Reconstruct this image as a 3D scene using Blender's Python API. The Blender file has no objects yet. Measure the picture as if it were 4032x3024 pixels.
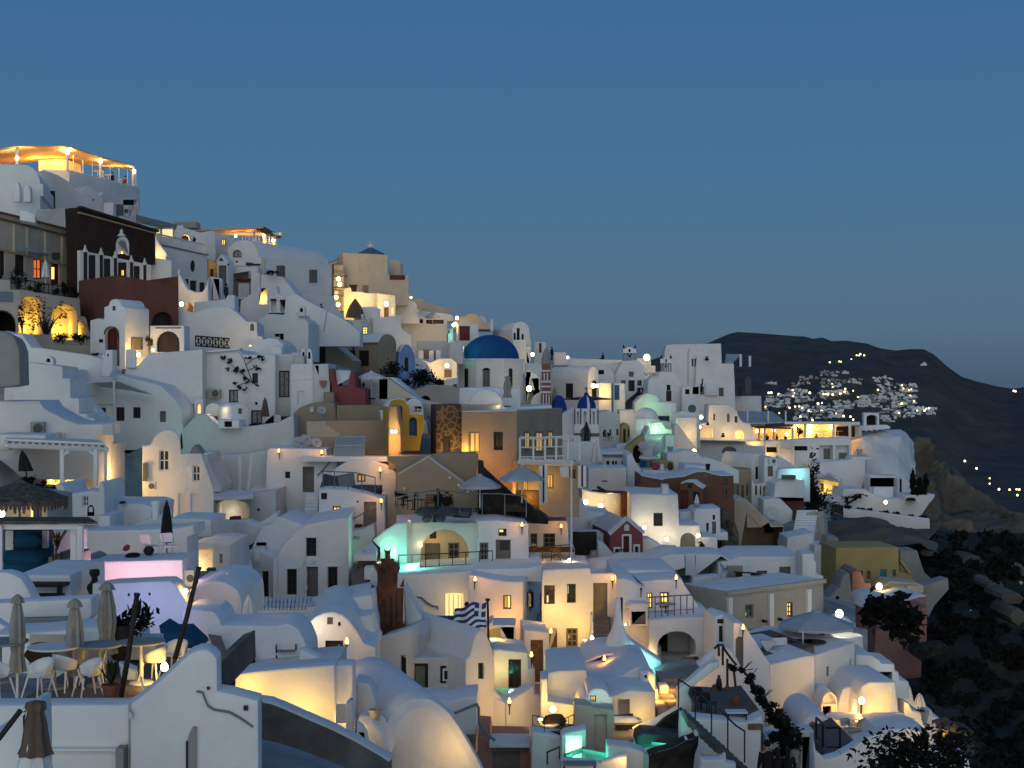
import bpy,bmesh,math,random
import mathutils
from mathutils import noise
VV=mathutils.Vector
from mathutils.geometry import tessellate_polygon
R=random.Random(7)
sc=bpy.context.scene
COL=sc.collection
F=5800.0
rad=math.radians
OX=OY=0.0
K=1.0
FRAMES=dict(A1=(0,520),A2=(0,1050),A3=(0,1600),A4=(0,2150),A5=(0,2424),B1=(550,800),B2=(750,1250),B3=(750,1750),B4=(700,2100),B5=(700,2424),C1=(1250,950),C2=(1450,1450),C3=(1400,1950),C4=(1400,2424),D1=(2000,1150),D2=(2100,1650),D3=(2050,2100),D4=(2050,2424),E1=(2750,1250),E2=(2850,1650),E3=(2650,2150),E4=(2650,2424),E5=(3232,1280),E6=(3232,1850),E7=(3232,2424))
def fr(n=None):
 ""
 global OX,OY,K
 if n is None:
  OX=OY=0.0
  K=1.0
 else:
  OX,OY=FRAMES[n]
  K=800/2212.0
def cx(x):return OX+x*K
def cy(y):return OY+y*K
def ray(x,y):return VV(((cx(x)-2016)/F,1.0,(1512-cy(y))/F))
def P(x,y,Y):return ray(x,y)*Y
def mt(n,Y):return n*K*Y/F
MATS={}
def mat(name,col,rough=.85,var=.12,vscale=.6,bump=.25,bscale=1.6,emit=None,es=0,spec=.3,col2=None,metal=0):
 m=bpy.data.materials.new(name)
 m.use_nodes=1
 nt=m.node_tree
 b=nt.nodes['Principled BSDF']
 b.inputs['Roughness'].default_value=rough
 b.inputs['Specular IOR Level'].default_value=spec
 b.inputs['Metallic'].default_value=metal
 c=(*col,1)
 b.inputs['Base Color'].default_value=c
 if emit:
  b.inputs['Emission Color'].default_value=(*emit,1)
  b.inputs['Emission Strength'].default_value=es
 if var or bump:
  g=nt.nodes.new('ShaderNodeNewGeometry')
  n1=nt.nodes.new('ShaderNodeTexNoise')
  n1.inputs['Scale'].default_value=vscale
  n1.inputs['Detail'].default_value=6
  n1.inputs['Roughness'].default_value=.65
  nt.links.new(g.outputs['Position'],n1.inputs['Vector'])
  if var:
   rp=nt.nodes.new('ShaderNodeValToRGB')
   rp.color_ramp.elements[0].position=.3
   rp.color_ramp.elements[1].position=.7
   d=col2 or tuple(max(0,k*(1-2.0*var))for k in col)
   rp.color_ramp.elements[0].color=(*d,1)
   rp.color_ramp.elements[1].color=(*[min(.95,k*(1+.4*var))for k in col],1)
   nt.links.new(n1.outputs['Fac'],rp.inputs['Fac'])
   nt.links.new(rp.outputs['Color'],b.inputs['Base Color'])
  if bump:
   n2=nt.nodes.new('ShaderNodeTexNoise')
   n2.inputs['Scale'].default_value=bscale
   n2.inputs['Detail'].default_value=4
   nt.links.new(g.outputs['Position'],n2.inputs['Vector'])
   bp=nt.nodes.new('ShaderNodeBump')
   bp.inputs['Strength'].default_value=bump
   bp.inputs['Distance'].default_value=.25
   nt.links.new(n2.outputs['Fac'],bp.inputs['Height'])
   nt.links.new(bp.outputs['Normal'],b.inputs['Normal'])
 MATS[name]=m
 return m
def PS(name,col,var=.10,**k):mat(name,col,.9,var,.45,.35,1.3,**k)
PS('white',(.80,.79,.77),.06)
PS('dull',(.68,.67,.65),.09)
PS('stain',(.55,.54,.50),.22)
PS('stain2',(.26,.25,.21),.3,col2=(.10,.085,.075))
PS('cream',(.62,.53,.42))
PS('tan',(.36,.285,.205))
PS('beige',(.45,.40,.33))
PS('brown',(.17,.085,.055))
PS('terracotta',(.17,.066,.05))
PS('redpl',(.27,.075,.085))
PS('pink',(.36,.18,.15))
PS('ochre',(.43,.32,.14))
PS('mustard',(.50,.32,.05))
PS('bluepl',(.22,.33,.58))
PS('grey',(.33,.32,.30),.15)
PS('paving',(.30,.27,.24),.2)
PS('deck',(.16,.14,.13),.2)
PS('domeblue',(.012,.09,.26),.1,spec=.2)
PS('domeblue2',(.015,.05,.26),.1)
mat('shingle',(.05,.028,.022),.8,.3,6,.9,9)
mat('timber',(.045,.03,.022),.7,.25,3,.3,8)
mat('oak',(.22,.12,.05),.6,.25,3,.3,8)
mat('wooddark',(.035,.024,.02),.6,.2,3,0)
mat('woodred',(.12,.02,.014),.5,.2,3,0)
mat('woodgrey',(.17,.155,.135),.6,.15,3,0)
mat('woodblue',(.02,.10,.30),.5,.15,3,0)
mat('woodteal',(.02,.22,.30),.5,.15,3,0)
mat('woodgreen',(.16,.20,.17),.6,.15,3,0)
mat('whitewood',(.74,.73,.70),.6,.06,2,0)
mat('glass',(.02,.025,.03),.12,0,bump=0,spec=.5)
mat('curtain',(.42,.40,.36),.9,.3,5,0)
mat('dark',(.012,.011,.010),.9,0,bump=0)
mat('iron',(.02,.022,.028),.5,0,bump=0,metal=.5)
mat('bluegrey',(.12,.16,.19),.5,0,bump=0)
mat('steel',(.45,.46,.47),.4,.1,2,0)
mat('grille',(.10,.10,.10),.6,0,bump=0)
mat('canvas',(.34,.32,.28),.95,.15,2,.2,6)
mat('canvaswhite',(.74,.72,.67),.95,.1,2,.2,6)
mat('canvasdark',(.022,.018,.016),.95,.1,2,.2,6)
mat('canvasgrey',(.42,.46,.47),.95,.1,1,.2,6)
mat('canvasbrown',(.15,.105,.08),.95,.15,2,.2,6)
mat('awning',(.72,.50,.27),.95,.1,.5,0)
mat('thatch',(.17,.14,.11),.95,.35,5,.9,9)
mat('cushion',(.08,.08,.085),.95,.15,2,.3,3)
mat('cushionbrown',(.10,.055,.03),.95,.2,2,.3,3)
mat('plastic',(.76,.75,.72),.45,.04,2,0)
mat('sling',(.20,.21,.22),.8,.15,4,0)
mat('clay',(.23,.085,.05),.8,.2,3,.2,6)
mat('rope',(.35,.30,.22),.9,0,bump=0)
mat('stone',(.16,.13,.10),.95,.45,1.8,.9,3)
mat('darkstone',(.045,.04,.036),.95,.5,1.5,1,2.6)
mat('tuff',(.20,.075,.04),.95,.5,1.0,.9,2.5,col2=(.04,.02,.014))
mat('brickred',(.30,.14,.12),.9,.2,4,.3,6)
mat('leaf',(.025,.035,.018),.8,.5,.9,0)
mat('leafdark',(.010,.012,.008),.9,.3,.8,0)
mat('leafdry',(.12,.08,.035),.9,.4,1,0)
mat('bark',(.05,.038,.028),.9,.3,4,.4,8)
mat('skin',(.35,.20,.14),.6,0,bump=0)
for nm,c in dict(clothblack=(.012,.012,.014),clothnavy=(.02,.025,.07),clothlilac=(.30,.20,.36),clothgrey=(.1,.1,.1),clothpink=(.35,.05,.10),clothwhite=(.7,.68,.64),hair=(.012,.01,.008),clothteal=(.01,.08,.15)).items():
 mat(nm,c,.9,.1,3,0)
mat('glow',(.8,.5,.2),.5,0,bump=0,emit=(1,.60,.16),es=1.7)
mat('glowsoft',(.8,.6,.3),.5,0,bump=0,emit=(1,.72,.33),es=.95)
mat('glowdim',(.5,.3,.1),.5,0,bump=0,emit=(1,.60,.16),es=.42)
mat('glowred',(.5,.1,.02),.5,0,bump=0,emit=(1,.22,.05),es=.7)
mat('bulb',(1,.8,.5),.5,0,bump=0,emit=(1,.74,.33),es=14)
mat('bulbcold',(1,1,1),.5,0,bump=0,emit=(.9,.95,.8),es=8)
mat('flame',(1,.6,.2),.5,0,bump=0,emit=(1,.46,.10),es=5)
mat('farlamp',(1,.8,.5),.5,0,bump=0,emit=(1,.74,.36),es=4)
mat('poolwall',(.45,.80,.74),.6,.05,1,0)
mat('flagblue',(.03,.035,.20),.8,0,bump=0)
mat('flagwhite',(.72,.70,.68),.8,0,bump=0)
mat('signboard',(.20,.13,.08),.8,.2,3,0)
mat('letter',(.10,.13,.17),.8,0,bump=0)
mat('panelglass',(.30,.35,.38),.25,.1,1,0,spec=.6)
def water(name,col,es=0):
 m=bpy.data.materials.new(name)
 m.use_nodes=1
 nt=m.node_tree
 nt.nodes.clear()
 o=nt.nodes.new('ShaderNodeOutputMaterial')
 gl=nt.nodes.new('ShaderNodeBsdfGlossy')
 gl.inputs['Roughness'].default_value=.06
 tr=nt.nodes.new('ShaderNodeBsdfTransparent')
 tr.inputs[0].default_value=(*col,1)
 fz=nt.nodes.new('ShaderNodeFresnel')
 fz.inputs['IOR'].default_value=1.2
 tn=nt.nodes.new('ShaderNodeTexNoise')
 tn.inputs['Scale'].default_value=3
 bp=nt.nodes.new('ShaderNodeBump')
 bp.inputs['Strength'].default_value=.3
 nt.links.new(tn.outputs['Fac'],bp.inputs['Height'])
 nt.links.new(bp.outputs['Normal'],gl.inputs['Normal'])
 mx=nt.nodes.new('ShaderNodeMixShader')
 nt.links.new(fz.outputs[0],mx.inputs[0])
 nt.links.new(tr.outputs[0],mx.inputs[1])
 nt.links.new(gl.outputs[0],mx.inputs[2])
 nt.links.new(mx.outputs[0],o.inputs[0])
 MATS[name]=m
water('water',(.55,.95,.90))
water('waterdim',(.25,.55,.62))
def stripes(name,a,b,scale):
 m=mat(name,a,.9,0,bump=0)
 nt=m.node_tree
 g=nt.nodes.new('ShaderNodeNewGeometry')
 w=nt.nodes.new('ShaderNodeTexVoronoi')
 w.feature='DISTANCE_TO_EDGE'
 w.inputs['Scale'].default_value=scale
 rp=nt.nodes.new('ShaderNodeValToRGB')
 rp.color_ramp.elements[0].position=.04
 rp.color_ramp.elements[1].position=.12
 rp.color_ramp.elements[0].color=(*b,1)
 rp.color_ramp.elements[1].color=(*a,1)
 nt.links.new(g.outputs['Position'],w.inputs['Vector'])
 nt.links.new(w.outputs['Distance'],rp.inputs['Fac'])
 nt.links.new(rp.outputs['Color'],nt.nodes['Principled BSDF'].inputs['Base Color'])
stripes('rubble',(.06,.045,.032),(.17,.125,.08),2.4)
class MB:
 def __init__(s):s.v,s.f=[],[]
 def add(s,vs,fs):
  o=len(s.v)
  s.v+=[VV(v)for v in vs]
  s.f+=[[o+i for i in f]for f in fs]
  return s
 def hexa(s,p):
  return s.add(p,[(0,3,2,1),(4,5,6,7),(0,1,5,4),(1,2,6,5),(2,3,7,6),(3,0,4,7)])
 def box(s,c,sx,sy,sz,rz=0,tilt=None):
  q=[]
  for z in(-.5,.5):
   for x,y in((-.5,-.5),(.5,-.5),(.5,.5),(-.5,.5)):
    q.append(VV((x*sx,y*sy,z*sz)))
  ca,sa=math.cos(rz),math.sin(rz)
  out=[]
  for v in q:
   if tilt:
    v.rotate(tilt)
   out.append(VV(c)+VV((v.x*ca-v.y*sa,v.x*sa+v.y*ca,v.z)))
  return s.hexa(out)
 def prism(s,pts,vec):
  n=len(pts)
  vec=VV(vec)
  pts=[VV(p)for p in pts]
  s.add(pts+[p+vec for p in pts],[list(range(n))[::-1],list(range(n,2*n))]+[(i,(i+1)%n,n+(i+1)%n,n+i)for i in range(n)])
  return s
 def tube(s,pts,r,n=6,cap=1):
  pts=[VV(p)for p in pts]
  rs=r if isinstance(r,(list,tuple))else[r]*len(pts)
  vs,fs=[],[]
  for i,p in enumerate(pts):
   d=(pts[min(i+1,len(pts)-1)]-pts[max(i-1,0)]).normalized()
   a=d.cross(VV((.13,.2,1))if abs(d.z)<.9 else VV((1,.1,0))).normalized()
   b=d.cross(a)
   for k in range(n):
    t=2*math.pi*k/n
    vs.append(p+(a*math.cos(t)+b*math.sin(t))*rs[i])
  for i in range(len(pts)-1):
   for k in range(n):
    fs.append((i*n+k,i*n+(k+1)%n,(i+1)*n+(k+1)%n,(i+1)*n+k))
  if cap:
   fs+=[list(range(n))[::-1],[(len(pts)-1)*n+k for k in range(n)]]
  return s.add(vs,fs)
 def lathe(s,c,prof,n=16,flute=0,nf=8,a0=0,a1=360):
  c=VV(c)
  full=abs(a1-a0)>359
  m=n if full else n+1
  vs,fs=[],[]
  for r,z in prof:
   for k in range(m):
    t=rad(a0+(a1-a0)*k/n)
    q=r*(1+flute*math.cos(nf*t))
    vs.append(c+VV((q*math.cos(t),q*math.sin(t),z)))
  for i in range(len(prof)-1):
   for k in range(n):
    j=(k+1)%m
    fs.append((i*m+k,i*m+j,(i+1)*m+j,(i+1)*m+k))
  if full:
   fs+=[list(range(m))[::-1],[(len(prof)-1)*m+k for k in range(m)]]
  return s.add(vs,fs)
 def ball(s,c,r,sz=1.0,n=10):
  return s.lathe(c,[(max(.001,r*math.sin(math.pi*i/6)),-r*sz*math.cos(math.pi*i/6))for i in range(7)],n)
 def obj(s,name,m,parent=None,smooth=35,loc=None):
  B_=VV(parent['_w'])if parent is not None else(VV(loc)if loc is not None else VV())
  me=bpy.data.meshes.new(name)
  me.from_pydata([tuple(v-B_)for v in s.v],[],s.f)
  bm=bmesh.new()
  bm.from_mesh(me)
  bmesh.ops.remove_doubles(bm,verts=bm.verts,dist=.0015)
  bmesh.ops.recalc_face_normals(bm,faces=bm.faces)
  bm.to_mesh(me)
  bm.free()
  if smooth:
   me.polygons.foreach_set('use_smooth',[1]*len(me.polygons))
   me.set_sharp_from_angle(angle=rad(smooth))
  me.materials.append(MATS[m])
  o=bpy.data.objects.new(name,me)
  COL.objects.link(o)
  if parent is not None:
   o.parent=parent
   o['_w']=list(B_)
  else:
   o.location=B_
   o['_w']=list(B_)
  return o
def tag(o,label,cat,group=None,kind=None):
 if label:o['label']=label
 if cat:o['category']=cat
 if group:o['group']=group
 if kind:o['kind']=kind
 return o
def TH(name,label,cat,loc,group=None):
 o=bpy.data.objects.new(name,None)
 COL.objects.link(o)
 o.empty_display_size=.3
 o.location=loc
 o['_w']=list(loc)
 return tag(o,label,cat,group)
def copy_tree(root,loc,rz=0,label=None,scale=1):
 def cp(o,par):
  c=o.copy()
  COL.objects.link(c)
  if par is not None:
   c.parent=par
  for ch in KIDS.get(o.name,()):
   n=cp(ch,c)
   KIDS.setdefault(c.name,[]).append(n)
  return c
 r=cp(root,None)
 r.location=loc
 r.rotation_euler=(0,0,rz)
 r.scale=(scale,)*3
 r['_w']=list(loc)
 if label:r['label']=label
 return r
KIDS={}
def index_kids(root):
 def walk(o):
  KIDS[o.name]=list(o.children)
  for c in o.children:walk(c)
 bpy.context.view_layer.update()
 walk(root)
class Face:
 def __init__(s,x,Y,Y_=0):
  a=rad(Y_)
  s.o=P(x,0,Y)
  s.o.z=0
  s.u=VV((math.cos(a),math.sin(a),0))
  s.n=VV((math.sin(a),-math.cos(a),0))
  s.yaw=Y_
 def hit(s,x,y,off=0):
  d=ray(x,y)
  return d*((s.o+s.n*off).dot(s.n)/d.dot(s.n))
 def uv(s,x,y):
  p=s.hit(x,y)
  return VV(((p-s.o).dot(s.u),p.z))
 def w(s,q,depth=0):return s.o+s.u*q[0]+VV((0,0,q[1]))-s.n*depth
def A(x0,x1,yb,yt,n=10,a0=180,a1=0):
 ""
 xm,rx=(x0+x1)/2,(x1-x0)/2
 return[(xm+rx*math.cos(rad(a0+(a1-a0)*i/n)),yb-(yb-yt)*math.sin(rad(a0+(a1-a0)*i/n)))for i in range(n+1)]
def flat(pts):
 out=[]
 for p in pts:
  if isinstance(p,list):out+=p
  else:out.append(p)
 return out
def area(q):return sum(q[i][0]*q[(i+1)%len(q)][1]-q[(i+1)%len(q)][0]*q[i][1]for i in range(len(q)))/2
def inset(q,d):
 n=len(q)
 out=[]
 for i in range(n):
  a,b,c=q[i-1],q[i],q[(i+1)%n]
  e1,e2=(b-a),(c-b)
  if e1.length<1e-6 or e2.length<1e-6:
   out.append(b.copy())
   continue
  e1.normalize()
  e2.normalize()
  n1,n2=VV((-e1.y,e1.x)),VV((-e2.y,e2.x))
  k=1+n1.dot(n2)
  out.append(b+(n1+n2)*(d/max(k,.45)))
 return out
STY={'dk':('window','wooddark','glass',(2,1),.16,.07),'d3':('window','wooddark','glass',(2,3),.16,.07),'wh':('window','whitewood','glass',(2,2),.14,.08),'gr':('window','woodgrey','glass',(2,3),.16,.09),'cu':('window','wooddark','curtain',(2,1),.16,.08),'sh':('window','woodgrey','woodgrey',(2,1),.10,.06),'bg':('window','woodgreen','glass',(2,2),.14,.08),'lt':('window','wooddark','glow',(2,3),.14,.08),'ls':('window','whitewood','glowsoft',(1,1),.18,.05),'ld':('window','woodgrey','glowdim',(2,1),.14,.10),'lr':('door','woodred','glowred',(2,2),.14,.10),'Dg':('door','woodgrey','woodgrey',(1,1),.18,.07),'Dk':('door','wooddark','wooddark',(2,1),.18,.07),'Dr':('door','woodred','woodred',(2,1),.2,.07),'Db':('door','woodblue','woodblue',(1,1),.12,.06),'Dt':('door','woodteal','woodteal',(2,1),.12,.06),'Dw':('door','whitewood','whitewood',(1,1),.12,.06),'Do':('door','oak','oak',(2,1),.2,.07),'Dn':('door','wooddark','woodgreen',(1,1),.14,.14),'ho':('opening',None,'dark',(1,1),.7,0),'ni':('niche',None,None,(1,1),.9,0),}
BASES=[]
def OP(T,f,sty,poly,m,recess=None,proud=0):
 P_,fm,pm,(nx,ny),r,fw=STY[sty]
 if recess is not None:r=recess
 if proud:r=-.03
 pm=pm or m
 xs,zs=[p.x for p in poly],[p.y for p in poly]
 W,Hh=max(xs)-min(xs),max(zs)-min(zs)
 fw=min(fw,W*.2,Hh*.2)
 pane=MB()
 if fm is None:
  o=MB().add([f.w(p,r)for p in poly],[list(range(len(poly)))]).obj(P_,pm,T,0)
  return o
 inn=inset(poly,fw)
 fmb=MB()
 n=len(poly)
 d0,d1=r-.05,r+.02
 fmb.add([f.w(p,d0)for p in poly]+[f.w(p,d0)for p in inn]+[f.w(p,d1)for p in inn]+[f.w(p,d1)for p in poly],[(i,(i+1)%n,n+(i+1)%n,n+i)for i in range(n)]+[(n+i,n+(i+1)%n,2*n+(i+1)%n,2*n+i)for i in range(n)]+[(i,(i+1)%n,3*n+(i+1)%n,3*n+i)for i in range(n)])
 bw=fw*.35
 for i in range(1,nx):
  x=min(xs)+W*i/nx
  fmb.hexa([f.w((x+a,z),d)for z in(min(zs)+fw*.5,max(zs)-fw*.5-(W*.12 if n>5 else 0))for a,d in((-bw,r-.03),(bw,r-.03),(bw,r+.01),(-bw,r+.01))])
 for j in range(1,ny):
  z=min(zs)+Hh*j/ny
  fmb.hexa([f.w((x,z+a),d)for x in(min(xs)+fw*.5,max(xs)-fw*.5)for a,d in((-bw,r-.028),(bw,r-.028),(bw,r+.008),(-bw,r+.008))])
 pane.add([f.w(p,r)for p in inset(poly,fw*.6)],[list(range(n))])
 if P_=='window':
  o=fmb.obj('window',fm,T,0)
  pane.obj('pane',pm,o,0)
 else:
  o=pane.obj('door',pm,T,0)
  fmb.obj('frame',fm,o,0)
 return o
def OQ(f,o):
 sty,x0,y0,x1,y1=o[:5]
 if sty.endswith('^'):
  ar=A(x0,x1,y0+min((x1-x0)*.5*(1.0 if len(o)<7 else o[6]),(y1-y0)*.8),y0,8)
  pts=[(x0,y1)]+ar+[(x1,y1)]
 elif len(sty)>2 and sty.endswith('o'):
  xm,ym,rx,ry=(x0+x1)/2,(y0+y1)/2,(x1-x0)/2,(y1-y0)/2
  pts=[(xm+rx*math.cos(t*math.pi/6),ym+ry*math.sin(t*math.pi/6))for t in range(12)]
 else:
  pts=[(x0,y0),(x1,y0),(x1,y1),(x0,y1)]
 q=[f.uv(*p)for p in pts]
 if area(q)<0:q.reverse()
 return sty[:2],q
def BK(T,Y,pts,Y_=0,D=6,m='white',R_=None,O_=(),bev=.09,sr=None,sl=None,x=None,P_='wall',B_=1,wav=0):
 pts=flat(pts)
 f=Face(x if x is not None else sum(p[0]for p in pts)/len(pts),Y,Y_)
 q=[f.uv(*p)for p in pts]
 if area(q)<0:q.reverse()
 us=[p.x for p in q]
 for tx,uu in((sr,max(us)),(sl,min(us))):
  if tx is not None:
   e,dr=f.w((uu,0)),-f.n
   k=(cx(tx)-2016)/F
   den=dr.x-k*dr.y
   D=max(.5,(k*e.y-e.x)/den)if abs(den)>1e-4 else D
   D=min(D,40)
 q=[p for i,p in enumerate(q)if(p-q[i-1]).length>.02]
 n=len(q)
 size=min(max(us)-min(us),max(p.y for p in q)-min(p.y for p in q))
 b=min(bev,size*.12,D*.2)
 r0=inset(q,b)if b>.004 else[p.copy()for p in q]
 wall,rf=MB(),MB()
 holes=[]
 for o in O_:
  sty,hp=OQ(f,o)
  holes.append((sty,hp,o[5]if len(o)>5 and o[5]else None))
 loops=[[p.to_3d()for p in r0]]+[[p.to_3d()for p in h[1]]for h in holes]
 allp=[p for l in loops for p in l]
 tris=tessellate_polygon(loops)
 wall.add([f.w((p.x,p.y),0)for p in allp],[t for t in tris])
 for sty,hp,rc in holes:
  r=rc if rc is not None else STY[sty][4]
  k=len(hp)
  wall.add([f.w(p,0)for p in hp]+[f.w(p,r)for p in hp],[(i,(i+1)%k,k+(i+1)%k,k+i)for i in range(k)])
  if D>r+.3 or STY[sty][1]:pass
 mid=r0 if b<=.004 else[a*.3+c*.7 for a,c in zip(r0,q)]
 rings=[[f.w(p,0)for p in r0],[f.w(p,b*.3)for p in mid],[f.w(p,b)for p in q],[f.w(p,D)for p in q]]
 for a,c in zip(rings[:-1],rings[1:]):
  for i in range(n):
   j=(i+1)%n
   quad=[a[i],a[j],c[j],c[i]]
   e=q[j]-q[i]
   up=-(-e.y*0+e.x)/max(e.length,1e-6)
   (rf if up>.35 else wall).add(quad,[(0,1,2,3)])
 wall.add([f.w(p,D)for p in q],[list(range(n))])
 wo=wall.obj(P_,m,T)
 if rf.f:
  rf.obj('roof' if P_=='wall' else P_+'_top',R_ or('white' if m in('white',)else m),T)
 for sty,hp,rc in holes:OP(T,f,sty,hp,m,rc)
 if B_:
  zb=min(p.y for p in q)
  um=(min(us)+max(us))/2
  for d in(0,D*.5,D):BASES.append(f.w((um,zb),d))
 T['_f']=[f.o.x,f.o.y,Y_,min(us),max(us),D]
 return f
def H(name,label,cat,Y,pts,Y_=0,x=None,**k):
 p=flat(pts)
 xs=[q[0]for q in p]
 f=Face(x if x is not None else sum(xs)/len(xs),Y,Y_)
 loc=f.hit((min(xs)+max(xs))/2,max(q[1]for q in p))
 T=TH(name,label,cat,loc)
 T['_sx']=[min(xs),max(xs)]
 fc=BK(T,Y,pts,Y_=Y_,x=x,**k)
 return T,fc
def SD(T,f,xedge,right,O_,m='white'):
 ""
 p=f.hit(xedge,0)
 g=Face(xedge,p.y,f.yaw+(90 if right else-90))
 for o in O_:
  sty,q=OQ(g,o)
  OP(T,g,sty,q,m,proud=1)
 return g
def BA(T,f,x0,y0,x1,y1,d0,d1,m,P_):
 ""
 q=[f.uv(x0,y1),f.uv(x1,y1),f.uv(x1,y0),f.uv(x0,y0)]
 mb=MB()
 mb.hexa([f.w(q[0],d0),f.w(q[1],d0),f.w(q[1],d1),f.w(q[0],d1),f.w(q[3],d0),f.w(q[2],d0),f.w(q[2],d1),f.w(q[3],d1)])
 return mb.obj(P_,m,T)
def PL(T,f,pts,d0,d1,m,P_):
 q=[f.uv(*p)for p in flat(pts)]
 return MB().prism([f.w(p,d0)for p in q],f.n*(d0-d1)).obj(P_,m,T)
def SH(T,P_,m,pts,t=.08):
 ""
 v=[P(*p)for p in pts]
 return MB().prism(v,(0,0,-t)).obj(P_,m,T)
LCOL=dict(w=(1,.60,.18),y=(1,.57,.09),o=(1,.38,.06),c=(.15,1,.72),b=(.25,.9,1),g=(.25,1,.4),p=(1,.55,.72),v=(.30,.36,1),n=(1,.85,.6),a=(.6,.9,.8))
def L(x,y,Y,W,c='w',r=.12):
 d=bpy.data.lights.new('lamp_light','POINT')
 d.energy=W
 d.color=LCOL[c]
 d.shadow_soft_size=r
 o=bpy.data.objects.new('lamp_light',d)
 o.location=P(x,y,Y)
 COL.objects.link(o)
 return o
def TO(x,y,Y,label,W=16,lit=1,tilt=0):
 ""
 p=P(x,y,Y)
 T=TH('wall_torch',label,'torch',p,'torches burning on the white walls' if lit else None)
 h=.46
 e=VV((tilt,-.06,h))
 MB().tube([p,p+e*.75],[.02,.032],6).tube([p+e*.75,p+e*.98],[.04,.07],7).obj('handle','iron',T)
 if lit:
  c=p+e*1.13
  MB().lathe(c,[(.01,-.09),(.06,-.05),(.07,0),(.04,.09),(.01,.16)],8).obj('flame','flame',T)
  d=bpy.data.lights.new('torch_light','POINT')
  d.energy,d.color,d.shadow_soft_size=W,LCOL['o'],.1
  o=bpy.data.objects.new('torch_light',d)
  o.location=c+VV((0,-.35,.1))
  COL.objects.link(o)
 return T
def LA(x,y,Y,label,W=60,c='w',r=.13,name='wall_lamp',m='bulb',light=1,off=.35,group=None):
 ""
 p=P(x,y,Y)
 r*=.7
 T=TH(name,label,'lamp',p,group)
 MB().ball(p,r,1.1).obj('bulb',m,T)
 MB().box(p+VV((0,r*.6,-r*1.1)),r*.5,r*1.2,r*.5).obj('bracket','iron',T)
 if light:L(x,y,Y-off,W,c,r)
 return T
def UL(x,y,Y,label,W=45,c='y',group='lights set at the foot of the walls'):
 p=P(x,y,Y)
 T=TH('floor_light',label,'floor light',p,group)
 MB().lathe(p,[(.12,0),(.12,.08),(.09,.10)],10).obj('housing','iron',T)
 MB().lathe(p,[(.085,.102),(.07,.14),(.01,.15)],10).obj('lens','bulb',T)
 L(x,y-4,Y-.28,W,c,.09)
 return T
def UC(x,yb,yt,Y,m,label,wide=.26,skirt=1,pole='whitewood',group=None,lean=0):
 p=P(x,yb,Y)
 wide*=.55 if skirt else .5
 h=P(x,yt,Y).z-p.z
 T=TH('closed_umbrella',label,'umbrella',p,group)
 up=VV((lean,0,1))
 MB().tube([p,p+up*h],.028,7).obj('pole',pole,T)
 MB().lathe(p,[(.26,0),(.26,.06),(.06,.09)],12).obj('base','iron',T)
 z0=h*.30
 prof=[(wide*.95,0),(wide*.85,.06),(wide*.62,.24),(wide*.80,.45),(wide*.72,.65),(wide*.45,.86),(wide*.18,.95),(.02,.97)]
 if not skirt:
  prof=[(wide*1.25,0),(wide*1.1,.2),(wide*.85,.5),(wide*.55,.8),(wide*.2,.95),(.02,1)]
 c=MB().lathe(p+up*z0,[(r,z*(h-z0))for r,z in prof],32,flute=.16,nf=8)
 for v in c.v:v.x+=lean*(v.z-p.z-z0)
 c.obj('canopy',m,T,60)
 if skirt:
  MB().lathe(p+up*(h*.93),[(wide*.75,0),(wide*.5,h*.05),(wide*.15,h*.075),(.01,h*.08)],24,flute=.12).obj('cap',m,T,60)
 return T
def UO(x,yt,ye,w,yb,Y,m,label,nrib=6,pole='whitewood',fringe=None,sag=.0):
 ""
 rr=mt(w,Y)/2
 p=P(x,yb,Y)
 zt,ze=P(x,yt,Y).z-p.z,P(x,ye,Y).z-p.z
 T=TH('open_umbrella',label,'umbrella',p)
 MB().tube([p,p+VV((0,0,zt))],.035,7).obj('pole',pole,T)
 MB().lathe(p,[(.3,0),(.3,.07),(.06,.1)],12).obj('base','iron',T)
 MB().lathe(p,[(rr,ze-.12),(rr,ze),(rr*.55,ze+(zt-ze)*.55),(rr*.2,ze+(zt-ze)*.86),(.03,zt)],nrib*2,a0=8,a1=368).obj('canopy',m,T,12)
 rb=MB()
 for k in range(nrib):
  t=2*math.pi*k/nrib+.14
  rb.tube([p+VV((0,0,ze+(zt-ze)*.35)),p+VV((math.cos(t)*rr*.96,math.sin(t)*rr*.96,ze-.02))],.014,4)
 rb.obj('ribs',pole,T)
 MB().lathe(p+VV((0,0,zt-.08)),[(rr*.17,-.05),(rr*.12,.08),(.02,.16)],12).obj('cap',m,T)
 if fringe:
  f=MB()
  for k in range(70):
   t=2*math.pi*k/70
   a=p+VV((math.cos(t)*rr,math.sin(t)*rr,ze))
   b=VV((-math.sin(t),math.cos(t),0))*rr*.06
   l=R.uniform(.22,.42)
   f.prism([a-b,a+b,a+b*.4+VV((0,0,-l)),a-b*.3+VV((0,0,-l))],VV((math.cos(t),math.sin(t),0))*.02)
  f.obj('fringe',fringe,T,0)
 return T
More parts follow.
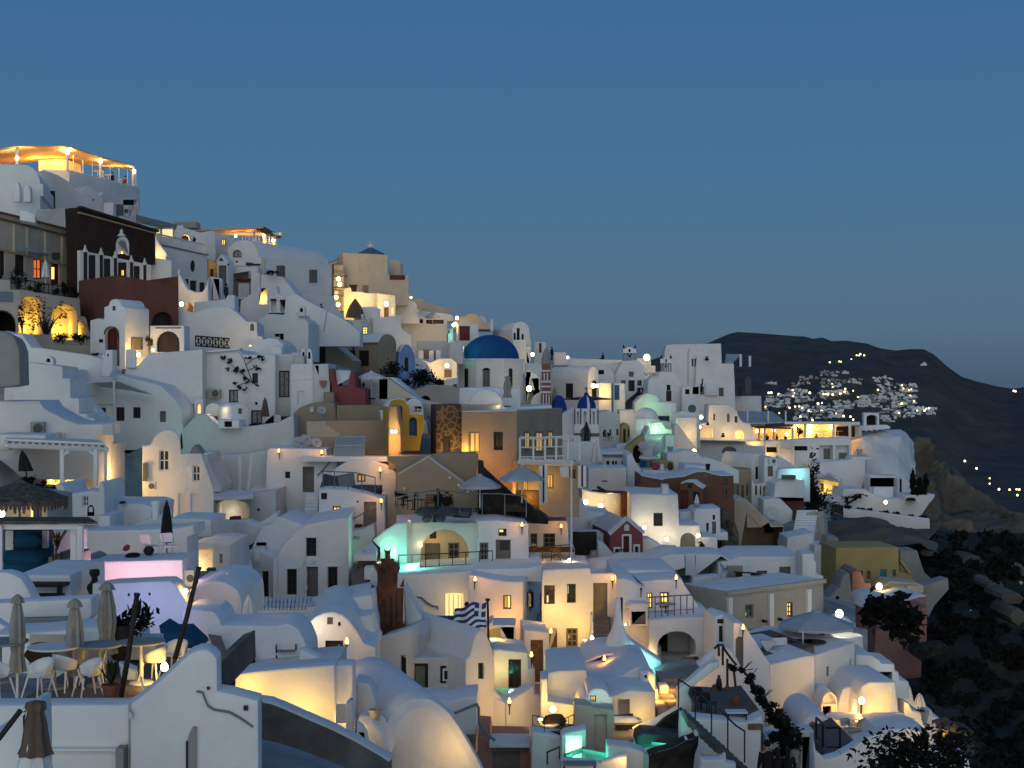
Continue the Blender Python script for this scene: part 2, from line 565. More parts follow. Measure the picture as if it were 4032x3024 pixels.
def SX(m='plastic'):
 T=TH('terrace_chair','x','chair',(0,0,0),'white plastic armchairs on the near terrace')
 vs,fs=[],[]
 n,k=9,6
 for i in range(k+1):
  v=i/k
  for j in range(n+1):
   u=j/n*2-1
   ang=u*1.9
   if v<.45:
    s=v/.45
    vs.append(VV((math.sin(ang)*.25*s,-math.cos(ang)*.25*s,.44+.02*s)))
   else:
    s=(v-.45)/.55
    hgt=(.26*math.cos(u*1.25)+.10)
    vs.append(VV((math.sin(ang)*(.25+.05*s),-math.cos(ang)*(.25+.05*s),.46+hgt*s)))
 for i in range(k):
  for j in range(n):fs.append((i*(n+1)+j,i*(n+1)+j+1,(i+1)*(n+1)+j+1,(i+1)*(n+1)+j))
 mb=MB().add(vs,fs)
 o=mb.obj('seat_shell',m,T,60)
 sm=o.modifiers.new('thick','SOLIDIFY')
 sm.thickness=.03
 for sx,sy in((1,1),(-1,1),(1,-1),(-1,-1)):
  MB().tube([(sx*.18,sy*.16,.45),(sx*.27,sy*.26,0)],[.024,.016],6).obj('leg',m,T)
 index_kids(T)
 return T
def DC(x,y,Y,rz,label,sc_=1):
 p=P(x,y,Y)
 T=TH('deck_chair',label,'chair',p,'folding sling chairs on the terrace')
 def w(a,b,c):
  return p+VV((a*math.cos(rz)-b*math.sin(rz),a*math.sin(rz)+b*math.cos(rz),c))
 for s in(-1,1):
  MB().tube([w(s*.27,.38,0),w(s*.27,-.2,.62)],.022,5).obj('leg','iron',T)
  MB().tube([w(s*.27,-.28,0),w(s*.27,.25,.45)],.022,5).obj('leg','iron',T)
  MB().tube([w(s*.27,-.2,.62),w(s*.27,.34,.62)],.024,5).obj('armrest','whitewood',T)
 a=[w(-.25,-.25,.42),w(.25,-.25,.42),w(.25,.22,.40),w(-.25,.22,.40)]
 MB().prism(a,(0,0,.035)).obj('seat','sling',T)
 b=[w(-.25,.22,.40),w(.25,.22,.40),w(.25,.52,1.08),w(-.25,.52,1.08)]
 MB().prism(b,(w(0,.03,0)-p)).obj('backrest','sling',T)
 MB().tube([w(-.27,.38,.02),w(.27,.38,.02)],.02,5).obj('stretcher','iron',T)
 return T
def TA(x,y,Y,label,r=.42,h=.73,m='plastic',RD=1,legs=1,lm=None,dx=None,dy=None):
 p=P(x,y,Y)
 T=TH('terrace_table',label,'table',p)
 if RD:
  MB().lathe(p,[(r*.96,h-.035),(r,h-.02),(r,h)],24).obj('tabletop',m,T)
 else:
  MB().box(p+VV((0,0,h-.02)),dx,dy,.045).obj('tabletop',m,T)
 if legs==1:
  MB().tube([p+VV((0,0,.03)),p+VV((0,0,h-.03))],.035,8).obj('column',lm or m,T)
  MB().lathe(p,[(r*.55,0),(r*.5,.03),(.04,.05)],16).obj('foot',lm or m,T)
 else:
  a,b=(dx/2-.05,dy/2-.05)if dx else(r*.6,r*.6)
  for sx in(-1,1):
   for sy in(-1,1):
    MB().tube([p+VV((sx*a,sy*b,0)),p+VV((sx*a,sy*b,h-.03))],.025,6).obj('leg',lm or m,T)
 return T
def CH(x,y,Y,rz,label,m='whitewood',group=None,h=.85,w=.42):
 p=P(x,y,Y)
 T=TH('chair',label,'chair',p,group)
 def q(a,b,c):return p+VV((a*math.cos(rz)-b*math.sin(rz),a*math.sin(rz)+b*math.cos(rz),c))
 MB().prism([q(-w/2,-w/2,.43),q(w/2,-w/2,.43),q(w/2,w/2,.43),q(-w/2,w/2,.43)],(0,0,.04)).obj('seat',m,T)
 MB().prism([q(-w/2,w/2,.55),q(w/2,w/2,.55),q(w/2,w/2+.05,h),q(-w/2,w/2+.05,h)],q(0,.03,0)-p).obj('backrest',m,T)
 for sx in(-1,1):
  for sy in(-1,1):
   MB().tube([q(sx*w*.45,sy*w*.45,0),q(sx*w*.45,sy*w*.45,.44 if sy<0 else h-.05)],.02,5).obj('leg',m,T)
 return T
def RL(name,label,pts,h,n,m='bluegrey',r=.022,mid=1,cat='railing',group=None):
 ""
 v=[P(*p)for p in pts]
 T=TH(name,label,cat,v[0],group)
 ln=[0]
 for a,b in zip(v,v[1:]):ln.append(ln[-1]+(b-a).length)
 up=VV((0,0,h))
 def at(s):
  for i in range(len(v)-1):
   if s<=ln[i+1]+1e-6:
    return v[i].lerp(v[i+1],(s-ln[i])/max(ln[i+1]-ln[i],1e-6))
  return v[-1]
 for i in range(n):
  a=at(ln[-1]*i/max(n-1,1))
  MB().tube([a,a+up],r,5).obj('post',m,T)
 MB().tube([a+up for a in v],r*1.15,5).obj('handrail',m,T)
 for k in range(mid):
  MB().tube([a+up*((k+.5)/(mid+.5))for a in v],r*.6,4).obj('rail',m,T)
 return T
def BU(label,x0,y0,x1,y1,Y0,Y1,h,n,m='whitewood',w=.08,pan=0):
 a,b=P(x0,y0,Y0),P(x1,y1,Y1)
 T=TH('balustrade',label,'railing',a)
 up=VV((0,0,h))
 for i in range(n):
  c=a.lerp(b,i/(n-1))
  MB().box(c+up*.5,w,w,h*.98).obj('baluster',m,T)
 MB().tube([a+up,b+up],.06,4).obj('handrail',m,T)
 return T
def lattice(label,x0,y0,x1,y1,Y0,Y1,h,n,m='iron'):
 a,b=P(x0,y0,Y0),P(x1,y1,Y1)
 T=TH('lattice_railing',label,'railing',a)
 up=VV((0,0,h))
 for i in range(n):
  c,d=a.lerp(b,i/n),a.lerp(b,(i+1)/n)
  MB().tube([c,d+up],.035,4).tube([c+up,d],.035,4).tube([c.lerp(d,.5),c.lerp(d,.5)+up],.03,4).tube([c,c+up],.04,4).obj('panel',m,T)
 MB().tube([a+up,b+up],.05,4).obj('handrail',m,T)
 MB().tube([a,b],.05,4).obj('bottom_rail',m,T)
 return T
def PG(label,corners,h,m='whitewood',R_=None,nslat=8,posts=(0,1,2,3),cat='pergola',beam=.12,post=.1):
 ""
 v=[P(*c)for c in corners]
 T=TH('pergola',label,cat,v[0]-VV((0,0,h)))
 for i in posts:
  MB().box(v[i]-VV((0,0,h/2+.05)),post,post,h-.1).obj('post',m,T)
 for i,j in((0,1),(3,2),(0,3),(1,2)):
  d=(v[j]-v[i])
  MB().tube([v[i]-d*.03,v[j]+d*.03],beam*.7,4).obj('beam',m,T)
 s=MB()
 for k in range(nslat):
  t=k/max(nslat-1,1)
  a,b=v[0].lerp(v[1],t),v[3].lerp(v[2],t)
  up=VV((0,0,beam*.8))
  e=(v[1]-v[0]).normalized()*.05
  s.prism([a-e+up,a+e+up,b+e+up,b-e+up],(0,0,.06))
 s.obj('slats',m,T,0)
 if R_:
  up=VV((0,0,beam*1.4))
  MB().prism([c+up for c in v],(0,0,.10)).obj('roof',R_,T)
 return T
def SP(label,a,b,width,n,m='dull',wdir=(1,0,0),name='staircase',depth=1.2,group=None):
 ""
 p,q=P(*a),P(*b)
 T=TH(name,label,'stairs',p,group)
 w=VV(wdir).normalized()*width
 run=(q-p)/n
 hz=VV((run.x,run.y,0))
 mb=MB()
 for i in range(n):
  c=p+run*i+VV((0,0,run.z))
  B_=[c,c+w,c+w+hz,c+hz]
  mb.prism([v-VV((0,0,depth))for v in B_],(0,0,depth))
 mb.obj('treads',m,T,0)
 return T
def DI(x,y,Y,r,label,Y_=0,m='steel',pitch=35,group='satellite dishes on the roofs'):
 p=P(x,y,Y)
 T=TH('satellite_dish',label,'satellite dish',p,group)
 mb=MB().lathe((0,0,0),[(r*i/6,(i/6)**2*r*.22)for i in range(7)],20)
 mb.f=[f for f in mb.f if len(f)==4]
 from mathutils import Euler
 e=Euler((rad(90-pitch),0,rad(Y_)))
 for v in mb.v:
  v.rotate(e)
  v+=p
 d=mb.obj('reflector',m,T,60)
 md=d.modifiers.new('thick','SOLIDIFY')
 md.thickness=.02
 nrm=VV((0,0,1))
 nrm.rotate(e)
 MB().tube([p+nrm*.02,p+nrm*r*1.0-VV((0,0,r*.25))],.018,4).obj('feed_arm','iron',T)
 MB().tube([p-nrm*.05,p-nrm*.15-VV((0,0,r*1.5))],.03,5).obj('mast','steel',T)
 return T
def AC(x0,y0,x1,y1,Y,label,m='dull',Y_=0,fan=1):
 f=Face((x0+x1)/2,Y,Y_)
 a=f.uv(x0,y1)
 b=f.uv(x1,y0)
 T=TH('air_conditioner',label,'air conditioner',f.w(a))
 MB().hexa([f.w((u,z),d)for d in(0,.4)for u,z in((a.x,a.y),(b.x,a.y),(b.x,b.y),(a.x,b.y))]).obj('casing',m,T)
 if fan:
  c=((a.x*.4+b.x*.6),(a.y+b.y)/2)
  rr=min(abs(b.x-a.x),abs(b.y-a.y))*.4
  MB().add([f.w((c[0]+rr*math.cos(t*math.pi/7),c[1]+rr*math.sin(t*math.pi/7)),d)for d in(-.02,.01)for t in range(14)],[list(range(14)),*[(i,(i+1)%14,14+(i+1)%14,14+i)for i in range(14)]]).obj('fan_grille','grille',T)
 return T
def LV(T,P_,c,r,n,size,m,flat_=1.0,up=0):
 ""
 mb=MB()
 c=VV(c)
 cl=[]
 for k in range(max(3,n//45)):
  d=VV((R.gauss(0,1),R.gauss(0,1),R.gauss(0,1))).normalized()*R.uniform(.25,.8)
  cl.append((VV((d.x*r[0],d.y*r[1],d.z*r[2])),R.uniform(.22,.5)))
 for i in range(n):
  o,s=R.choice(cl)
  d=VV((R.gauss(0,1),R.gauss(0,1),R.gauss(0,1)))*.55
  p=c+o+VV((d.x*r[0],d.y*r[1],d.z*r[2]))*s
  a=VV((R.uniform(-1,1),R.uniform(-1,1),R.uniform(-.6,.6)+up)).normalized()
  b=a.cross(VV((R.uniform(-1,1),R.uniform(-1,1),R.uniform(-1,1)))).normalized()
  q=size*R.uniform(.6,1.4)
  mb.add([p-a*q,p+b*q*.45,p+a*q,p-b*q*.45],[(0,1,2,3)])
 return mb.obj(P_,m,T,0)
def SB(x,y,Y,w,h,label,n=260,m='leaf',size=.12,name='shrub',cat='shrub',stem=1,group=None):
 p=P(x,y,Y)
 T=TH(name,label,cat,p,group)
 W,Hh=mt(w,Y),mt(h,Y)
 LV(T,'foliage',p+VV((0,0,Hh*.55)),(W/2,W/2.5,Hh/2),n,size,m)
 if stem:
  s=MB()
  for k in range(5):
   t=R.uniform(0,6.28)
   e=VV((math.cos(t)*W*.3,math.sin(t)*W*.25,Hh*R.uniform(.5,.9)))
   s.tube([p,p+e*.5+VV((0,0,Hh*.1)),p+e],[.035,.025,.01],5)
  s.obj('stems','bark',T)
 return T
def agave(x,y,Y,h,w,label,n=22,m='leaf',name='agave',potm=None,ph=0,pw=0,cat='plant'):
 p=P(x,y,Y)
 T=TH(name,label,cat,p)
 z=0
 if potm:
  z=mt(ph,Y)
  rr=mt(pw,Y)/2
  MB().lathe(p,[(rr*.72,0),(rr*.95,z*.86),(rr*1.08,z*.87),(rr*1.1,z),(rr*.9,z),(rr*.85,z*.9)],18).obj('pot',potm,T)
 Hh,W=mt(h,Y),mt(w,Y)/2
 mb=MB()
 for i in range(n):
  t=6.283*i/n*2.4+R.uniform(-.2,.2)
  k=R.uniform(.25,1)
  e=VV((math.cos(t)*W*k,math.sin(t)*W*k,Hh*(1.05-.45*k*k)))
  o=p+VV((0,0,z))
  sd=VV((-math.sin(t),math.cos(t),0))*W*.12
  m1=o+e*.5+VV((0,0,Hh*.06))
  mb.add([o-sd*.6,o+sd*.6,m1+sd,o+e,m1-sd],[(0,1,2,3,4)])
 mb.obj('leaves',m,T,0)
 return T
def PO(x,y,Y,w,h,label,m='clay',name='clay_jar',shape=0,cat='jar',group=None):
 p=P(x,y,Y)
 W,Hh=mt(w,Y)/2,mt(h,Y)
 T=TH(name,label,cat,p,group)
 pr=[[(.5,0),(.95,.35),(1,.55),(.7,.82),(.42,.88),(.5,.95),(.48,1),(.36,1),(.34,.9)],[(.6,0),(1,.28),(.95,.42),(.45,.55),(.38,.72),(.62,.78),(.70,.88),(.60,1),(.4,1)],[(.7,0),(.92,.8),(1.05,.82),(1.05,1),(.85,1),(.8,.85)]][shape]
 MB().lathe(p,[(r*W,z*Hh)for r,z in pr],18).obj('body',m,T)
 MB().lathe(p,[(W*.34,Hh*(.93 if shape<2 else .86)),(.001,Hh*(.93 if shape<2 else .86))],12).obj('mouth','dark',T)
 return T
def CU(T,c,sx,sy,sz,m,P_='cushion',rz=0,tilt=None):
 mb=MB()
 n=6
 ca,sa=math.cos(rz),math.sin(rz)
 vs,fs=[],[]
 for side in(1,-1):
  o=len(vs)
  for i in range(n+1):
   for j in range(n+1):
    u,v=i/n*2-1,j/n*2-1
    q=VV((u*sx/2,v*sy/2,side*sz/2*math.sqrt(max(0,(1-u**4)*(1-v**4)))))
    if tilt:q.rotate(tilt)
    vs.append(VV(c)+VV((q.x*ca-q.y*sa,q.x*sa+q.y*ca,q.z)))
  for i in range(n):
   for j in range(n):fs.append((o+i*(n+1)+j,o+(i+1)*(n+1)+j,o+(i+1)*(n+1)+j+1,o+i*(n+1)+j+1))
 return mb.add(vs,fs).obj(P_,m,T,60)
def PE(x,y,Y,label,h=1.72,rz=0,PZ='stand',top='clothblack',legs='clothgrey',hair='hair',LH=0,arm=(0,0),name='person'):
 ""
 p=P(x,y,Y)
 T=TH(name,label,'person',p)
 s=h/1.75
 sit=PZ=='sit'
 def w(a,b,c):return p+VV((a*math.cos(rz)-b*math.sin(rz),a*math.sin(rz)+b*math.cos(rz),c))*s
 hip=0.02 if sit else .95
 V,E,Rr=[],[],[]
 def add(pt,r,par=None):
  V.append(pt)
  Rr.append(r*s)
  if par is not None:E.append((par,len(V)-1))
  return len(V)-1
 pel=add(w(0,0,hip),.15)
 wa=add(w(0,.01,hip+.22),.125,pel)
 ch=add(w(0,.02,hip+.44),.155,wa)
 nk=add(w(0,.02,hip+.57),.06,ch)
 hd=add(w(0,.04,hip+.66),.085,nk)
 h2=add(w(0,.05,hip+.75),.095,hd)
 h3=add(w(0,.04,hip+.82),.06,h2)
 for sx in(-1,1):
  k=arm[0]if sx<0 else arm[1]
  sh=add(w(sx*.18,.02,hip+.49),.06,ch)
  el=add(w(sx*(.25+.03*k),.02+.20*k,hip+.22+.05*k),.045,sh)
  wr=add(w(sx*(.25-.06*k),.10+.36*k,hip+.02+.25*k),.032,el)
  hn=add(w(sx*(.25-.07*k),.12+.42*k,hip-.05+.28*k),.036,wr)
  for q in range(5):
   a=(q-2)*.018
   f1=add(w(sx*(.25-.07*k)+a,.13+.46*k,hip-.11-.008*(2-abs(q-2))+.28*k),.010,hn)
   add(w(sx*(.25-.07*k)+a*1.1,.15+.48*k,hip-.15-.012*(2-abs(q-2))+.27*k),.008,f1)
  th=add(w(sx*.09,.02,hip-.06),.095,pel)
  if sit:
   kn=add(w(sx*.10,.44,hip+.02),.062,th)
   an=add(w(sx*.10,.46,hip-.40),.042,kn)
  else:
   kn=add(w(sx*.10,.03+.03*sx,hip-.46),.062,th)
   an=add(w(sx*.10,.02-.05*sx,.08),.042,kn)
  add(w(sx*.10,(.60 if sit else .15-.05*sx),(hip-.44)if sit else .035),.038,an)
 me=bpy.data.meshes.new('body')
 B_=VV(T['_w'])
 me.from_pydata([tuple(v-B_)for v in V],E,[])
 o=bpy.data.objects.new('body',me)
 COL.objects.link(o)
 o.parent=T
 me.materials.append(MATS['skin'])
 md=o.modifiers.new('Skin','SKIN')
 md.use_smooth_shade=1
 sv=me.skin_vertices[0].data
 for i,r in enumerate(Rr):sv[i].radius=(r,r)
 sv[0].use_root=1
 o.modifiers.new('Sub','SUBSURF').render_levels=1
 g=MB()
 g.tube([w(0,0,hip-.12),w(0,.0,hip),w(0,.01,hip+.22),w(0,.02,hip+.44),w(0,.02,hip+.54)],[.20*s,.185*s,.165*s,.20*s,.09*s],12)
 for sx in(-1,1):
  k=arm[0]if sx<0 else arm[1]
  g.tube([w(sx*.13,.02,hip+.50),w(sx*.19,.02,hip+.49),w(sx*(.25+.03*k),.02+.20*k,hip+.22+.05*k),w(sx*(.25-.06*k),.10+.36*k,hip+.04+.25*k)],[.07*s,.08*s,.062*s,.046*s],8)
 g.obj('jacket',top,T,60)
 t=MB()
 for sx in(-1,1):
  if sit:t.tube([w(sx*.08,0,hip),w(sx*.10,.44,hip+.02),w(sx*.10,.46,hip-.36)],[.12*s,.08*s,.06*s],8)
  else:t.tube([w(sx*.08,0,hip),w(sx*.10,.03+.03*sx,hip-.46),w(sx*.10,.02-.05*sx,.12)],[.12*s,.08*s,.062*s],8)
 t.obj('trousers',legs,T,60)
 hb=MB().lathe(w(0,.02,hip+.74),[(.02,-.10*s),(.098*s,-.05*s),(.112*s,.02*s),(.09*s,.08*s),(.04*s,.115*s),(.005,.12*s)],12)
 if LH:hb.tube([w(0,-.03,hip+.76),w(0,-.08,hip+.6),w(0,-.11,hip+.40)],[.09*s,.10*s,.04*s],8)
 hb.obj('hair',hair,T,60)
 return T
def pool(label,pts,Y,m='poolwall',depth=1.0,lightc='c',W=30,name='pool',wm='water',lamps=(),cat='pool',yaws=None):
 ""
 v=[P(*p)for p in pts]
 T=TH(name,label,cat,v[0])
 dn=VV((0,0,-depth))
 n=len(v)
 b=MB()
 b.add(v+[q+dn for q in v],[(i,(i+1)%n,n+(i+1)%n,n+i)for i in range(n)]+[list(range(n,2*n))])
 b.obj('basin',m,T,0)
 MB().add([q+VV((0,0,-.06))for q in v],[list(range(n))]).obj('water',wm,T,0)
 c=sum(v,VV())/n
 for fx,w_ in lamps or[(.5,W)]:
  if W<=0:break
  d=bpy.data.lights.new('pool_light','POINT')
  d.energy,d.color,d.shadow_soft_size=w_,LCOL[lightc],.15
  o=bpy.data.objects.new('pool_light',d)
  o.location=v[0].lerp(v[n//2],fx)+VV((0,0,-.45))
  COL.objects.link(o)
 return T
def CI(T,x0,y0,x1,y1,Y,m='white',hole=1):
 ""
 f=Face((x0+x1)/2,Y)
 w=x1-x0
 hh=y1-y0
 BK(T,Y,[(x0,y1),(x0,y0+hh*.45),A(x0,x1,y0+hh*.45,y0,6),(x1,y1)],D=max(.3,mt(w,Y)),m=m,bev=.04,P_='chimney',B_=0,O_=[('ho^',x0+w*.28,y0+hh*.22,x1-w*.28,y0+hh*.62,.2)]if hole else())
def dome(T,x,yb,r,h,Y,m,P_='dome',n=28,a=90):
 rr=mt(r,Y)
 hh=mt(h,Y)
 c=P(x,yb,Y+rr)
 MB().lathe(c,[(rr*math.cos(rad(a*i/9)),hh*math.sin(rad(a*i/9))/math.sin(rad(a)))for i in range(9)]+[(.001,hh)],n).obj(P_,m,T,50)
 return c
def LF(f,x,y,depth,W,c='y',r=.15):
 ""
 d=bpy.data.lights.new('lamp_light','POINT')
 d.energy,d.color,d.shadow_soft_size=W,LCOL[c],r
 o=bpy.data.objects.new('lamp_light',d)
 o.location=f.hit(x,y,0)-f.n*depth
 COL.objects.link(o)
HC='house'
fr('A1')
T,f=H('restaurant','tall grey-white block carrying the lit awning terrace at the top left','restaurant',145,[(755,408),(1525,600),(1525,1000),(755,1000)],Y_=70,x=755,D=12,m='white',O_=[('ho',1340,735,1500,795,.5)])
for i,(a,b,c)in enumerate([(845,300,435),(940,335,455),(1035,378,490),(1210,400,520),(1300,430,545),(1385,440,565)]):
 pass
RL('terrace_railing','thin white posts along the edge of the lit awning terrace',[(800,420,146),(1480,585,157)],1.5,8,'whitewood',.04,0)
T=TH('awning','broad cream awning glowing orange over the rooftop restaurant','awning',P(740,400,146))
SH(T,'canopy','awning',[(-60,190,139),(185,138,141),(740,148,145),(1075,258,150),(1445,362,157),(1415,392,161),(840,335,157),(480,300,153),(-60,350,152)],.12)
for x,y0,y1,Y in((185,160,420,141),(735,170,430,145),(1095,275,500,150),(1450,370,585,157)):
 MB().tube([P(x,y1,Y),P(x,y0,Y)],.13,8).obj('post','whitewood',T)
MB().prism([P(-60,196,139.4),P(185,150,141.4),P(740,160,145.4),P(740,176,145.4),P(185,168,141.4),P(-60,216,139.4)],(0,.06,0)).obj('valance','canvaswhite',T)
for i,(x,y,Y,W)in enumerate(((185,285,140.5,320),(735,222,144.5,420),(1095,322,149.5,300),(1460,425,156.5,260))):
 LA(x,y,Y,['first lamp post from the left under the glowing awning','lamp in the middle of the glowing awning','lamp on the third awning post from the left','bright lamp at the right tip of the awning'][i],W,'w',.26,off=-1.2)
L(400,330,150,500,'o',.3)
L(600,330,149,500,'o',.3)
L(1250,400,158,260,'o',.3)
T,f=H('bar_counter','low lit wall with yellow lanterns under the awning','bar',151,[(420,440),(420,300),(700,290),(820,330),(820,470)],D=2,m='cream',O_=[('ls',520,285+25,615,350),('ls',640,285+25,700,350)])
T,f=H('parapet_block','lit end wall of the awning terrace above the vaults','wall',146,[(440,560),(455,395),(500,400),(755,410),(755,620)],D=3)
for i,(x,y)in enumerate(((1065,470),(1180,515),(1320,555))):
 TA(x,y+30,152+i*2,'lamp-lit dining table behind the thin posts, %s of three from the left'%['first','second','third'][i],.4,.75,'canvaswhite')
 PE(x+45,y+8,152.5+i*2,'diner seated at the %s table on the lit awning terrace'%['first','second','third'][i],PZ='sit',top=['clothwhite','clothblack','clothpink'][i],rz=1.2)
T,f=H('vaulted_house','pale house with one big round vault at the left edge',HC,126,[(-80,1000),(-80,345),(60,348),A(60,440,560,352,8,90,0),(472,560),(472,700),(440,700),(440,1000)],Y_=12,D=14,R_='white',O_=[])
CI(T,150,540,215,760,124.5,hole=0)
CI(T,255,572,330,760,124.3,hole=0)
T,f=H('vaulted_house','long grey-white house with two low vaults below the awning terrace',HC,134,[(440,1000),(440,430),(480,415),(540,430),(640,470),(745,535),(810,610),(855,662),(885,668),(905,600),(960,588),(1010,606),(1050,650),(1085,682),(1120,655),(1130,1000)],Y_=48,x=440,D=9,m='dull',R_='white',O_=[('dk',540,640,605,835),('dk',555,850,590,950),('ho',1008,725,1028,752,.2)])
T,f=H('roof_shed','small bright white cube beside the roof machinery','shed',138,[(1125,920),(1125,768),(1235,765),(1235,920)],D=2)
AC(1258,785,1330,905,139,'dark machine box next to the white cube on the roof','grille')
AC(1340,800,1400,920,140,'grey air conditioner right of the dark machine box','dull')
T=TH('ventilation_pipe','bent grey pipe rising behind the roof machines','pipe',P(1490,930,141))
MB().tube([P(1410,900,141),P(1440,822,141),P(1470,815,141),P(1490,850,141),P(1492,935,141)],.1,7).obj('pipe','steel',T)
T,f=H('garden_wall','stained plaster wall on the roof left of the dark brown mansion','wall',119,[(385,960),(395,838),(560,835),(850,812),(865,1090),(865,1180)],Y_=10,D=1.5,m='stain')
T,f=H('roof_shed','low white box on the flat roof of the cream mansion','shed',112,[(215,960),(215,845),(300,858),(385,905),(385,990)],Y_=15,D=2)
T,f=H('mansion','old cream mansion with red doors and a plant-filled balcony at the left edge','mansion',113,[(-90,1900),(-90,845),(0,868),(400,955),(865,1092),(870,1900)],Y_=60,x=0,D=4,m='beige',R_='dull',bev=.05,O_=[('Dk',-60,1290,55,1560),('Dk',165,1335,268,1560),('lr',365,1380,455,1600),('Dr',557,1425,648,1660),('Dr',738,1462,808,1665)])
PL(T,f,[(-90,855),(0,868),(865,1085),(865,1098),(0,885),(-90,870)],-.25,.05,'brown','cornice')
PL(T,f,[(-90,915),(0,935),(865,1155),(865,1172),(0,955),(-90,935)],-.16,.05,'brown','cornice')
PL(T,f,[(-90,1250),(0,1270),(240,1330),(480,1395),(730,1445),(730,1458),(480,1410),(240,1345),(-90,1268)],-.14,.05,'tan','string_course')
for i,x in enumerate((150,295,490,675,825)):
 PL(T,f,[(x-9,960+x*.25),(x+9,964+x*.25),(x+9,1290+x*.22),(x-9,1286+x*.22)],-.07,.02,'cream','pilaster')
BA(T,f,575,1470,600,1600,.10,.16,'glow','lit_slot')
MB().box(P(606,1345,117.5),.5,.4,.45).obj('vent','iron',T)
T=TH('awning','short grey awning folded on the cream mansion wall','awning',P(370,1300,113.5))
SH(T,'canopy','canvasgrey',[(200,1235,113.5),(540,1310,118),(530,1330,117),(195,1262,112.5)],.12)
T,f=H('balcony','plant-covered balcony ledge along the cream mansion','balcony',110,[(-90,1900),(-90,1690),(300,1760),(860,1850),(870,1950)],Y_=60,x=0,D=3,m='beige',B_=0)
RL('balcony_railing','dark iron railing of the plant-covered balcony',[(120,1730,109.5),(860,1850,117)],1.0,16,'iron',.03,1)
for i,(x,y,w,h,n)in enumerate(((-10,1700,160,190,260),(200,1740,230,270,420),(390,1770,170,130,240),(590,1790,120,90,160),(700,1800,130,190,240),(810,1830,120,170,220))):
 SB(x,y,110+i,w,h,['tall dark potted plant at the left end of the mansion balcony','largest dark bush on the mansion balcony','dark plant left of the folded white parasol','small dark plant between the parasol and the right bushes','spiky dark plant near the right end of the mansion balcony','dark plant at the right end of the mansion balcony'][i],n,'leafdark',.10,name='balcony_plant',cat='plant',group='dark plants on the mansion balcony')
UC(495,1660,1390,111,'canvaswhite','folded white parasol among the dark balcony plants',.45,0)
T,f=H('mansion','dark brown shingled mansion with an arched lit window and white ground floor','mansion',116,[(870,1900),(868,1285),(850,818),(1690,1078),(1692,1445),(1640,1445),(1640,1900)],Y_=55,x=860,D=1.6,m='shingle',bev=.03,O_=[('lt^',1275,1175,1365,1335)])
PL(T,f,[(845,806),(1700,1070),(1700,1092),(845,830)],-.4,.05,'timber','cornice')
PL(T,f,[(848,868),(1694,1098),(1694,1112),(848,886)],-.18,.03,'tan','cornice')
g=1.0
PL(T,f,[(1262,1335),A(1262,1395,1225,1138,8),(1395,1345),(1368,1340),A(1368,1275,1240,1172,8,0,180)[::1],(1275,1332)],-.12,.02,'white','window_surround')
MB().lathe(P(1322,1135,118.2),[(.35,0),(.3,.1),(.12,.3),(.14,.45),(.02,.6)],10).obj('finial','dull',T)
PL(T,f,[(868,1288),(1640,1448),(1640,1900),(870,1900)],-.06,.3,'white','ground_floor')
for i,(x0,y0,x1,y1)in enumerate(((905,1290,940,1900),(1080,1320,1112,1900),(1235,1355,1265,1900),(1410,1400,1440,1900),(1555,1430,1585,1900))):
 BA(T,f,x0,y0,x1,y1,-.10,-.05,'wooddark','shutter')
 MB().lathe(f.hit((x0+x1)/2+4,y0+4,.2),[(.22,-.1),(.2,.05),(.08,.25),(.1,.35),(.01,.5)],8).obj('finial','dull',T)
for i,(x0,y0,x1,y1,s)in enumerate(((965,1340,1030,1600,'d3'),(1130,1378,1192,1620,'d3'),(1285,1420,1368,1700,'Dk'),(1455,1460,1512,1640,'d3'))):
 fa=Face(860,116,55)
 fa.o=fa.o+fa.n*.07
 st,q=OQ(fa,(s,x0,y0,x1,y1))
 OP(T,fa,st,q,'white',proud=1)
BA(T,f,1315,1505,1335,1560,-.12,-.08,'glow','lit_slot')
MB().prism([P(1480,985,128),P(1900,1075,140),P(1925,1035,144),P(1480,930,132)],(0,0,.25)).obj('roof_edge','tan',T)
T,f=H('roof_room','small rooftop room with pale yellow lit windows above the brown mansion','house',136,[(1640,1180),(1640,1040),(1895,1040),(1895,1200)],Y_=25,D=4,m='cream',O_=[('ls',1695,1055,1750,1120),('ls',1765,1050,1888,1145)])
T,f=H('side_wall','warm-lit slanting wall beside the brown mansion','wall',128,[(1690,1400),(1690,1120),(1730,1200),(1825,1330),(1805,1390),(1760,1400)],Y_=20,D=2)
L(1735,1340,126,130,'w')
T,f=H('terrace_block','plain white block in front of the lit slanting wall',HC,123,[(1590,1900),(1590,1420),(1635,1365),(1872,1395),(1872,1600),(1905,1610),(1905,1900)],Y_=20,D=5,O_=[('ho',1700,1610,1840,1680,.6)])
fr('A2')
T,f=H('terracotta_house','windowless terracotta red block below the brown mansion',HC,108,[(1280,720),(1280,92),(1880,196),(1905,108),(1942,108),(1942,680)],Y_=38,x=1280,sl=858,m='terracotta',bev=.04,O_=[('Dk^',1655,490,1890,660,.5)])
T,f=H('arcade','lit arcade of three yellow arches under the mansion balcony','arcade',108,[(190,900),(190,300),(235,250),(420,285),(870,350),(880,545),(985,720),(985,900)],Y_=30,x=200,D=5,m='beige',bev=.05,O_=[('ni^',205,322,462,760,3.2),('ni^',560,405,842,800,3.2),('ni^',850,540,945,790,3.0)])
for x,y,W in((330,640,260),(700,680,260),(895,720,110)):LF(f,x,y,1.6,W,'y',.25)
tree=TH('thin_tree','leafless shrubby tree standing before the lit arches','tree',P(500,760,104))
tr=MB()
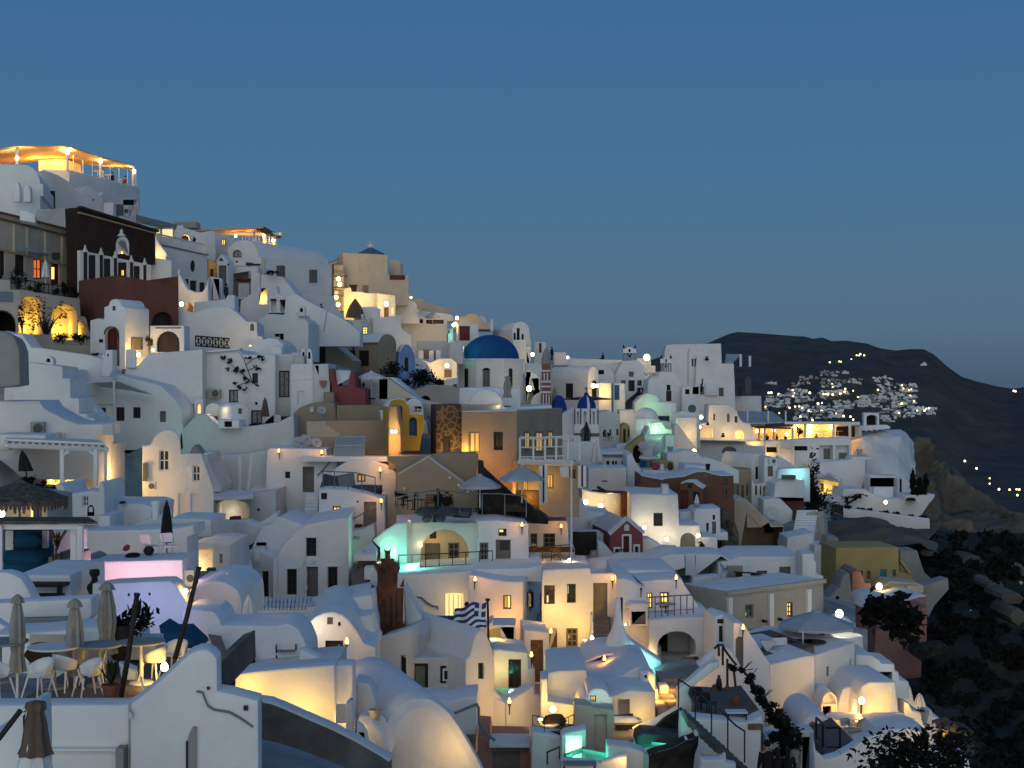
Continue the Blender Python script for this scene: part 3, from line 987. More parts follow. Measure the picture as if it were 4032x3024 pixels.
for k in range(16):
 a=P(505,760,104)
 e=P(R.uniform(380,680),R.uniform(470,600),104+R.uniform(-1,1))
 tr.tube([a,a.lerp(e,.5)+VV((R.uniform(-.2,.2),0,.2)),e],[.07,.04,.012],5)
tr.obj('trunk','bark',tree)
LV(tree,'crown',P(520,590,104),(2.0,1.2,1.7),330,.11,'leafdark')
SB(240,730,103,110,300,'dry climbing plant at the left lit arch',220,'leafdry',.10)
SB(680,840,104,220,130,'low green bush under the middle lit arch',260,'leaf',.10)
SB(880,850,105,240,150,'dark hedge in front of the right lit arch',300,'leafdark',.10)
T,f=H('garden_wall','brown retaining wall under the lit arcade','wall',102,[(260,960),(270,735),(560,740),(600,850),(1000,860),(1000,1000)],Y_=25,D=2,m='beige')
T,f=H('old_building','beige house end with a dark arch at the left edge',HC,98,[(-90,900),(-90,120),(110,150),(120,250),(230,250),(232,418),(200,425),(190,900)],Y_=20,D=5,m='beige',O_=[('ho^',-140,470,175,900,2.5)])
PL(T,f,[(-20,270),(140,275),(140,390),(-20,380)],-.05,.05,'bluegrey','blue_panel')
T,f=H('stone_vault','dark grey rounded stone vault at the left edge','vault',66,[(-90,1325),(-90,690),(60,700),(140,740),(180,800),(215,900),(225,1290),(120,1310)],Y_=15,sr=318,D=3,m='grey',bev=.3)
T,f=H('chapel','white gabled gatehouse with a tall red arched door','chapel',101,[(975,1120),(978,585),(1062,562),(1072,572),(1130,575),(1130,440),(1160,430),A(1180,1315,420,350,8),(1335,430),(1364,450),(1364,1120)],Y_=-22,sr=1622,m='white',O_=[('dk',1222,428,1256,478),('Dr^',1142,665,1292,1078,.35)])
q=A(1142,1292,740,660,8)
PL(T,f,[(1300,1080),(1300,760)]+[(1142+(x-1142)*1.05-2,y-12)for x,y in q][::-1]+q+[(1286,760),(1284,1080)],-.1,.02,'stone','door_surround')
SD(T,f,1364,1,[('sh',1425,768,1545,905)])
PL(T,f,[(1085,790),(1122,790),(1122,825),(1085,825)],-.08,.05,'iron','letter_box')
T,f=H('gateway','white gateway with a dark double-leaf arched gate','gateway',103,[(1632,960),(1632,642),(2008,640),(2008,960)],Y_=4,D=2.5,O_=[('Dk^',1705,702,1955,930,.4),('ho',1690,660,1970,673,.15)])
LA(1668,905,101.5,'small lit lamp at the foot of the white gateway',60,'w',.12)
LA(1508,960,101,'square yellow lamp on the wall right of the red door',70,'y',.2)
SB(1625,930,101.5,120,220,'dry straw-coloured plant beside the white gateway',200,'leafdry',.1)
T,f=H('garden_wall','low white wall below the gateway at the right of the red door','wall',99,[(1300,1500),(1370,1090),(1500,1080),(1560,1010),(1620,945),(2206,900),(2206,1500)],D=4,Y_=3)
PL(T,f,[(1380,900),(1480,905),(1480,1100),(1380,1100)],-.3,.3,'white','pier')
T,f=H('garden_wall','long white wall sloping down to the right below the lit arcade','wall',94,[(40,1500),(60,695),(130,730),(235,722),(252,745),(345,880),(430,882),(980,962),(1110,1000),(1240,1120),(1240,1500)],Y_=8,D=4)
T,f=H('chimney_stack','slim white chimney post left of the red door','chimney',92,[(1105,1200),(1112,980),(1140,975),(1145,905),(1228,905),(1228,1100),(1190,1200)],D=1.0,O_=[('hoo',1110,955,1140,995,.2),('hoo',1165,945,1185,985,.2)])
SB(1010,985,95,160,50,'dark creeper on the edge of the long sloping wall',90,'leafdark',.08,stem=0)
T,f=H('stepped_wall','white wall climbing in steps with a small arched chimney on top','wall',84,[(130,2000),(130,1335),(300,1275),(312,1040),(590,1075),(682,1090),(686,1215),(765,1215),(770,1432),(860,1432),(866,1602),(950,1602),(955,1645),(1030,1650),(1040,2000)],D=4,Y_=4)
CI(T,472,972,578,1082,84.5)
T,f=H('outbuilding','white cube just right of the stepped wall',HC,90,[(680,1400),(682,1110),(745,1118),(760,1240),(900,1270),(900,1400)],D=4)
T,f=H('house','white house with three dark blue openings behind a shade sail',HC,95,[(740,2000),(770,1180),(1065,1165),(1190,1165),(1310,1180),(1745,1290),(1900,1440),(1975,1560),(2010,2000)],D=9,O_=[('dk',1085,1535,1153,1660),('Dk',1265,1530,1355,1680),('dk',1450,1530,1530,1650),('sh',1740,1572,1805,1692),('lt',905,1275,955,1430,.3),('hoo',1002,1175,1020,1200,.2),('hoo',1035,1175,1052,1200,.2),('hoo',1018,1238,1036,1262,.2)])
T=TH('shade_sail','grey triangular shade sail on a white pole','shade sail',P(1245,1660,91))
SH(T,'sail','canvaswhite',[(770,1268,93),(1240,1245,91),(1300,1250,92),(1660,1385,94.5),(1500,1360,94.5),(1240,1290,94)],.05)
MB().tube([P(1245,1675,91),P(1240,1235,91)],.075,8).obj('pole','whitewood',T)
T,f=H('curved_wall','white curved stair wall sweeping down beside the stepped wall','wall',88,[(830,1345),(880,1370),(980,1480),(1100,1610),(1200,1700),(1200,1760),(860,1760)],D=1.2)
fr('B1')
T,f=H('oval_window_house','white terraced house with a single dark oval window',HC,131,[(185,1000),(185,380),(215,432),(740,560),(748,1000)],Y_=42,x=190,D=8,m='dull',R_='dull',O_=[('dko',550,618,606,752),('dk',478,825,535,930),('d3',548,842,618,960),('d3',650,862,708,970)])
PL(T,f,[(205,442),(742,560),(742,572),(205,456)],-.12,.02,'bluegrey','string_course')
BU('white balustrade on the terrace above the oval window',190,430,705,545,131,140.5,.8,40,w=.07)
T,f=H('terrace_house','white rooftop house with an arched recess and an agave before it',HC,146,[(385,560),(400,245),(475,240),(480,265),(660,320),(790,300),(825,310),(830,620),(790,640)],Y_=18,D=6,O_=[('ho^',455,342,545,425,.9)])
LF(f,490,400,.5,14,'w')
MB().box(P(520,245,148),2.2,2,.6).obj('water_tank','grey',T)
agave(592,440,142,85,90,'dark agave on the balustraded terrace',16,'leafdark')
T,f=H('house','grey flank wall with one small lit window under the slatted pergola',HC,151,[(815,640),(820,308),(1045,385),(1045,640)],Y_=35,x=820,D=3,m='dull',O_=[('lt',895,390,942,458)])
T,f=H('parapet_block','low white roof block behind the church vault',HC,153,[(810,650),(812,480),(900,440),(990,520),(1000,650)],D=5)
fa=156
T=TH('slatted_pergola','slatted pergola roof with warm lamps on the ridge behind the church','pergola',P(1250,420,158))
SH(T,'roof_panel','awning',[(600,288,152),(1345,258,158),(1365,285,166),(640,310,160)],.15)
sl=MB()
for k in range(9):
 t=k/8
 a,b=P(1270+10*t,272+12*t,156+0*t),None
 a=P(1265,280,157).lerp(P(1350,258,160),t)
 b=P(1480,385,160).lerp(P(1545,372,166),t)
 sl.tube([a,b],.09,4)
sl.obj('slats','oak',T)
SH(T,'side_roof','oak',[(1262,272,157),(1345,262,161),(1540,366,167),(1470,380,161)],.06)
for x,y0,y1,Y in((1252,290,450,158),(1360,300,460,161),(1462,375,470,161)):MB().box(P(x,(y0+y1)/2,Y),.25,.25,mt(y1-y0,Y)).obj('post','whitewood',T)
MB().box(P(1100,335,162),9,.3,.3).obj('beam','whitewood',T)
for i,(x,y,W)in enumerate(((1350,358,200),(1450,405,200),(1045,358,120))):
 LA(x,y,159.5,['lamp at the middle post of the slatted pergola','right-hand lamp under the tip of the slatted pergola','left-hand lamp under the long beam of the slatted pergola'][i],W,'o',.2,off=-.6)
L(1200,380,164,200,'o')
RL('roof_railing','low rail of the terrace under the slatted pergola',[(1080,440,158),(1480,445,160)],.8,12,'whitewood',.05,1)
T,f=H('roof_terrace','low terrace wall under the slatted pergola','wall',162,[(960,520),(960,415),(1480,435),(1480,520)],D=8)
T,f=H('church','white church with a long barrel vault and a half-round window in its gable','church',144,[(960,1120),(960,560),(950,470),A(950,1288,560,400,12)[2:],(1292,600),(1320,580),(1322,690),(1318,1120)],Y_=-26,sr=2085,m='white',O_=[('cu^',1012,508,1112,590),('hoo',1035,625,1070,650,.2)])
SD(T,f,1322,1,[('sh',1490,680,1575,815),('sh',1845,725,1925,865)])
PL(T,f,[(990,668),(1318,664),(1318,684),(990,690)],-.25,.02,'white','cornice')
for i,(x,y)in enumerate(((1180,650),(1215,655))):MB().box(P(x,y+10,143.5),.4,.3,.25).obj('roof_tile','stone',T)
MB().tube([P(1160,672,143),P(1315,668,143)],.09,5).obj('drain','timber',T)
T,f=H('side_building','white wing of the church with a brown-framed doorway',HC,141,[(950,1140),(950,690),(1210,690),(1215,1140)],Y_=-20,D=4,O_=[('Dk',1075,840,1205,1045),('dk',975,745,1000,770),('dk',1185,740,1210,765)])
PL(T,f,[(1062,842),(1070,822),(1208,825),(1214,845),(1190,862),(1085,862)],-.25,.02,'woodred','lintel')
BA(T,f,1100,862,1195,1015,-.02,.1,'dull','door_blind')
T,f=H('gate_pediment','small pedimented white doorway with a tall grey door','gateway',139,[(840,1060),(838,650),(832,622),(890,553),(958,632),(958,690),(955,1060)],Y_=-10,D=1.5,O_=[('Dg',860,678,945,1000,.2)])
PL(T,f,[(865,628),(888,590),(915,630)],-.05,.02,'stone','tympanum')
LA(965,668,138,'dark lantern by the pedimented doorway',0,m='iron',light=0)
T,f=H('ochre_house','narrow ochre house front squeezed beside the oval window house',HC,141,[(742,900),(745,608),(858,650),(858,900)],Y_=20,D=4,m='ochre',O_=[('Dk',768,714,806,800)])
L(800,640,138,40,'w')
T,f=H('gate_wall','white pier with a tall dark gate in front of the ochre house','gateway',134,[(748,1150),(750,800),(795,800),(890,822),(892,960),(890,1150)],D=.8,O_=[('Dg',800,822,868,1048,.3)])
PE(945,1094,132,'person in a navy jacket on the white path below the church',1.75,1.2,top='clothnavy',legs='clothnavy')
T,f=H('curved_wall','white wall with a round dip lit by a bright street lamp','wall',121,[(418,1300),(418,795),(430,770),(445,785),(480,860),(520,932),(600,968),(680,965),(715,920),(738,850),(748,810),(752,1060),(760,1300)],D=1.2)
LA(455,1098,119,'bright street lamp at the corner of the terracotta block',110,'w',.24,off=.6)
T,f=H('gate','small brown gate right of the bright street lamp','gate',118.5,[(512,1190),(512,1082),(545,1085),(582,1130),(582,1200)],D=.12,m='oak',bev=.01)
T,f=H('garden_wall','white wall with a raised block where the person in navy stands','wall',118,[(570,1300),(590,1080),(930,1045),(960,1000),(1035,1002),(1042,1300)],Y_=4,D=2.5)
T,f=H('cross_finial','small white cross on the wall beside the brown gate','cross',120.5,[(416,780),(416,720),(430,720),(430,780)],D=.15,bev=.02,B_=0)
BA(T,f,410,735,436,745,0,.15,'white','arm')
T,f=H('niche_house','white house with a sloping roof and a lit arched niche at its corner',HC,112,[(405,1700),(405,1145),(580,1190),(790,1130),(985,1130),(1060,1190),(1165,1285),(1275,1290),(1283,1445),(1340,1450),(1340,1700)],Y_=6,D=8,R_='white',O_=[('sh^',1203,1312,1246,1390)])
UL(1205,1568,110.5,'floor light washing the wall under the lit niche',42,'y')
lattice('dark criss-cross railing on the white house wall',608,1552,980,1580,109,110,.72,6)
T,f=H('white_pier','tall white pier below the church gable','wall',139,[(1205,1150),(1212,685),(1288,690),(1288,760),(1312,770),(1312,1150)],D=2)
T,f=H('terrace_house','white walls with a glowing yellow doorway under the church',HC,136,[(1080,1330),(1100,1060),(1222,985),(1308,970),(1322,775),(1555,800),(1692,975),(1700,1330)],D=5,O_=[('ni',1303,925,1388,1100,.5)])
LF(f,1335,1040,.15,26,'y')
SB(1440,790,135,150,70,'dark plants on the terrace edge under the church windows',120,'leafdark',.12)
T=TH('statue','pale slim pillar standing at the church corner','pillar',P(1350,765,137))
MB().lathe(P(1350,765,137),[(.14,0),(.18,.1),(.13,.4),(.2,.6),(.19,.9),(.2,1.1),(.13,1.3),(.13,1.4),(.02,1.5)],10).obj('shaft','cream',T)
T,f=H('bell_gable','white bell gable with two openings and dark beams','bell gable',131,[(1405,1235),(1415,1010),(1470,985),(1480,900),(1495,905),(1510,985),(1590,1020),(1610,1235)],D=1.2,O_=[('ni',1432,1040,1486,1190,.6),('ni',1532,1050,1590,1190,.6)])
for a in((1425,1045,1490,1062),(1528,1052,1595,1072),(1405,1195,1622,1222)):BA(T,f,*a,-.15,.1,'timber','beam')
T,f=H('lower_wall','grey-white retaining wall under the long church vault','wall',143,[(1680,1400),(1685,965),(2105,1010),(2140,1110),(2260,1300),(2260,1400)],Y_=20,D=3,m='dull')
T,f=H('stair_wall','white diagonal stair parapet running down to the right from the bell gable','wall',130,[(1540,1560),(1590,1010),(1700,985),(1820,1060),(2110,1205),(2260,1290),(2400,1400),(2400,1560)],D=2.5)
T,f=H('lower_house','plain white house below the bell gable with a dark angular opening',HC,123,[(1275,1720),(1290,1255),(1345,1245),(1400,1205),(1590,1215),(1600,1180),(1725,1190),(1730,1225),(1795,1250),(1838,1300),(1838,1720)],D=7,O_=[('ho',1522,1420,1568,1530,.3),('ho',1470,1420,1521,1455,.3)])
CI(T,1722,1112,1800,1230,122.5)
PE(1978,1185,131,'crouching figure in black on the stair parapet',1.5,1.2,'sit','clothblack','clothblack')
T=TH('wooden_pole','thin leaning wooden pole in front of the diagonal stair wall','pole',P(2005,1390,126))
MB().tube([P(2005,1400,126),P(2040,1170,126)],.07,6).obj('pole','cream',T)
fr('C1')
T,f=H('skyline_block','large windowless cream block alone on the skyline',HC,168,[(278,700),(275,122),(762,146),(766,362),(786,372),(786,420),(955,422),(958,370),(990,372),(994,700)],Y_=12,x=275,sl=183,m='cream',R_='cream',bev=.06)
BA(T,f,788,368,955,418,.15,.3,'woodred','parapet_panel')
PL(T,f,[(455,360),(458,210),(560,205),(572,230),(570,355),(556,358),(556,225),(470,225),(468,362)],-.03,.02,'stain','bricked_window')
T,f=H('roof_vault','small round-topped cream stair head behind the skyline block',HC,176,[(775,450),(775,205),(830,200),A(800,905,250,202,6,90,0),(905,450)],D=4,m='cream')
T=TH('chapel_roof','dark pyramid roof with a white cross behind the skyline block','chapel',P(575,140,180))
MB().lathe(P(578,135,180),[(1.9,-.6),(1.7,0),(.2,.75),(.01,.8)],8).obj('roof','bluegrey',T)
c=P(575,108,180)
MB().box(c+VV((0,0,.55)),.2,.2,1.0).box(c+VV((0,0,.7)),.7,.21,.2).obj('cross','white',T)
T,f=H('lit_shop','narrow lit shop front hung with lamps at the left of the skyline block','shop',166,[(165,760),(165,250),(285,260),(288,760)],D=3,m='cream',O_=[('ls',180,540,230,575),('ni',175,600,275,740,.8)])
for i,(x,y)in enumerate(((228,410),(243,470),(205,610),(225,690))):
 LA(x,y,164.5,['uppermost','second','third','lowest'][i]+' of the four lamps on the narrow lit shop front',90,'w',.3,name='shop_lamp')
for i,y in enumerate((380,500,590)):MB().box(P(210,y,165),2.2,.8,.15).obj('shelf','timber',T)
T=TH('canopy','small tilted grey canopy high on the lit shop corner','awning',P(165,235,165))
SH(T,'canopy','canvasgrey',[(108,225,164),(225,198,166),(225,215,164),(118,250,162)],.12)
MB().tube([P(170,760,165),P(170,240,165)],.1,5).obj('post','iron',T)
T,f=H('lit_house','house washed in yellow light below the skyline block',HC,162,[(285,860),(285,512),(362,500),(374,550),(500,548),(520,566),(655,564),(658,860)],Y_=6,D=5)
L(280,640,158,420,'y',.3)
L(480,560,157.5,160,'w',.3)
L(320,720,159,150,'y',.3)
AC(490,478,552,555,163,'dark air conditioner on the roof of the yellow-lit house','grille')
PO(390,545,163,90,70,'dark round basket on the roof of the yellow-lit house','darkstone',name='basket',shape=2,cat='basket')
T,f=H('lamp_house','grey house with a blazing lamp above its door',HC,161,[(655,860),(655,562),(845,592),(850,640),(850,860)],Y_=12,D=4,m='dull',O_=[('Do',725,722,778,828),('ls',805,720,830,795)])
LA(750,680,159.5,'blazing lamp over the door of the grey house',260,'w',.34,off=.7)
T,f=H('lower_house','low white house with drum chimneys in front of the yellow-lit house',HC,157,[(400,860),(395,740),(440,715),(640,712),(685,740),(690,860)],Y_=4,D=4)
T,f=H('lower_house','white house with a single lit doorway under the drum chimneys',HC,152,[(330,1030),(345,870),(480,850),(640,880),(650,1030)],D=5,O_=[('lt',488,930,548,1012)])
for i,(x,y)in enumerate(((490,850),(530,850),(555,885),(600,885))):
 PO(x,y,151-i*.3,38,55,['first','second','third','fourth'][i]+' drum chimney from the left in the row of four','white','chimney_pot',2,'chimney')
PE(205,910,149,'person in a lilac shirt on the steps below the lit shop',1.72,.8,top='clothlilac',legs='clothblack')
T=TH('umbrella_group','folded dark parasol by the steps near the lilac shirt','umbrella',P(405,830,156))
MB().lathe(P(410,830,156),[(.9,0),(.7,.8),(.5,1.3),(.05,2.0)],10,flute=.15).obj('canopy','canvasbrown',T)
MB().tube([P(370,830,156),P(370,730,156)],.12,6).obj('pole','canvasbrown',T)
UC(365,1015,880,146,'canvasgrey','folded grey parasol below the steps of the lit shop',.5,1)
T,f=H('vaulted_house','white house with a rounded end right of the blazing lamp',HC,172,[(845,900),(845,640),(860,632),(1000,636),(1050,650),(1078,690),(1085,735),(1112,740),(1115,900)],Y_=10,D=8)
T,f=H('ridge_house','cream flat-roofed house stepping down the skyline',HC,184,[(1000,860),(1010,628),(1100,620),(1165,622),(1168,655),(1310,700),(1455,735),(1458,800),(1440,860)],Y_=10,D=6,m='cream')
LA(1018,612,182,'small lamp on the roof edge of the stepping cream house',20,'w',.18)
T,f=H('terrace_house','wide white terrace wall with dark red panels under the cream skyline house',HC,174,[(912,1300),(915,830),(1110,800),(1115,758),(1380,785),(1470,800),(1480,870),(1412,872),(1412,1300)],Y_=8,D=6,O_=[('ho',1092,848,1150,892,.3),('ho',1183,855,1376,898,.3)])
BA(T,f,1186,866,1374,898,.1,.25,'woodred','bench_panel')
UO(1255,765,825,180,900,172,'canvasgrey','pale open parasol above the dark red terrace panels',8)
for i,(x,y,W)in enumerate(((1520,835,180),(1482,912,160),(1502,900,60))):
 LA(x,y,170,['upper lamp','lower left lamp','lower right lamp'][i]+' of the cluster beside the dark red door',W,'w',.26)
T,f=H('dome_house','cream rounded roof on the skyline left of the blue dome',HC,182,[(1470,960),(1475,830),(1545,840),(1570,800),A(1570,1790,880,785,10)[2:],(1885,882),(1895,960)],D=8,m='cream')
L(1560,900,178,120,'w',.3)
T,f=H('roof_vault','far pale dome behind the rounded cream roof',HC,190,[(1700,900),A(1700,1850,900,810,8),(1850,900)],D=6)
T,f=H('red_door_house','white round-topped house with a broad dark red door',HC,168,[(1528,1300),(1530,910),A(1535,1665,910,878,8),(1668,905),(1752,900),(1758,1040),(1760,1300)],Y_=5,D=5,O_=[('Dr',1545,922,1660,1082,.25)])
T,f=H('cube_house','small white cube with a pale green lit side below the dark red door',HC,163,[(1412,1300),(1415,955),(1478,945),(1480,1085),(1575,1100),(1580,1300)],D=4,O_=[('ho',1414,955,1440,1000,.2)])
L(1445,1030,161.5,22,'c')
L(1600,1160,160,25,'c')
PL(T,f,[(1490,1155),(1525,1155),(1522,1175),(1505,1180)],-.2,.02,'iron','wall_bracket')
T,f=H('vault_house','white barrel-vaulted house with three dark slit windows beside the blue dome',HC,178,[(2115,1300),(2118,960),A(2118,2312,980,875,10),(2318,1075),(2330,1085),(2330,1300)],Y_=14,sl=1905,m='white',O_=[('ho',2135,998,2162,1075,.3),('ho',2170,945,2205,1075,.3),('ho',2222,1010,2248,1075,.3)])
CI(T,1882,845,1912,980,177,hole=0)
T,f=H('stepped_house','tall white house with a stepped gable behind the tan vault',HC,150,[(480,1260),(600,1000),(605,842),(905,800),(908,830),(918,955),(960,980),(1015,1025),(1028,1100),(1050,1130),(1060,1420),(850,1420)],Y_=8,D=5)
T,f=H('low_house','low grey-white house with a rounded gable above the lit stairs',HC,160,[(1080,1330),(1085,1080),(1180,1080),(1300,1090),(1400,1085),(1450,1120),(1455,1160),(1450,1330)],Y_=4,D=5,m='dull')
T,f=H('low_house','pale box house with a round wall bracket left of the blue dome',HC,158,[(1425,1340),(1430,1225),(1445,1090),(1580,1100),(1590,1340)],D=4,m='dull')
T,f=H('tan_vault_house','tan barrel-vaulted house with a pale roof and dark windows',HC,138,[(658,1480),(658,1100),A(658,862,1130,1003,12),(862,1480)],Y_=48,x=660,sl=-60,m='tan',R_='white',bev=.06)
SD(T,f,658,0,[('Dk',462,1190,560,1352),('dk',352,1185,412,1300),('dk',275,1180,318,1222)],'tan')
T,f=H('tan_wing','tan house wing with a wide dark wooden door and a sloping stair wall',HC,135.5,[(-60,1600),(-55,1085),(150,1088),(405,1300),(395,1600)],Y_=-6,D=3,m='tan',R_='cream',O_=[('Dk',-38,1125,88,1335)])
LA(392,1165,134,'iron lantern on the tan vault house',0,m='iron',light=0,r=.16)
T,f=H('blue_vault_house','blue painted house with a rounded gable and slim arched door',HC,140,[(875,1600),(878,1260),A(880,1062,1290,1115,12),(1068,1372),(1195,1385),(1192,1600)],Y_=18,sl=842,m='bluepl',R_='white',O_=[('Dk^',948,1262,990,1420)])
T,f=H('stair_wall','white stair parapet curving down beside the lit stairs','wall',146,[(1050,1600),(1052,1270),(1110,1272),(1190,1330),(1250,1430),(1290,1500),(1300,1600)],D=1)
T,f=H('lit_stair_house','white house glowing from a lamp above its small door left of the blue dome',HC,150,[(1140,1700),(1145,1290),(1225,1320),(1330,1275),(1450,1275),(1520,1320),(1525,1700)],D=4,O_=[('sh',1380,1395,1462,1482)])
LA(1410,1352,148.4,'lamp above the small door left of the blue dome',190,'y',.28,off=.5)
L(1250,1400,147,90,'w')
for i,x in enumerate((1128,1240,1315)):pass
T=TH('gate','weathered wooden gate between white posts above the lit stairs','gate',P(1130,1300,152))
for x in(1128,1242,1316):MB().box(P(x,1245,152),.5,.5,mt(110,152)).obj('post','white',T)
for x0,x1,y0 in((1145,1235,1175),(1252,1308,1190)):MB().box(P((x0+x1)/2,y0+55,152.2),mt(x1-x0,152),.1,mt(105,152)).obj('leaf','woodgrey',T)
T=TH('thin_post','slim white post beside the blue painted house','post',P(1042,1300,146))
MB().box(P(1042,1190,146),.35,.35,mt(210,146)).obj('shaft','white',T)
T,f=H('low_wall','low white wall with a lit niche under the lit stairs','wall',147,[(1330,1720),(1335,1545),(1420,1490),(1525,1480),(1530,1720)],D=2,O_=[('ls',1488,1555,1520,1600)])
Y0=160
T=TH('domed_church','white octagonal church drum under a big blue dome','church',P(1880,1640,Y0))
cxp=P(1878,1512,Y0).x
rin=mt(362,Y0)
cen=VV((cxp,Y0+rin,0))
ztop,zbot,zs=P(0,1284,Y0).z,P(0,1760,Y0).z,0
ro=rin/math.cos(math.pi/8)
oc=[cen+VV((ro*math.sin(math.pi/8+k*math.pi/4+math.pi),ro*math.cos(math.pi/8+k*math.pi/4+math.pi),0))for k in range(8)]
MB().prism([VV((p.x,p.y,zbot))for p in oc],(0,0,ztop-zbot)).obj('drum','white',T,0)
MB().prism([cen+(VV((p.x,p.y,0))-cen)*1.025+VV((0,0,ztop-.08))for p in oc],(0,0,.16)).obj('cornice','white',T,0)
rd=mt(320,Y0)
MB().lathe(cen+VV((0,0,ztop+.05)),[(rd*math.cos(rad(10*i)),mt(272,Y0)*math.sin(rad(10*i)))for i in range(9)]+[(.01,mt(272,Y0))],40).obj('dome','domeblue',T,60)
for t in(-.9,-.35,.3,.85):
 a=VV((math.sin(t)*rd*.82,-math.cos(t)*rd*.82,mt(150,Y0)))
 MB().ball(cen+a+VV((0,0,ztop)),.12).obj('dome_knob','domeblue',T)
g0=Face(1878,Y0,0)
fr('C1')
for wi,(Y_,x0,x1,y0,y1,s)in enumerate(((0,1800,1878,1372,1582,'bg^'),)):
 st,qq=OQ(g0,(s,x0,y0,x1,y1))
 OP(T,g0,st,qq,'white',proud=1)
 PL(T,g0,[(1792,1400)]+A(1792,1886,1402,1365,8)+[(1886,1400),(1876,1400)]+A(1800,1878,1402,1378,8)[::-1]+[(1800,1400)],-.12,.02,'white','arch_moulding')
for sx,xs in((-1,1625),(1,2100)):
 a,b=(oc[0],oc[1])if sx>0 else(oc[0],oc[1])
 nrm=VV((sx*math.sin(math.pi/4),-math.cos(math.pi/4),0))
 fa=Face(xs,Y0,sx*45)
 fa.o=VV((cen.x,cen.y,0))+nrm*rin
 st,qq=OQ(fa,('dk^',xs-17,1382,xs+17,1588))
 OP(T,fa,st,qq,'white',proud=1)
T,f=H('rock_bank','bare tan rocky bank under the bushes','rock',134,[(380,1800),(385,1480),(560,1440),(760,1500),(900,1560),(1030,1650),(1200,1800)],D=5,m='cream',bev=.3)
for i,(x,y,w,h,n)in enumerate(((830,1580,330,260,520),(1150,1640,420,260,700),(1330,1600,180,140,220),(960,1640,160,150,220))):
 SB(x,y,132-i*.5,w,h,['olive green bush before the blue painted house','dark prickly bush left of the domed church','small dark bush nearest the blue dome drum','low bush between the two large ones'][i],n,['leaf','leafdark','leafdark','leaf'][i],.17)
T,f=H('garden_wall','brown-grey wall under the dark bushes left of the domed church','wall',130,[(990,1900),(1000,1640),(1230,1560),(1420,1570),(1545,1600),(1550,1900)],D=3,m='beige',O_=[('ho^',1120,1680,1230,1760,.8)])
fr('B2')
T,f=H('white_house','broad white house with a vine and an air conditioner on its wall',HC,101,[(130,1330),(135,388),(300,372),(545,350),(562,402),(925,408),(926,1330)],D=9,O_=[('dk',672,606,735,720),('cu',418,786,518,925),('cu',660,1010,782,1158),('sh',905,1062,985,1146),('hoo',700,918,732,954,.15)])
PL(T,f,[(130,388),(130,370),(545,332),(548,352),(300,374)],-.35,1.0,'white','roof_edge')
PL(T,f,[(308,1180),(308,392),(322,390),(322,1180)],-.06,.02,'white','pilaster')
AC(190,782,322,876,100.5,'air conditioner on the wall of the broad white house','beige')
v=TH('climbing_vine','sparse dark vine spreading over the white house wall','vine',P(665,660,100.8))
vb=MB()
for pts in([(670,700),(620,560),(575,440),(530,380)],[(650,690),(560,610),(480,540),(400,490)],[(640,690),(590,640),(540,580)],[(600,520),(680,450),(770,430)],[(620,580),(700,545),(760,550)],[(650,700),(540,730),(500,760)],[(660,700),(720,740)]):
 vb.tube([P(x,y,100.7)for x,y in pts],[.035-.008*i for i in range(len(pts))],4)
vb.obj('stems','bark',v)
for i,(x,y,a,b,n)in enumerate(((355,430,40,60,60),(450,480,60,40,50),(520,560,90,70,90),(760,445,80,35,70),(730,545,55,30,55),(520,740,60,50,70),(400,560,40,30,25),(590,690,50,60,40),(620,440,50,30,25),(590,780,30,25,25),(725,740,25,20,18))):
 LV(v,'foliage',P(x,y,100.6),(mt(a,100),.12,mt(b,100)),n,.10,'leaf')
T,f=H('hip_roof','white hipped roof block with a square box on it','roof block',107,[(575,440),(595,350),(740,252),(850,222),(935,230),(1010,290),(1045,400),(1045,440)],D=6)
BK(T,104,[(858,410),(858,322),(992,318),(995,410)],D=2.5,B_=0)
T,f=H('white_house','recessed grey bay with one tall dark-framed window',HC,102.5,[(920,1080),(922,402),(1095,395),(1110,380),(1240,375),(1245,1080)],Y_=8,D=5,m='dull',O_=[('cu',965,580,1076,868)])
T,f=H('white_house','white block with a half-hidden shutter door right of the recessed bay',HC,100,[(1085,1080),(1088,508),(1335,502),(1345,640),(1360,820),(1382,985),(1382,1080)],D=4,O_=[('Dw',1162,796,1246,970)])
PL(T,f,[(1088,678),(1350,655),(1350,664),(1088,690)],-.05,.02,'white','ledge')
CI(T,1200,332,1258,520,101.5)
CI(T,1262,335,1325,520,100.8)
BK(T,100.4,[(1112,520),(1112,420),(1238,418),(1238,520)],D=1,m='stain',P_='parapet',B_=0)
T,f=H('white_house','narrow grey-white house with a pink wall bracket',HC,99.5,[(1338,1080),(1338,510),(1500,502),(1512,690),(1548,702),(1556,818),(1456,818),(1458,1080)],D=4,m='dull',O_=[('wh',1352,515,1396,632)])
PL(T,f,[(1408,686),(1486,686),(1470,745),(1448,768),(1425,745)],-.25,.02,'pink','wall_bracket')
UC(812,1170,868,98,'canvasbrown','folded brown parasol before the broad white house',.42,0)
T,f=H('vault_shed','small white barrel-vaulted shed with a warm-lit roof','shed',96,[(445,1200),(445,1010),A(445,642,1010,930,8),(642,1200)],Y_=32,sl=298,m='white',O_=[('sh',522,990,562,1050)])
T,f=H('planter_wall','low white planter with a small shrub by the vaulted shed','planter',94,[(295,1210),(300,1110),(445,1118),(530,1118),(532,1210)],D=2,O_=[('ho',368,1130,452,1192,.3)])
SB(410,1195,94,80,70,'small shrub in the low white planter',90,'leaf',.08)
T,f=H('vault_shed','low white vault behind the vaulted shed','shed',98,[(150,1080),(160,1000),A(160,330,1000,930,8),(330,1080)],D=4)
L(290,1000,94.5,26,'n')
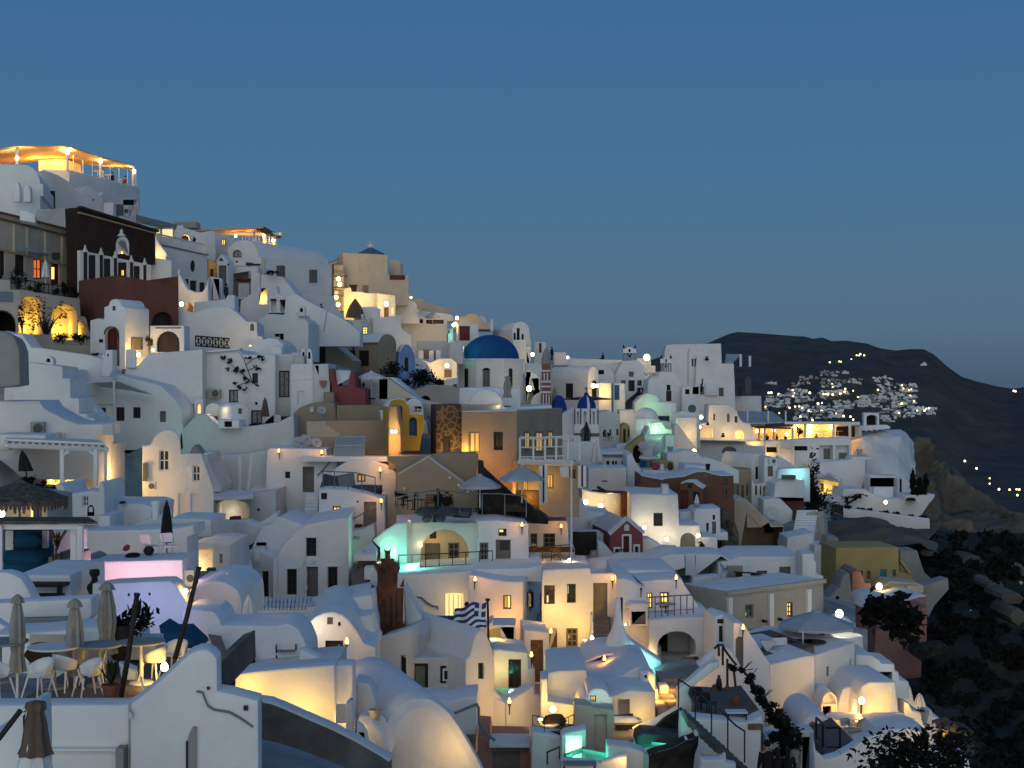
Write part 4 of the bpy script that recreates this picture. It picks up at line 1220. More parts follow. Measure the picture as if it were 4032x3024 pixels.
T,f=H('niche_wall','white wall with a pointed glowing niche','wall',98.5,[(36,1080),(40,880),(130,880),(150,1080)],D=1,O_=[('ls^',62,935,112,1055,.3,1.6)])
T,f=H('garden_wall','pale weathered wall bulging below the broad white house','wall',95,[(-140,1560),(-120,1260),(60,1060),(150,1055),(300,1200),(640,1185),(960,1140),(1060,1085),(1125,1060),(1140,1560)],D=2,m='dull')
T,f=H('tan_wall','round-topped tan wall with a satellite dish','wall',97,[(1140,1420),(1118,1050),(1180,985),(1300,935),(1410,918),(1490,915),(1560,935),(1585,1000),(1600,1420)],D=3,m='tan')
DI(1425,1015,96,mt(52,96),'satellite dish on the round-topped tan wall',20)
BA(T,f,1305,975,1345,1030,-.15,.02,'dull','meter_box')
T,f=H('tan_wall','long tan terrace wall with patched plaster and stepped stains','wall',92.5,[(1262,1640),(1265,1126),(2155,1118),(2158,1660),(1600,1660)],D=2.5,m='tan',bev=.05)
PL(T,f,[(1270,1300),(1265,1130),(1470,1130),(1475,1180),(1520,1185),(1525,1215),(1575,1220),(1580,1250),(1620,1255),(1625,1285),(1680,1290),(1682,1300)],-.02,.02,'beige','old_plaster')
T,f=H('tan_wall','upper tan wall behind the long tan terrace wall','wall',96.5,[(1590,1180),(1592,958),(2160,955),(2165,1000),(2240,1010),(2245,1180)],D=3,m='tan',bev=.05)
T,f=H('tan_block','small brown block left of the red house',HC,98.5,[(1452,980),(1455,818),(1560,815),(1565,980)],D=3,m='tan')
T,f=H('red_house','dark red house with twin turrets and a white saddle roof',HC,99.5,[(1512,1020),(1508,620),A(1508,1566,600,553,5),(1590,740),(1715,752),(1735,620),A(1735,1792,620,590,5),(1800,760),(1905,782),(1908,1020)],D=3.5,m='redpl',bev=.05)
MB().hexa([P(1562,572,100.5),P(1745,590,100.5),P(1735,660,100),P(1600,735,100),P(1562,560,104),P(1745,575,104),P(1735,610,104),P(1600,650,104)]).obj('saddle_roof','white',T)
T,f=H('white_house','white house with a bright blue door beside the red house',HC,103.5,[(1795,980),(1800,668),(2160,650),(2212,655),(2330,750),(2450,860),(2600,980)],D=4,O_=[('Db',2055,664,2145,888)])
agave(1885,760,102,60,80,'dark bush hanging by the blue door',14,'leafdark')
UO(1970,588,652,318,890,102,'canvaswhite','white square parasol behind the red house',4)
PO(2100,1115,94,85,105,'white round chimney pot with a dark cap on the tan wall','white','chimney_pot',2,'chimney')
DI(1165,1360,91,mt(66,91),'leftmost of the three big satellite dishes',-25)
DI(1250,1340,90.5,mt(72,90),'middle of the three big satellite dishes, seen side on',35)
DI(1370,1365,90,mt(62,90),'rightmost of the three big satellite dishes',28)
T=TH('solar_panel','tilted grey solar panel before the tan wall','solar panel',P(1730,1530,90))
MB().prism([P(1560,1520,89),P(1885,1520,89),P(1905,1300,91),P(1590,1300,91)],(0,.05,-.10)).obj('panel','panelglass',T)
for a,b in(((1560,1520,89),(1885,1520,89)),((1590,1300,91),(1905,1300,91)),((1560,1520,89),(1590,1300,91)),((1885,1520,89),(1905,1300,91)),((1578,1395,90),(1896,1395,90))):
 MB().tube([P(*a),P(*b)],.045,4).obj('frame','steel',T)
MB().box(P(1740,1535,89.5),5.8,1.4,.3).obj('base','white',T)
fr('B3')
T,f=H('white_house','white house with two wall torches above a tall grey door',HC,90,[(640,900),(650,480),(815,480),(830,60),(860,42),(1480,45),(1488,172),(1600,172),(1600,900)],D=7,O_=[('dk',1030,296,1085,368),('Dg',1220,242,1346,520)])
TO(970,165,89.6,'left of the two torches above the tall grey door',13,tilt=-.03)
TO(1425,180,89.6,'right of the two torches above the tall grey door',13,tilt=.03)
PL(T,f,[(1378,335),(1520,185),(1532,190),(1392,342)],-.1,-.02,'bluegrey','handrail')
SP('white steps below the tall grey door',(1240,755,85.5),(1255,520,89.4),mt(140,88),6,'white')
T,f=H('white_house','white house with an arched roofline and one amber window',HC,88.5,[(1395,900),(1400,480),(1500,330),(1600,245),(1700,185),(1790,162),(1900,165),(2020,185),(2130,220),(2212,262),(2240,320),(2245,900)],Y_=2,D=4,O_=[('ld',1812,322,1906,410)])
TO(2066,372,88.1,'torch on the white house with the amber window',13)
T,f=H('white_house','low white house with a small glowing yellow window',HC,83,[(1392,1000),(1395,490),(1500,482),(1720,495),(1900,528),(2030,570),(2112,605),(2118,1000)],Y_=3,D=4.5,O_=[('dk',1422,528,1487,600),('lt',1548,670,1635,735),('Dg',1887,624,2025,925),('hoo',1808,612,1832,636,.1)])
TO(2078,718,82.6,'reddish torch at the corner of the low white house',20)
T=TH('outdoor_sofa','dark roof-terrace sofa piled with cushions','sofa',P(1740,520,85.5))
MB().box(P(1800,490,86),3.0,1.1,.45).obj('seat','cushion',T)
from mathutils import Euler
CU(T,P(1560,420,85.6),1.4,1.0,.55,'cushion',tilt=Euler((.9,.2,0)))
CU(T,P(1680,405,85.6),1.2,1.0,.5,'sling',tilt=Euler((1.0,-.2,0)))
CU(T,P(1900,490,85.3),1.9,.8,.55,'cushion')
RL('railing','thin grey railing round the dark roof-terrace sofa',[(1440,490,84),(1600,500,83.5),(1800,510,83.5),(2010,560,84)],1.05,5,'bluegrey',.03,0)
T,f=H('bench','dark brown bench by the grey door of the low white house','bench',82,[(1725,990),(1725,880),(1860,880),(1860,990)],D=.7,m='cushionbrown',B_=0)
RL('railing','handrail slanting up beside the lower grey door',[(1740,1010,80),(1890,920,81),(2020,850,82)],.9,3,'bluegrey',.03,0)
T,f=H('curved_wall','white curved stair wall with dark lettering','wall',80,[(1500,1300),(1720,940),(1870,920),(2000,870),(2010,1000),(1940,1100),(1860,1180),(1860,1300)],D=1.2,m='dull')
def lettering(T,txt,x,y,Y,size,m='letter',Y_=0,P_='lettering'):
 c=bpy.data.curves.new(P_,'FONT')
 c.body=txt
 c.size=size
 c.extrude=.01
 c.align_x='CENTER'
 o=bpy.data.objects.new(P_,c)
 COL.objects.link(o)
 dg=bpy.context.evaluated_depsgraph_get()
 me=bpy.data.meshes.new_from_object(o.evaluated_get(dg))
 bpy.data.objects.remove(o)
 n=bpy.data.objects.new(P_,me)
 me.materials.clear()
 me.materials.append(MATS[m])
 COL.objects.link(n)
 n.parent=T
 n.location=P(x,y,Y)-VV(T['_w'])
 n.rotation_euler=(rad(90),0,rad(Y_))
 return n
lettering(T,'ESPO',1785,1035,79.9,mt(52,80))
T,f=H('curved_gable_house','large white house with a curved half-gable, grey door and three dark windows',HC,76,[(905,1760),(905,1228),(945,1225),(990,1130),(1070,1040),(1150,955),(1235,885),(1380,850),(1560,815),(1718,795),(1728,1760)],Y_=3,D=8,O_=[('d3',1260,1018,1370,1218,.25),('d3',1052,1358,1156,1638,.25),('Dg',1264,1332,1388,1660,.25),('d3',1497,1334,1600,1606,.25)])
for a in((1240,1002,1392,1012),(1240,1002,1252,1228),(1380,1002,1392,1228),(1030,1345,1176,1352),(1030,1345,1042,1650),(1164,1345,1176,1650),(1478,1318,1620,1326),(1478,1318,1490,1620),(1608,1318,1620,1620)):BA(T,f,*a,-.07,.02,'white','window_surround')
BA(T,f,1320,1250,1350,1290,-.12,.02,'whitewood','wall_lantern')
BA(T,f,905,1228,950,1750,-.18,.02,'white','pilaster')
T,f=H('side_house','shadowed left wing of the curved gable house with a dark door',HC,78,[(598,1760),(605,1152),(690,1140),(780,1160),(910,1225),(912,1760)],Y_=-28,D=4,O_=[('Dk',772,1378,850,1660)])
BK(T,79,[(640,1200),(720,1000),(770,890),(860,870),(940,800),(1000,790),(1235,880),(1235,960),(1100,1010),(950,1220)],D=5,P_='upper_wall',m='white',B_=0)
UC(1240,1720,1240,74.5,'canvaswhite','cream folded parasol before the curved gable house',.30,1)
PO(1715,1640,75,120,75,'dark planter box with succulents beside the curved gable house','darkstone','planter',2,'planter')
SP('white stairs climbing between the lit cream cube and the curved gable house',(545,1660,70),(470,1180,78),mt(180,74),8,'white',depth=.8)
SP('upper white stairs beside the curved gable roof',(700,1160,78),(780,880,83),mt(110,80),5,'white',depth=.7)
T,f=H('lit_cube','cream cube house with one glowing wall',HC,71,[(-60,1500),(-10,1140),(5,1085),(80,1070),(270,1075),(430,1095),(445,1500)],Y_=0,D=5,O_=[('ni',-2,1142,240,1400,.35),('wh',308,1190,352,1305)])
LF(f,60,1330,-.5,55,'w')
AC(175,1350,262,1400,69.5,'grey machine box on the ledge of the lit cube','grille',fan=0)
AC(100,1405,200,1470,68.5,'left dark box before the lit cube','grille',fan=0)
AC(215,1405,345,1470,68.5,'right dark box before the lit cube','grille',fan=0)
T=TH('picket_gate','small white slatted gate above the stairs','gate',P(550,1010,80))
for x in range(495,610,19):MB().box(P(x,930,80),.06,.05,mt(160,80)).obj('picket','whitewood',T)
for y in(855,895,965,1000):MB().box(P(550,y,80.05),mt(120,80),.05,.07).obj('rail','whitewood',T)
T,f=H('garden_wall','low white wall holding the slatted gate','wall',80.5,[(-60,1110),(-20,820),(180,810),(230,850),(480,840),(640,830),(690,860),(760,850),(940,730),(950,800),(880,1000),(640,1100)],D=1.2)
T,f=H('cave_house','white cave house with a curved canopy over a beige recess',HC,86,[(120,900),(130,580),(260,560),(480,590),(690,545),(930,500),(930,700),(950,900)],D=6,m='dull',O_=[('ni^',262,600,640,830,2.2,.5),('ho',965-40,735,1040-120,770,.3),('hoo',722,695,755,728,.2)])
SH(T,'canopy','white',[(255,560,83.5),(465,560,83),(680,545,84),(690,500,86.5),(480,500,87),(260,490,87)],.25)
LF(f,400,760,1.2,14,'n')
for i,(x,m)in enumerate(((290,'cushion'),(455,'cushion'),(505,'clothpink'))):
 T2,f2=H('lounge_chair',['grey-backed','dark','red'][i]+' lounge chair in the beige cave recess','chair',85+.5,[(x-32,825),(x-30,790),(x+28,785),(x+32,825)],D=.5,m=m,B_=0,bev=.04)
T,f=H('lit_window_wall','grey-white wall end with a tall glowing slit window','wall',85,[(-120,900),(-110,110),(180,110),(200,200),(330,470),(330,520),(260,520),(255,900)],Y_=3,D=5,m='dull',O_=[('ls',178,528,222,740,.2),('Dw',20,530,130,800),('wh',22,220,95,395)])
T,f=H('pool_wall','pale green-tinted terrace wall of an upper plunge pool','wall',92,[(195,600),(205,120),(500,110),(830,60),(835,600)],D=2,m='dull')
for x0,x1 in((540,538),(670,625)):
 T=TH('thin_post','slim white post, %s of the pair before the pale green wall'%('left' if x0==540 else 'right leaning one'),'post',P(x1,500,88))
 MB().tube([P(x1,500,88),P(x0,110 if x0>600 else 125,88)],.10,8).obj('shaft','whitewood',T)
T,f=H('pointed_chimney','grey pointed chimney hood beside the glowing green niche','chimney',82.5,[(-5,110),(-5,85),(20,30),(45,5),(70,20),(110,80),(115,110)],D=1.2,m='grey')
L(20,-20,86,30,'c')
L(-60,-60,90,25,'c')
fr('C2')
T,f=H('mustard_house','mustard yellow vaulted house with a blue arched door',HC,91,[(205,900),(208,420),(240,345),(330,325),(400,340),(440,400),(450,490),(600,495),(606,620),(580,760),(560,900)],Y_=10,D=3,m='mustard',R_='white',bev=.05,O_=[('Db^',445,535,530,735,.5),('Db',318,410,372,590)])
T,f=H('white_vault','white vault roof running behind the mustard house','vault',95,[(400,700),(390,330),A(390,600,440,325,8),(612,560),(640,590),(660,720)],D=3,O_=[('wh',490,415,585,485)])
T,f=H('sloping_wall','cream-topped diagonal wall falling from the bushes to the stone house','wall',98,[(205,330),(210,105),(330,185),(480,290),(600,345),(810,385),(820,480),(740,500),(590,500)],D=2,m='cream')
T,f=H('tan_wall','tan wall end with two glowing wall slots','wall',88.5,[(215,1100),(218,560),(228,410),(310,410),(330,580),(350,640),(360,900),(320,960),(320,1100)],D=2.5,m='tan',O_=[])
for i,x in enumerate((258,296)):
 LA(x,690,88,'%s of the two glowing uplit slots on the tan wall'%('left' if i==0 else 'right'),34,'y',.13,name='wall_light',off=.35)
 L(x,860,87.9,24,'o')
T,f=H('stone_house','dark rubble-stone house with a dim doorway',HC,93,[(738,1000),(740,400),(1018,392),(1020,1000)],Y_=8,D=4,m='rubble',bev=.03,O_=[('Dk',812,738,890,920)])
L(950,880,91.5,55,'w')
L(790,890,91.5,22,'w')
T,f=H('grey_parapet','low dark grey parapet behind the brown corner house','wall',100,[(1018,520),(1020,398),(1436,396),(1440,520)],D=1,m='beige')
T,f=H('corner_house','tan corner house with a lamp-lit left face and lit windows on the right',HC,91,[(1012,1420),(1015,466),(1618,457),(1620,1420)],Y_=-20,D=9,m='tan',bev=.05,R_='white',O_=[('ld',1092,690,1212,920),('dk',1364,692,1466,892)])
SD(T,f,1618,1,[('ld',1690,690,1748,888),('ld',1814,690,1890,910),('ld',1946,684,2000,875)],'tan')
LA(1150,868,92,'round glowing lamp in the left doorway of the tan corner house',60,'y',.22)
LA(1830,885,94,'small lit lamp in the middle right-hand window of the tan corner house',5,'y',.13)
L(1040,900,90.5,110,'y')
L(1500,1330,87,130,'o',.3)
L(1250,1030,88.8,45,'o')
T,f=H('rooftop_block','white roof building at the foot of the blue dome','church',104,[(985,620),(990,215),(1100,210),(1660,218),(1662,420),(2000,405),(2000,620)],D=10,O_=[])
BK(T,101,[(1005,480),(1010,380),A(1095,1468,400,225,12),(1520,455),(1520,480)],D=5,P_='apse',B_=0)
L(1440,400,98.5,24,'n')
UC(1515,420,85,99,'canvas','tall folded beige parasol on the roof before the blue dome',.55,1)
T,f=H('tan_wall','dark tan retaining wall with a diagonal stair parapet','wall',86,[(300,1560),(305,1060),(205,1000),(210,960),(640,955),(850,930),(1160,925),(1190,960),(1195,1060),(1160,1240),(1200,1560)],D=2,m='tan',bev=.05)
T,f=H('stair_wall','pale-capped tan stair parapet sloping down to the right','wall',84.8,[(300,1600),(310,1150),(640,960),(660,955),(1000,1205),(1260,1425),(1450,1430),(1455,1600)],D=1.0,m='tan',R_='cream')
for i,(x,y)in enumerate(((890,1195),(985,1272),(1040,1310),(1085,1345),(1170,1410),(395,1312))):
 T2=TH('step_light','small pale step lamp, number %s down the tan stair parapet'%['one','two','three','four','five','six'][i],'lamp',P(x,y,84.6),'small lamps along the tan stair parapet')
 MB().ball(P(x,y,84.6),.10).obj('bulb','dull',T2)
T,f=H('tan_block','tan block ending the stair parapet under the left parasol',HC,83.8,[(1130,1560),(1140,1340),(1180,1300),(1400,1305),(1455,1420),(1458,1560)],D=2,m='tan')
T,f=H('lower_storey','shaded lower storey behind the pergola with lit glass doors',HC,88,[(1600,1620),(1640,1020),(2300,1040),(2300,1620)],Y_=8,D=4,m='tan',O_=[('ld',1690,1200,1740,1330),('ld',1945,1150,2020,1310),('dk',2190,1100,2260,1200)])
L(1990,1230,86.3,36,'y')
L(1760,1380,86.5,70,'y')
PG('white timber pergola and balcony on the tan corner house',[(1650,1020,84),(2212,1030,85),(2260,1040,88),(1700,1025,88)],6.5,'whitewood',None,14,(1,),beam=.2)
T=bpy.data.objects['pergola']
for x,y1 in((1890,1480),(1925,1460),(2310,1300),(2345,1290)):MB().box(P(x,(1060+y1)/2,84.5),.28,.28,mt(y1-1060,84.5)).obj('post','whitewood',[o for o in bpy.data.objects if o.name.startswith('pergola')and o.parent is None][-1])
RL('balcony_railing','white balcony railing above the timber pergola',[(1652,1015,84),(1890,1020,84.2),(1940,1010,84.5),(2300,1000,85.5)],1.35,6,'whitewood',.07,2)
T=TH('hanging_cloth','white cloth hanging under the timber pergola','cloth',P(2130,1195,84))
SH(T,'cloth','canvaswhite',[(2085,1070,84),(2180,1065,84.1),(2190,1190,84.05),(2095,1180,84)],.04)
CU(T,P(2137,1130,84),mt(95,84),.12,mt(120,84),'canvaswhite','fold')
UO(1215,1160,1282,470,1540,81.5,'canvasgrey','left of the two big grey parasols on the tan terrace',4)
UO(1672,1065,1200,500,1480,82,'canvasgrey','right of the two big grey parasols, before the lit corner house',4)
T,f=H('woven_screen','golden woven screen lit by a lamp under the right parasol','screen',85,[(1605,1560),(1610,1325),(1860,1330),(1865,1560)],D=.3,m='oak',bev=.02)
L(1760,1420,84,40,'y')
T,f=H('rock_slope','dark rocky slope between the tan terrace and the white roofs','rock',82.5,[(1190,1660),(1195,1020),(1245,1030),(1250,1100),(1390,1230),(1580,1400),(1650,1410),(1820,1540),(1960,1640),(1960,1700)],D=2.5,m='darkstone',bev=.1)
for i,(x,y,w)in enumerate(((380,1470,90),(500,1520,90))):
 TA(x,y+20,81+i*.3,'%s small dark terrace table by the tan stair wall'%['left','right'][i],.4,.72,'grey',lm='iron')
for i,(x,y,r)in enumerate(((340,1480,.4),(430,1500,2.4),(560,1490,1.2))):
 CH(x,y+30,81.2,r,['left','middle','right'][i]+' chair of the dark iron set by the tan stair wall','iron','dark iron chairs by the tan stair wall')
T=TH('wooden_bench','slatted wooden bench against the tan stair wall','bench',P(770,1500,83.5))
for k in range(3):MB().box(P(775,1380+k*28,84),mt(300,84),.06,.12).obj('back_slat','oak',T)
MB().box(P(775,1465,83.6),mt(300,84),.5,.08).obj('seat','oak',T)
for x in(640,910):MB().box(P(x,1490,83.6),.1,.5,.6).obj('leg','oak',T)
PE(760,1645,82,'person with long dark hair standing by the wooden bench',1.66,.5,top='clothblack',legs='clothblack',LH=1)
PE(858,1490,83.2,'person in dark clothes seated on the wooden bench',1.6,3.0,'sit','clothblack','clothblack')
T=TH('lounger','low dark upholstered lounger spread on the white roof terrace','lounger',P(760,1620,79))
for x,w in((640,260),(850,230)):CU(T,P(x,1560,79),mt(w,79),1.4,.5,'cushion','mattress')
for x in(640,790):CU(T,P(x,1635,78),mt(110,78),.6,.4,'cushion','pillow')
MB().box(P(740,1590,79),mt(70,79),.4,.8).obj('centre','timber',T)
T=TH('lounger','flat dark mat lounger right of the spread lounger','lounger',P(1010,1615,79.5))
MB().prism([P(905,1600,79),P(1090,1620,79),P(1130,1570,80.5),P(950,1565,80.5)],(0,0,.25)).obj('mattress','cushion',T)
MB().prism([P(915,1622,79),P(1095,1635,79),P(1120,1600,80),P(950,1590,80)],(0,0,.06)).obj('frame','timber',T)
RL('rope_fence','rope fence on thin posts along the white roof terrace',[(300,1640,78),(740,1560,79),(1135,1600,78.5),(1420,1600,78.5),(1720,1620,79)],1.15,7,'bluegrey',.03,0)
T,f=H('terrace_table','dark dining group under the right parasol','table',81,[(1470,1560),(1475,1480),(1620,1480),(1730,1540),(1735,1570)],D=1.5,m='timber',B_=0)
fr('C3')
T,f=H('arch_house','white cave house with a big warm-lit arched porch',HC,80,[(440,1000),(440,302),(700,292),(880,288),(1150,298),(1326,300),(1328,1000)],Y_=3,D=7,O_=[('ni^',705,370,1236,850,2.4)])
T2,f2=H('porch_front','beige porch wall with a grey door and six-pane window under the big arch',HC,82,[(690,860),(695,360),(1250,360),(1255,860)],Y_=3,D=.4,m='cream',B_=0,O_=[('Dg',752,522,922,800),('gr',1010,515,1130,745),('Dk',806,390,880,475)])
L(1190,480,80.6,28,'y',.1)
L(820,500,80.7,14,'w',.1)
LA(712,545,79.8,'small round lamp at the left side of the big arch',3,'w',.10)
T,f=H('wing_wall','pool-lit turquoise wing wall left of the big arch','wall',78.6,[(500,1000),(490,770),(330,640),(178,490),(300,390),(440,302),(560,298),(560,1000)],Y_=-8,D=1.3,O_=[('ni^',270,465,445,720,.5)])
L(600,740,77,95,'c',.2)
LF(f,400,640,.1,16,'g')
L(340,560,77.3,24,'c',.1)
T,f=H('pool','plunge pool rim below the turquoise wall','pool',77.4,[(470,900),(480,765),(700,735),(700,900)],D=.6)
T,f=H('door_house','white cave house with a half-glazed grey door and a wall washed in yellow light',HC,79,[(1320,1000),(1330,276),(1560,270),(1760,290),(1886,312),(1892,1000)],Y_=4,D=6,O_=[('gr',1352,515,1446,712),('dk',1556,364,1645,445),('Dg',1526,484,1690,800)])
BA(T,f,1575,488,1678,600,.14,.2,'glass','door_glass')
BA(T,f,1566,372,1608,402,.12,.15,'glow','lit_pane')
UL(1803,782,78.4,'strong floor light on the wall right of the half-glazed door',75,'y')
LA(1348,800,77.5,'small white lamp at the foot of the half-glazed door house',5,'n',.11)
TO(587,408,79.6,'torch above the turquoise wall',16)
TO(1812,428,78.7,'torch right of the half-glazed door',16)
RL('railing','thin iron railing before the big arched porch',[(470,850,77.5),(700,845,77.5),(1000,830,77.6),(1250,815,77.8),(1490,800,78)],.95,8,'iron',.025,1)
T,f=H('bench','low dark table by the railing under the big arch','table',78.6,[(1080,830),(1075,755),(1220,740),(1222,830)],D=.6,m='timber',B_=0)
T,f=H('retaining_house','long grey-white wall below the arched porch with a glowing curtained opening',HC,75,[(440,1560),(450,870),(780,850),(1225,825),(1330,800),(1890,790),(2030,765),(2030,950),(1440,930),(1440,1560)],D=6,m='white',O_=[('ls^',965,1062,1182,1330,.35,.15)])
L(1075,1180,73.2,22,'y')
for x in(1010,1060,1110,1150):BA(T,f,x,1090,x+10,1320,.25,.34,'canvaswhite','curtain')
PL(T,f,[(650,1100),(720,1105),(780,1160),(840,1195),(900,1205),(905,1240),(890,1240),(885,1218),(830,1210),(765,1175),(710,1120),(650,1112)],-.1,-.02,'bluegrey','handrail')
T,f=H('torch_house','white house with a torch, an amber window and a flank in shade',HC,73,[(1222,1700),(1228,865),(1440,905),(1640,935),(1822,940),(1828,1700)],Y_=-6,sr=2012,m='white',O_=[('ld',1604,1085,1695,1242)])
BA(T,f,1650,1100,1682,1225,.12,.15,'glow','lit_curtain')
SD(T,f,1826,1,[('dk',1884,1050,1922,1226)])
TO(1292,1030,72.7,'torch on the shaded wall above the striped flag',14,tilt=.04)
L(1560,1400,71.4,48,'o')
L(1700,1330,71.3,38,'o')
T=TH('flag','blue and white striped flag with a cross flying from a black pole','flag',P(1445,1560,62))
MB().tube([P(1448,1620,62),P(1438,1140,62)],.045,8).obj('pole','iron',T)
MB().lathe(P(1438,1140,62),[(.10,-.03),(.10,.05),(.02,.07)],10).obj('pole_cap','iron',T)
FW,FH=24,18
def fp(u,v,off=0):
 x=1428-u*350-12*math.sin(v*3)
 y=1160+v*262+u*(110+40*v)-55*math.sin(u*2.6)*(1-v)*.6+16*math.sin(u*11+v*2)
 return P(x,y,62+.28*math.sin(u*9+v*1.5)*u+off)
fb,fw_=MB(),MB()
for i in range(36):
 for j in range(27):
  u,v=(i+.5)/36,(j+.5)/27
  s=int(v*9)
  if s<5 and u<.37:
   cu=u/.37
   blue=not(abs(v-2.5/9)<.5/9 or abs(cu-.5)<.11)
  else:
   blue=s%2==0
  q=[fp(i/36,j/27),fp((i+1)/36,j/27),fp((i+1)/36,(j+1)/27),fp(i/36,(j+1)/27)]
  (fb if blue else fw_).add(q,[(0,1,2,3)])
fl=fw_.obj('cloth','flagwhite',T,60)
fb.obj('blue_stripes','flagblue',T,60)
PE(1215,1588,66,'person in dark clothes standing behind the striped flag',1.7,1.0,top='clothblack',legs='clothblack')
T=TH('awning','dark flat awning left of the striped flag','awning',P(960,1440,66))
MB().hexa([P(840,1440,65),P(1085,1440,65),P(1085,1440,67),P(840,1440,67),P(840,1320,65),P(1085,1325,65),P(1085,1310,67),P(840,1310,67)]).obj('canopy','clothteal',T)
T,f=H('roof_vent','small white arched roof vent before the dark awning','chimney',63.5,[(735,1440),(738,1345),A(738,852,1370,1318,6),(858,1440)],D=.8,O_=[('hoo',770,1370,800,1405,.2)])
Yt=59
T=TH('stone_tower','dark reddish tower-shaped chimney with carved crown, standing on the roof ridge','chimney tower',P(365,1480,Yt))
def tier(P_,x0,x1,y0,y1,d,m='tuff',fx0=None,fx1=None):
 fx0,fx1=fx0 or x0,fx1 or x1
 MB().hexa([P(x0,y1,Yt),P(x1,y1,Yt),P(x1,y1,Yt+d),P(x0,y1,Yt+d),P(fx0,y0,Yt),P(fx1,y0,Yt),P(fx1,y0,Yt+d),P(fx0,y0,Yt+d)]).obj(P_,m,T)
tier('base',178,548,1530,1400,1.6,fx0=175,fx1=535)
tier('shaft',175,522,1400,1010,1.5,fx0=182,fx1=515)
tier('upper_shaft',240,462,1010,760,1.2,fx0=238,fx1=455)
tier('shoulder',272,428,760,690,1.0,fx0=285,fx1=408)
tier('neck',318,380,690,600,.6,fx0=322,fx1=376)
for x0,x1,yb,yt in((172,235,1020,960),(478,528,1000,900),(225,272,800,735),(438,465,790,705),(312,335,610,580),(362,384,610,578)):
 MB().add([P(x0,yb,Yt-.02),P(x1,yb,Yt-.02),P(x1,yb,Yt+.5),P(x0,yb,Yt+.5),P((x0 if x0<330 else x1),yt,Yt+.2)],[(0,3,2,1),(0,1,4),(1,2,4),(2,3,4),(3,0,4)]).obj('pinnacle','tuff',T)
for x0,x1,y0,y1 in((330,372,1100,1420),(400,440,1090,1430),(290,315,800,1000),(380,410,800,1000),(200,280,1120,1200),(450,500,1050,1380)):
 MB().hexa([P(x0,y1,Yt-.10),P(x1,y1,Yt-.10),P(x1,y1,Yt+.05),P(x0,y1,Yt+.05),P(x0,y0,Yt-.10),P(x1,y0,Yt-.10),P(x1,y0,Yt+.05),P(x0,y0,Yt+.05)]).obj('rib','tuff',T)
T,f=H('roof_ridge','bluish white roof ridge carrying the dark stone tower','roof',60,[(180,1700),(180,1480),(240,1540),(540,1430),(520,1000),(640,1200),(720,1330),(740,1440),(760,1700)],D=2,m='white')
UC(205,1060,790,66,'canvaswhite','white folded parasol leaning behind the dark stone tower',.3,0)
T,f=H('canopy_wall','curved grey canopy with a brown bamboo screen left of the stone tower','shelter',76,[(20,900),(25,655),(225,645),(225,900)],D=.3,m='oak',bev=.02)
SH(T,'canopy','white',[(-20,650,75),(60,600,75.5),(175,500,77),(240,580,77),(225,650,75.5)],.3)
L(250,720,76.5,30,'n')
T,f=H('paving_terrace','dark stone-paved terrace left of the stone tower','terrace',73,[(-40,1300),(-40,870),(230,830),(230,1300)],D=6,m='deck',bev=.03)
T,f=H('pedestal','pale pink cube standing on the dark paved terrace','pedestal',72,[(92,920),(95,790),(180,785),(182,920)],D=.9,m='white',B_=0)
fr('D3')
T,f=H('two_storey_house','two-storey white house glowing yellow with a grey door above brown steps',HC,72,[(225,1560),(228,560),(232,450),(245,400),(400,385),(752,375),(766,432),(1020,434),(1046,480),(1050,1560)],Y_=-4,sl=20,m='white',O_=[('d3',255,566,372,770),('d3',505,550,600,757),('Dg',790,540,945,910),('Do',240,1028,398,1420),('gr',495,1032,622,1246)])
SD(T,f,228,0,[('dk',88,640,124,806)])
BA(T,f,285,680,300,755,.1,.15,'glowsoft','lit_slot')
BA(T,f,510,570,522,660,.1,.15,'poolwall','curtain_slit')
TO(998,608,71.6,'torch right of the grey door of the two-storey house',15)
L(330,860,70.2,70,'y')
L(640,1060,70.2,50,'y')
L(1090,780,70.4,55,'y')
UL(455,1345,69.8,'tall glowing floor light beside the lower window of the two-storey house',85,'y')
UL(700,1190,69.6,'floor light at the foot of the brown stairs',70,'y')
SP('brown steps up to the grey door of the two-storey house',(722,1345,66),(792,905,71.8),mt(190,70),10,'deck',depth=1.0)
L(850,1160,67,26,'o')
T,f=H('stair_parapet','curling white stair parapet left of the brown steps','wall',67,[(590,1500),(600,1410),(690,1280),(745,1160),(765,1050),(765,880),(785,872),(795,1080),(780,1160),(735,1260),(720,1345),(725,1500)],D=.5)
LA(778,1140,66.5,'small lamp on the curling stair parapet',12,'y',.12)
T,f=H('porch_wall','small white porch with a brown plank door',HC,68,[(30,1640),(35,1055),(170,1065),(310,1085),(318,1640)],Y_=3,D=3,O_=[('Do',108,1160,245,1640)])
TO(312,1190,67.4,'torch at the corner of the porch with the brown plank door',16,tilt=.06)
TA(345,1460,68.5,'small terrace table by the tall glowing floor light',.45,.72,'plastic',lm='timber')
LA(580,1440,66,'square lantern on the terrace below the brown stairs',30,'y',.16)
T,f=H('bench','dark bench beside the square lantern','bench',65.8,[(562,1480),(565,1445),(668,1445),(668,1485)],D=.5,m='timber',B_=0)
T,f=H('bay_house','white house with a shuttered bay window and a yellow-lit side passage',HC,70,[(1046,1640),(1052,490),(1130,486),(1230,520),(1310,580),(1372,602),(1384,940),(1385,1000),(1480,1008),(1490,1228),(1532,1240),(1538,1640)],D=5,R_='white',O_=[('Do',1062,698,1112,1060)])
BK(T,69,[(1150,805),(1200,760),(1375,760),(1392,820),(1392,1010),(1190,1010),(1185,830)],D=1,P_='bay',B_=0,O_=[('sh',1202,850,1362,995)])
TO(1310,700,69.8,'unlit black torch on the bay window house',lit=0)
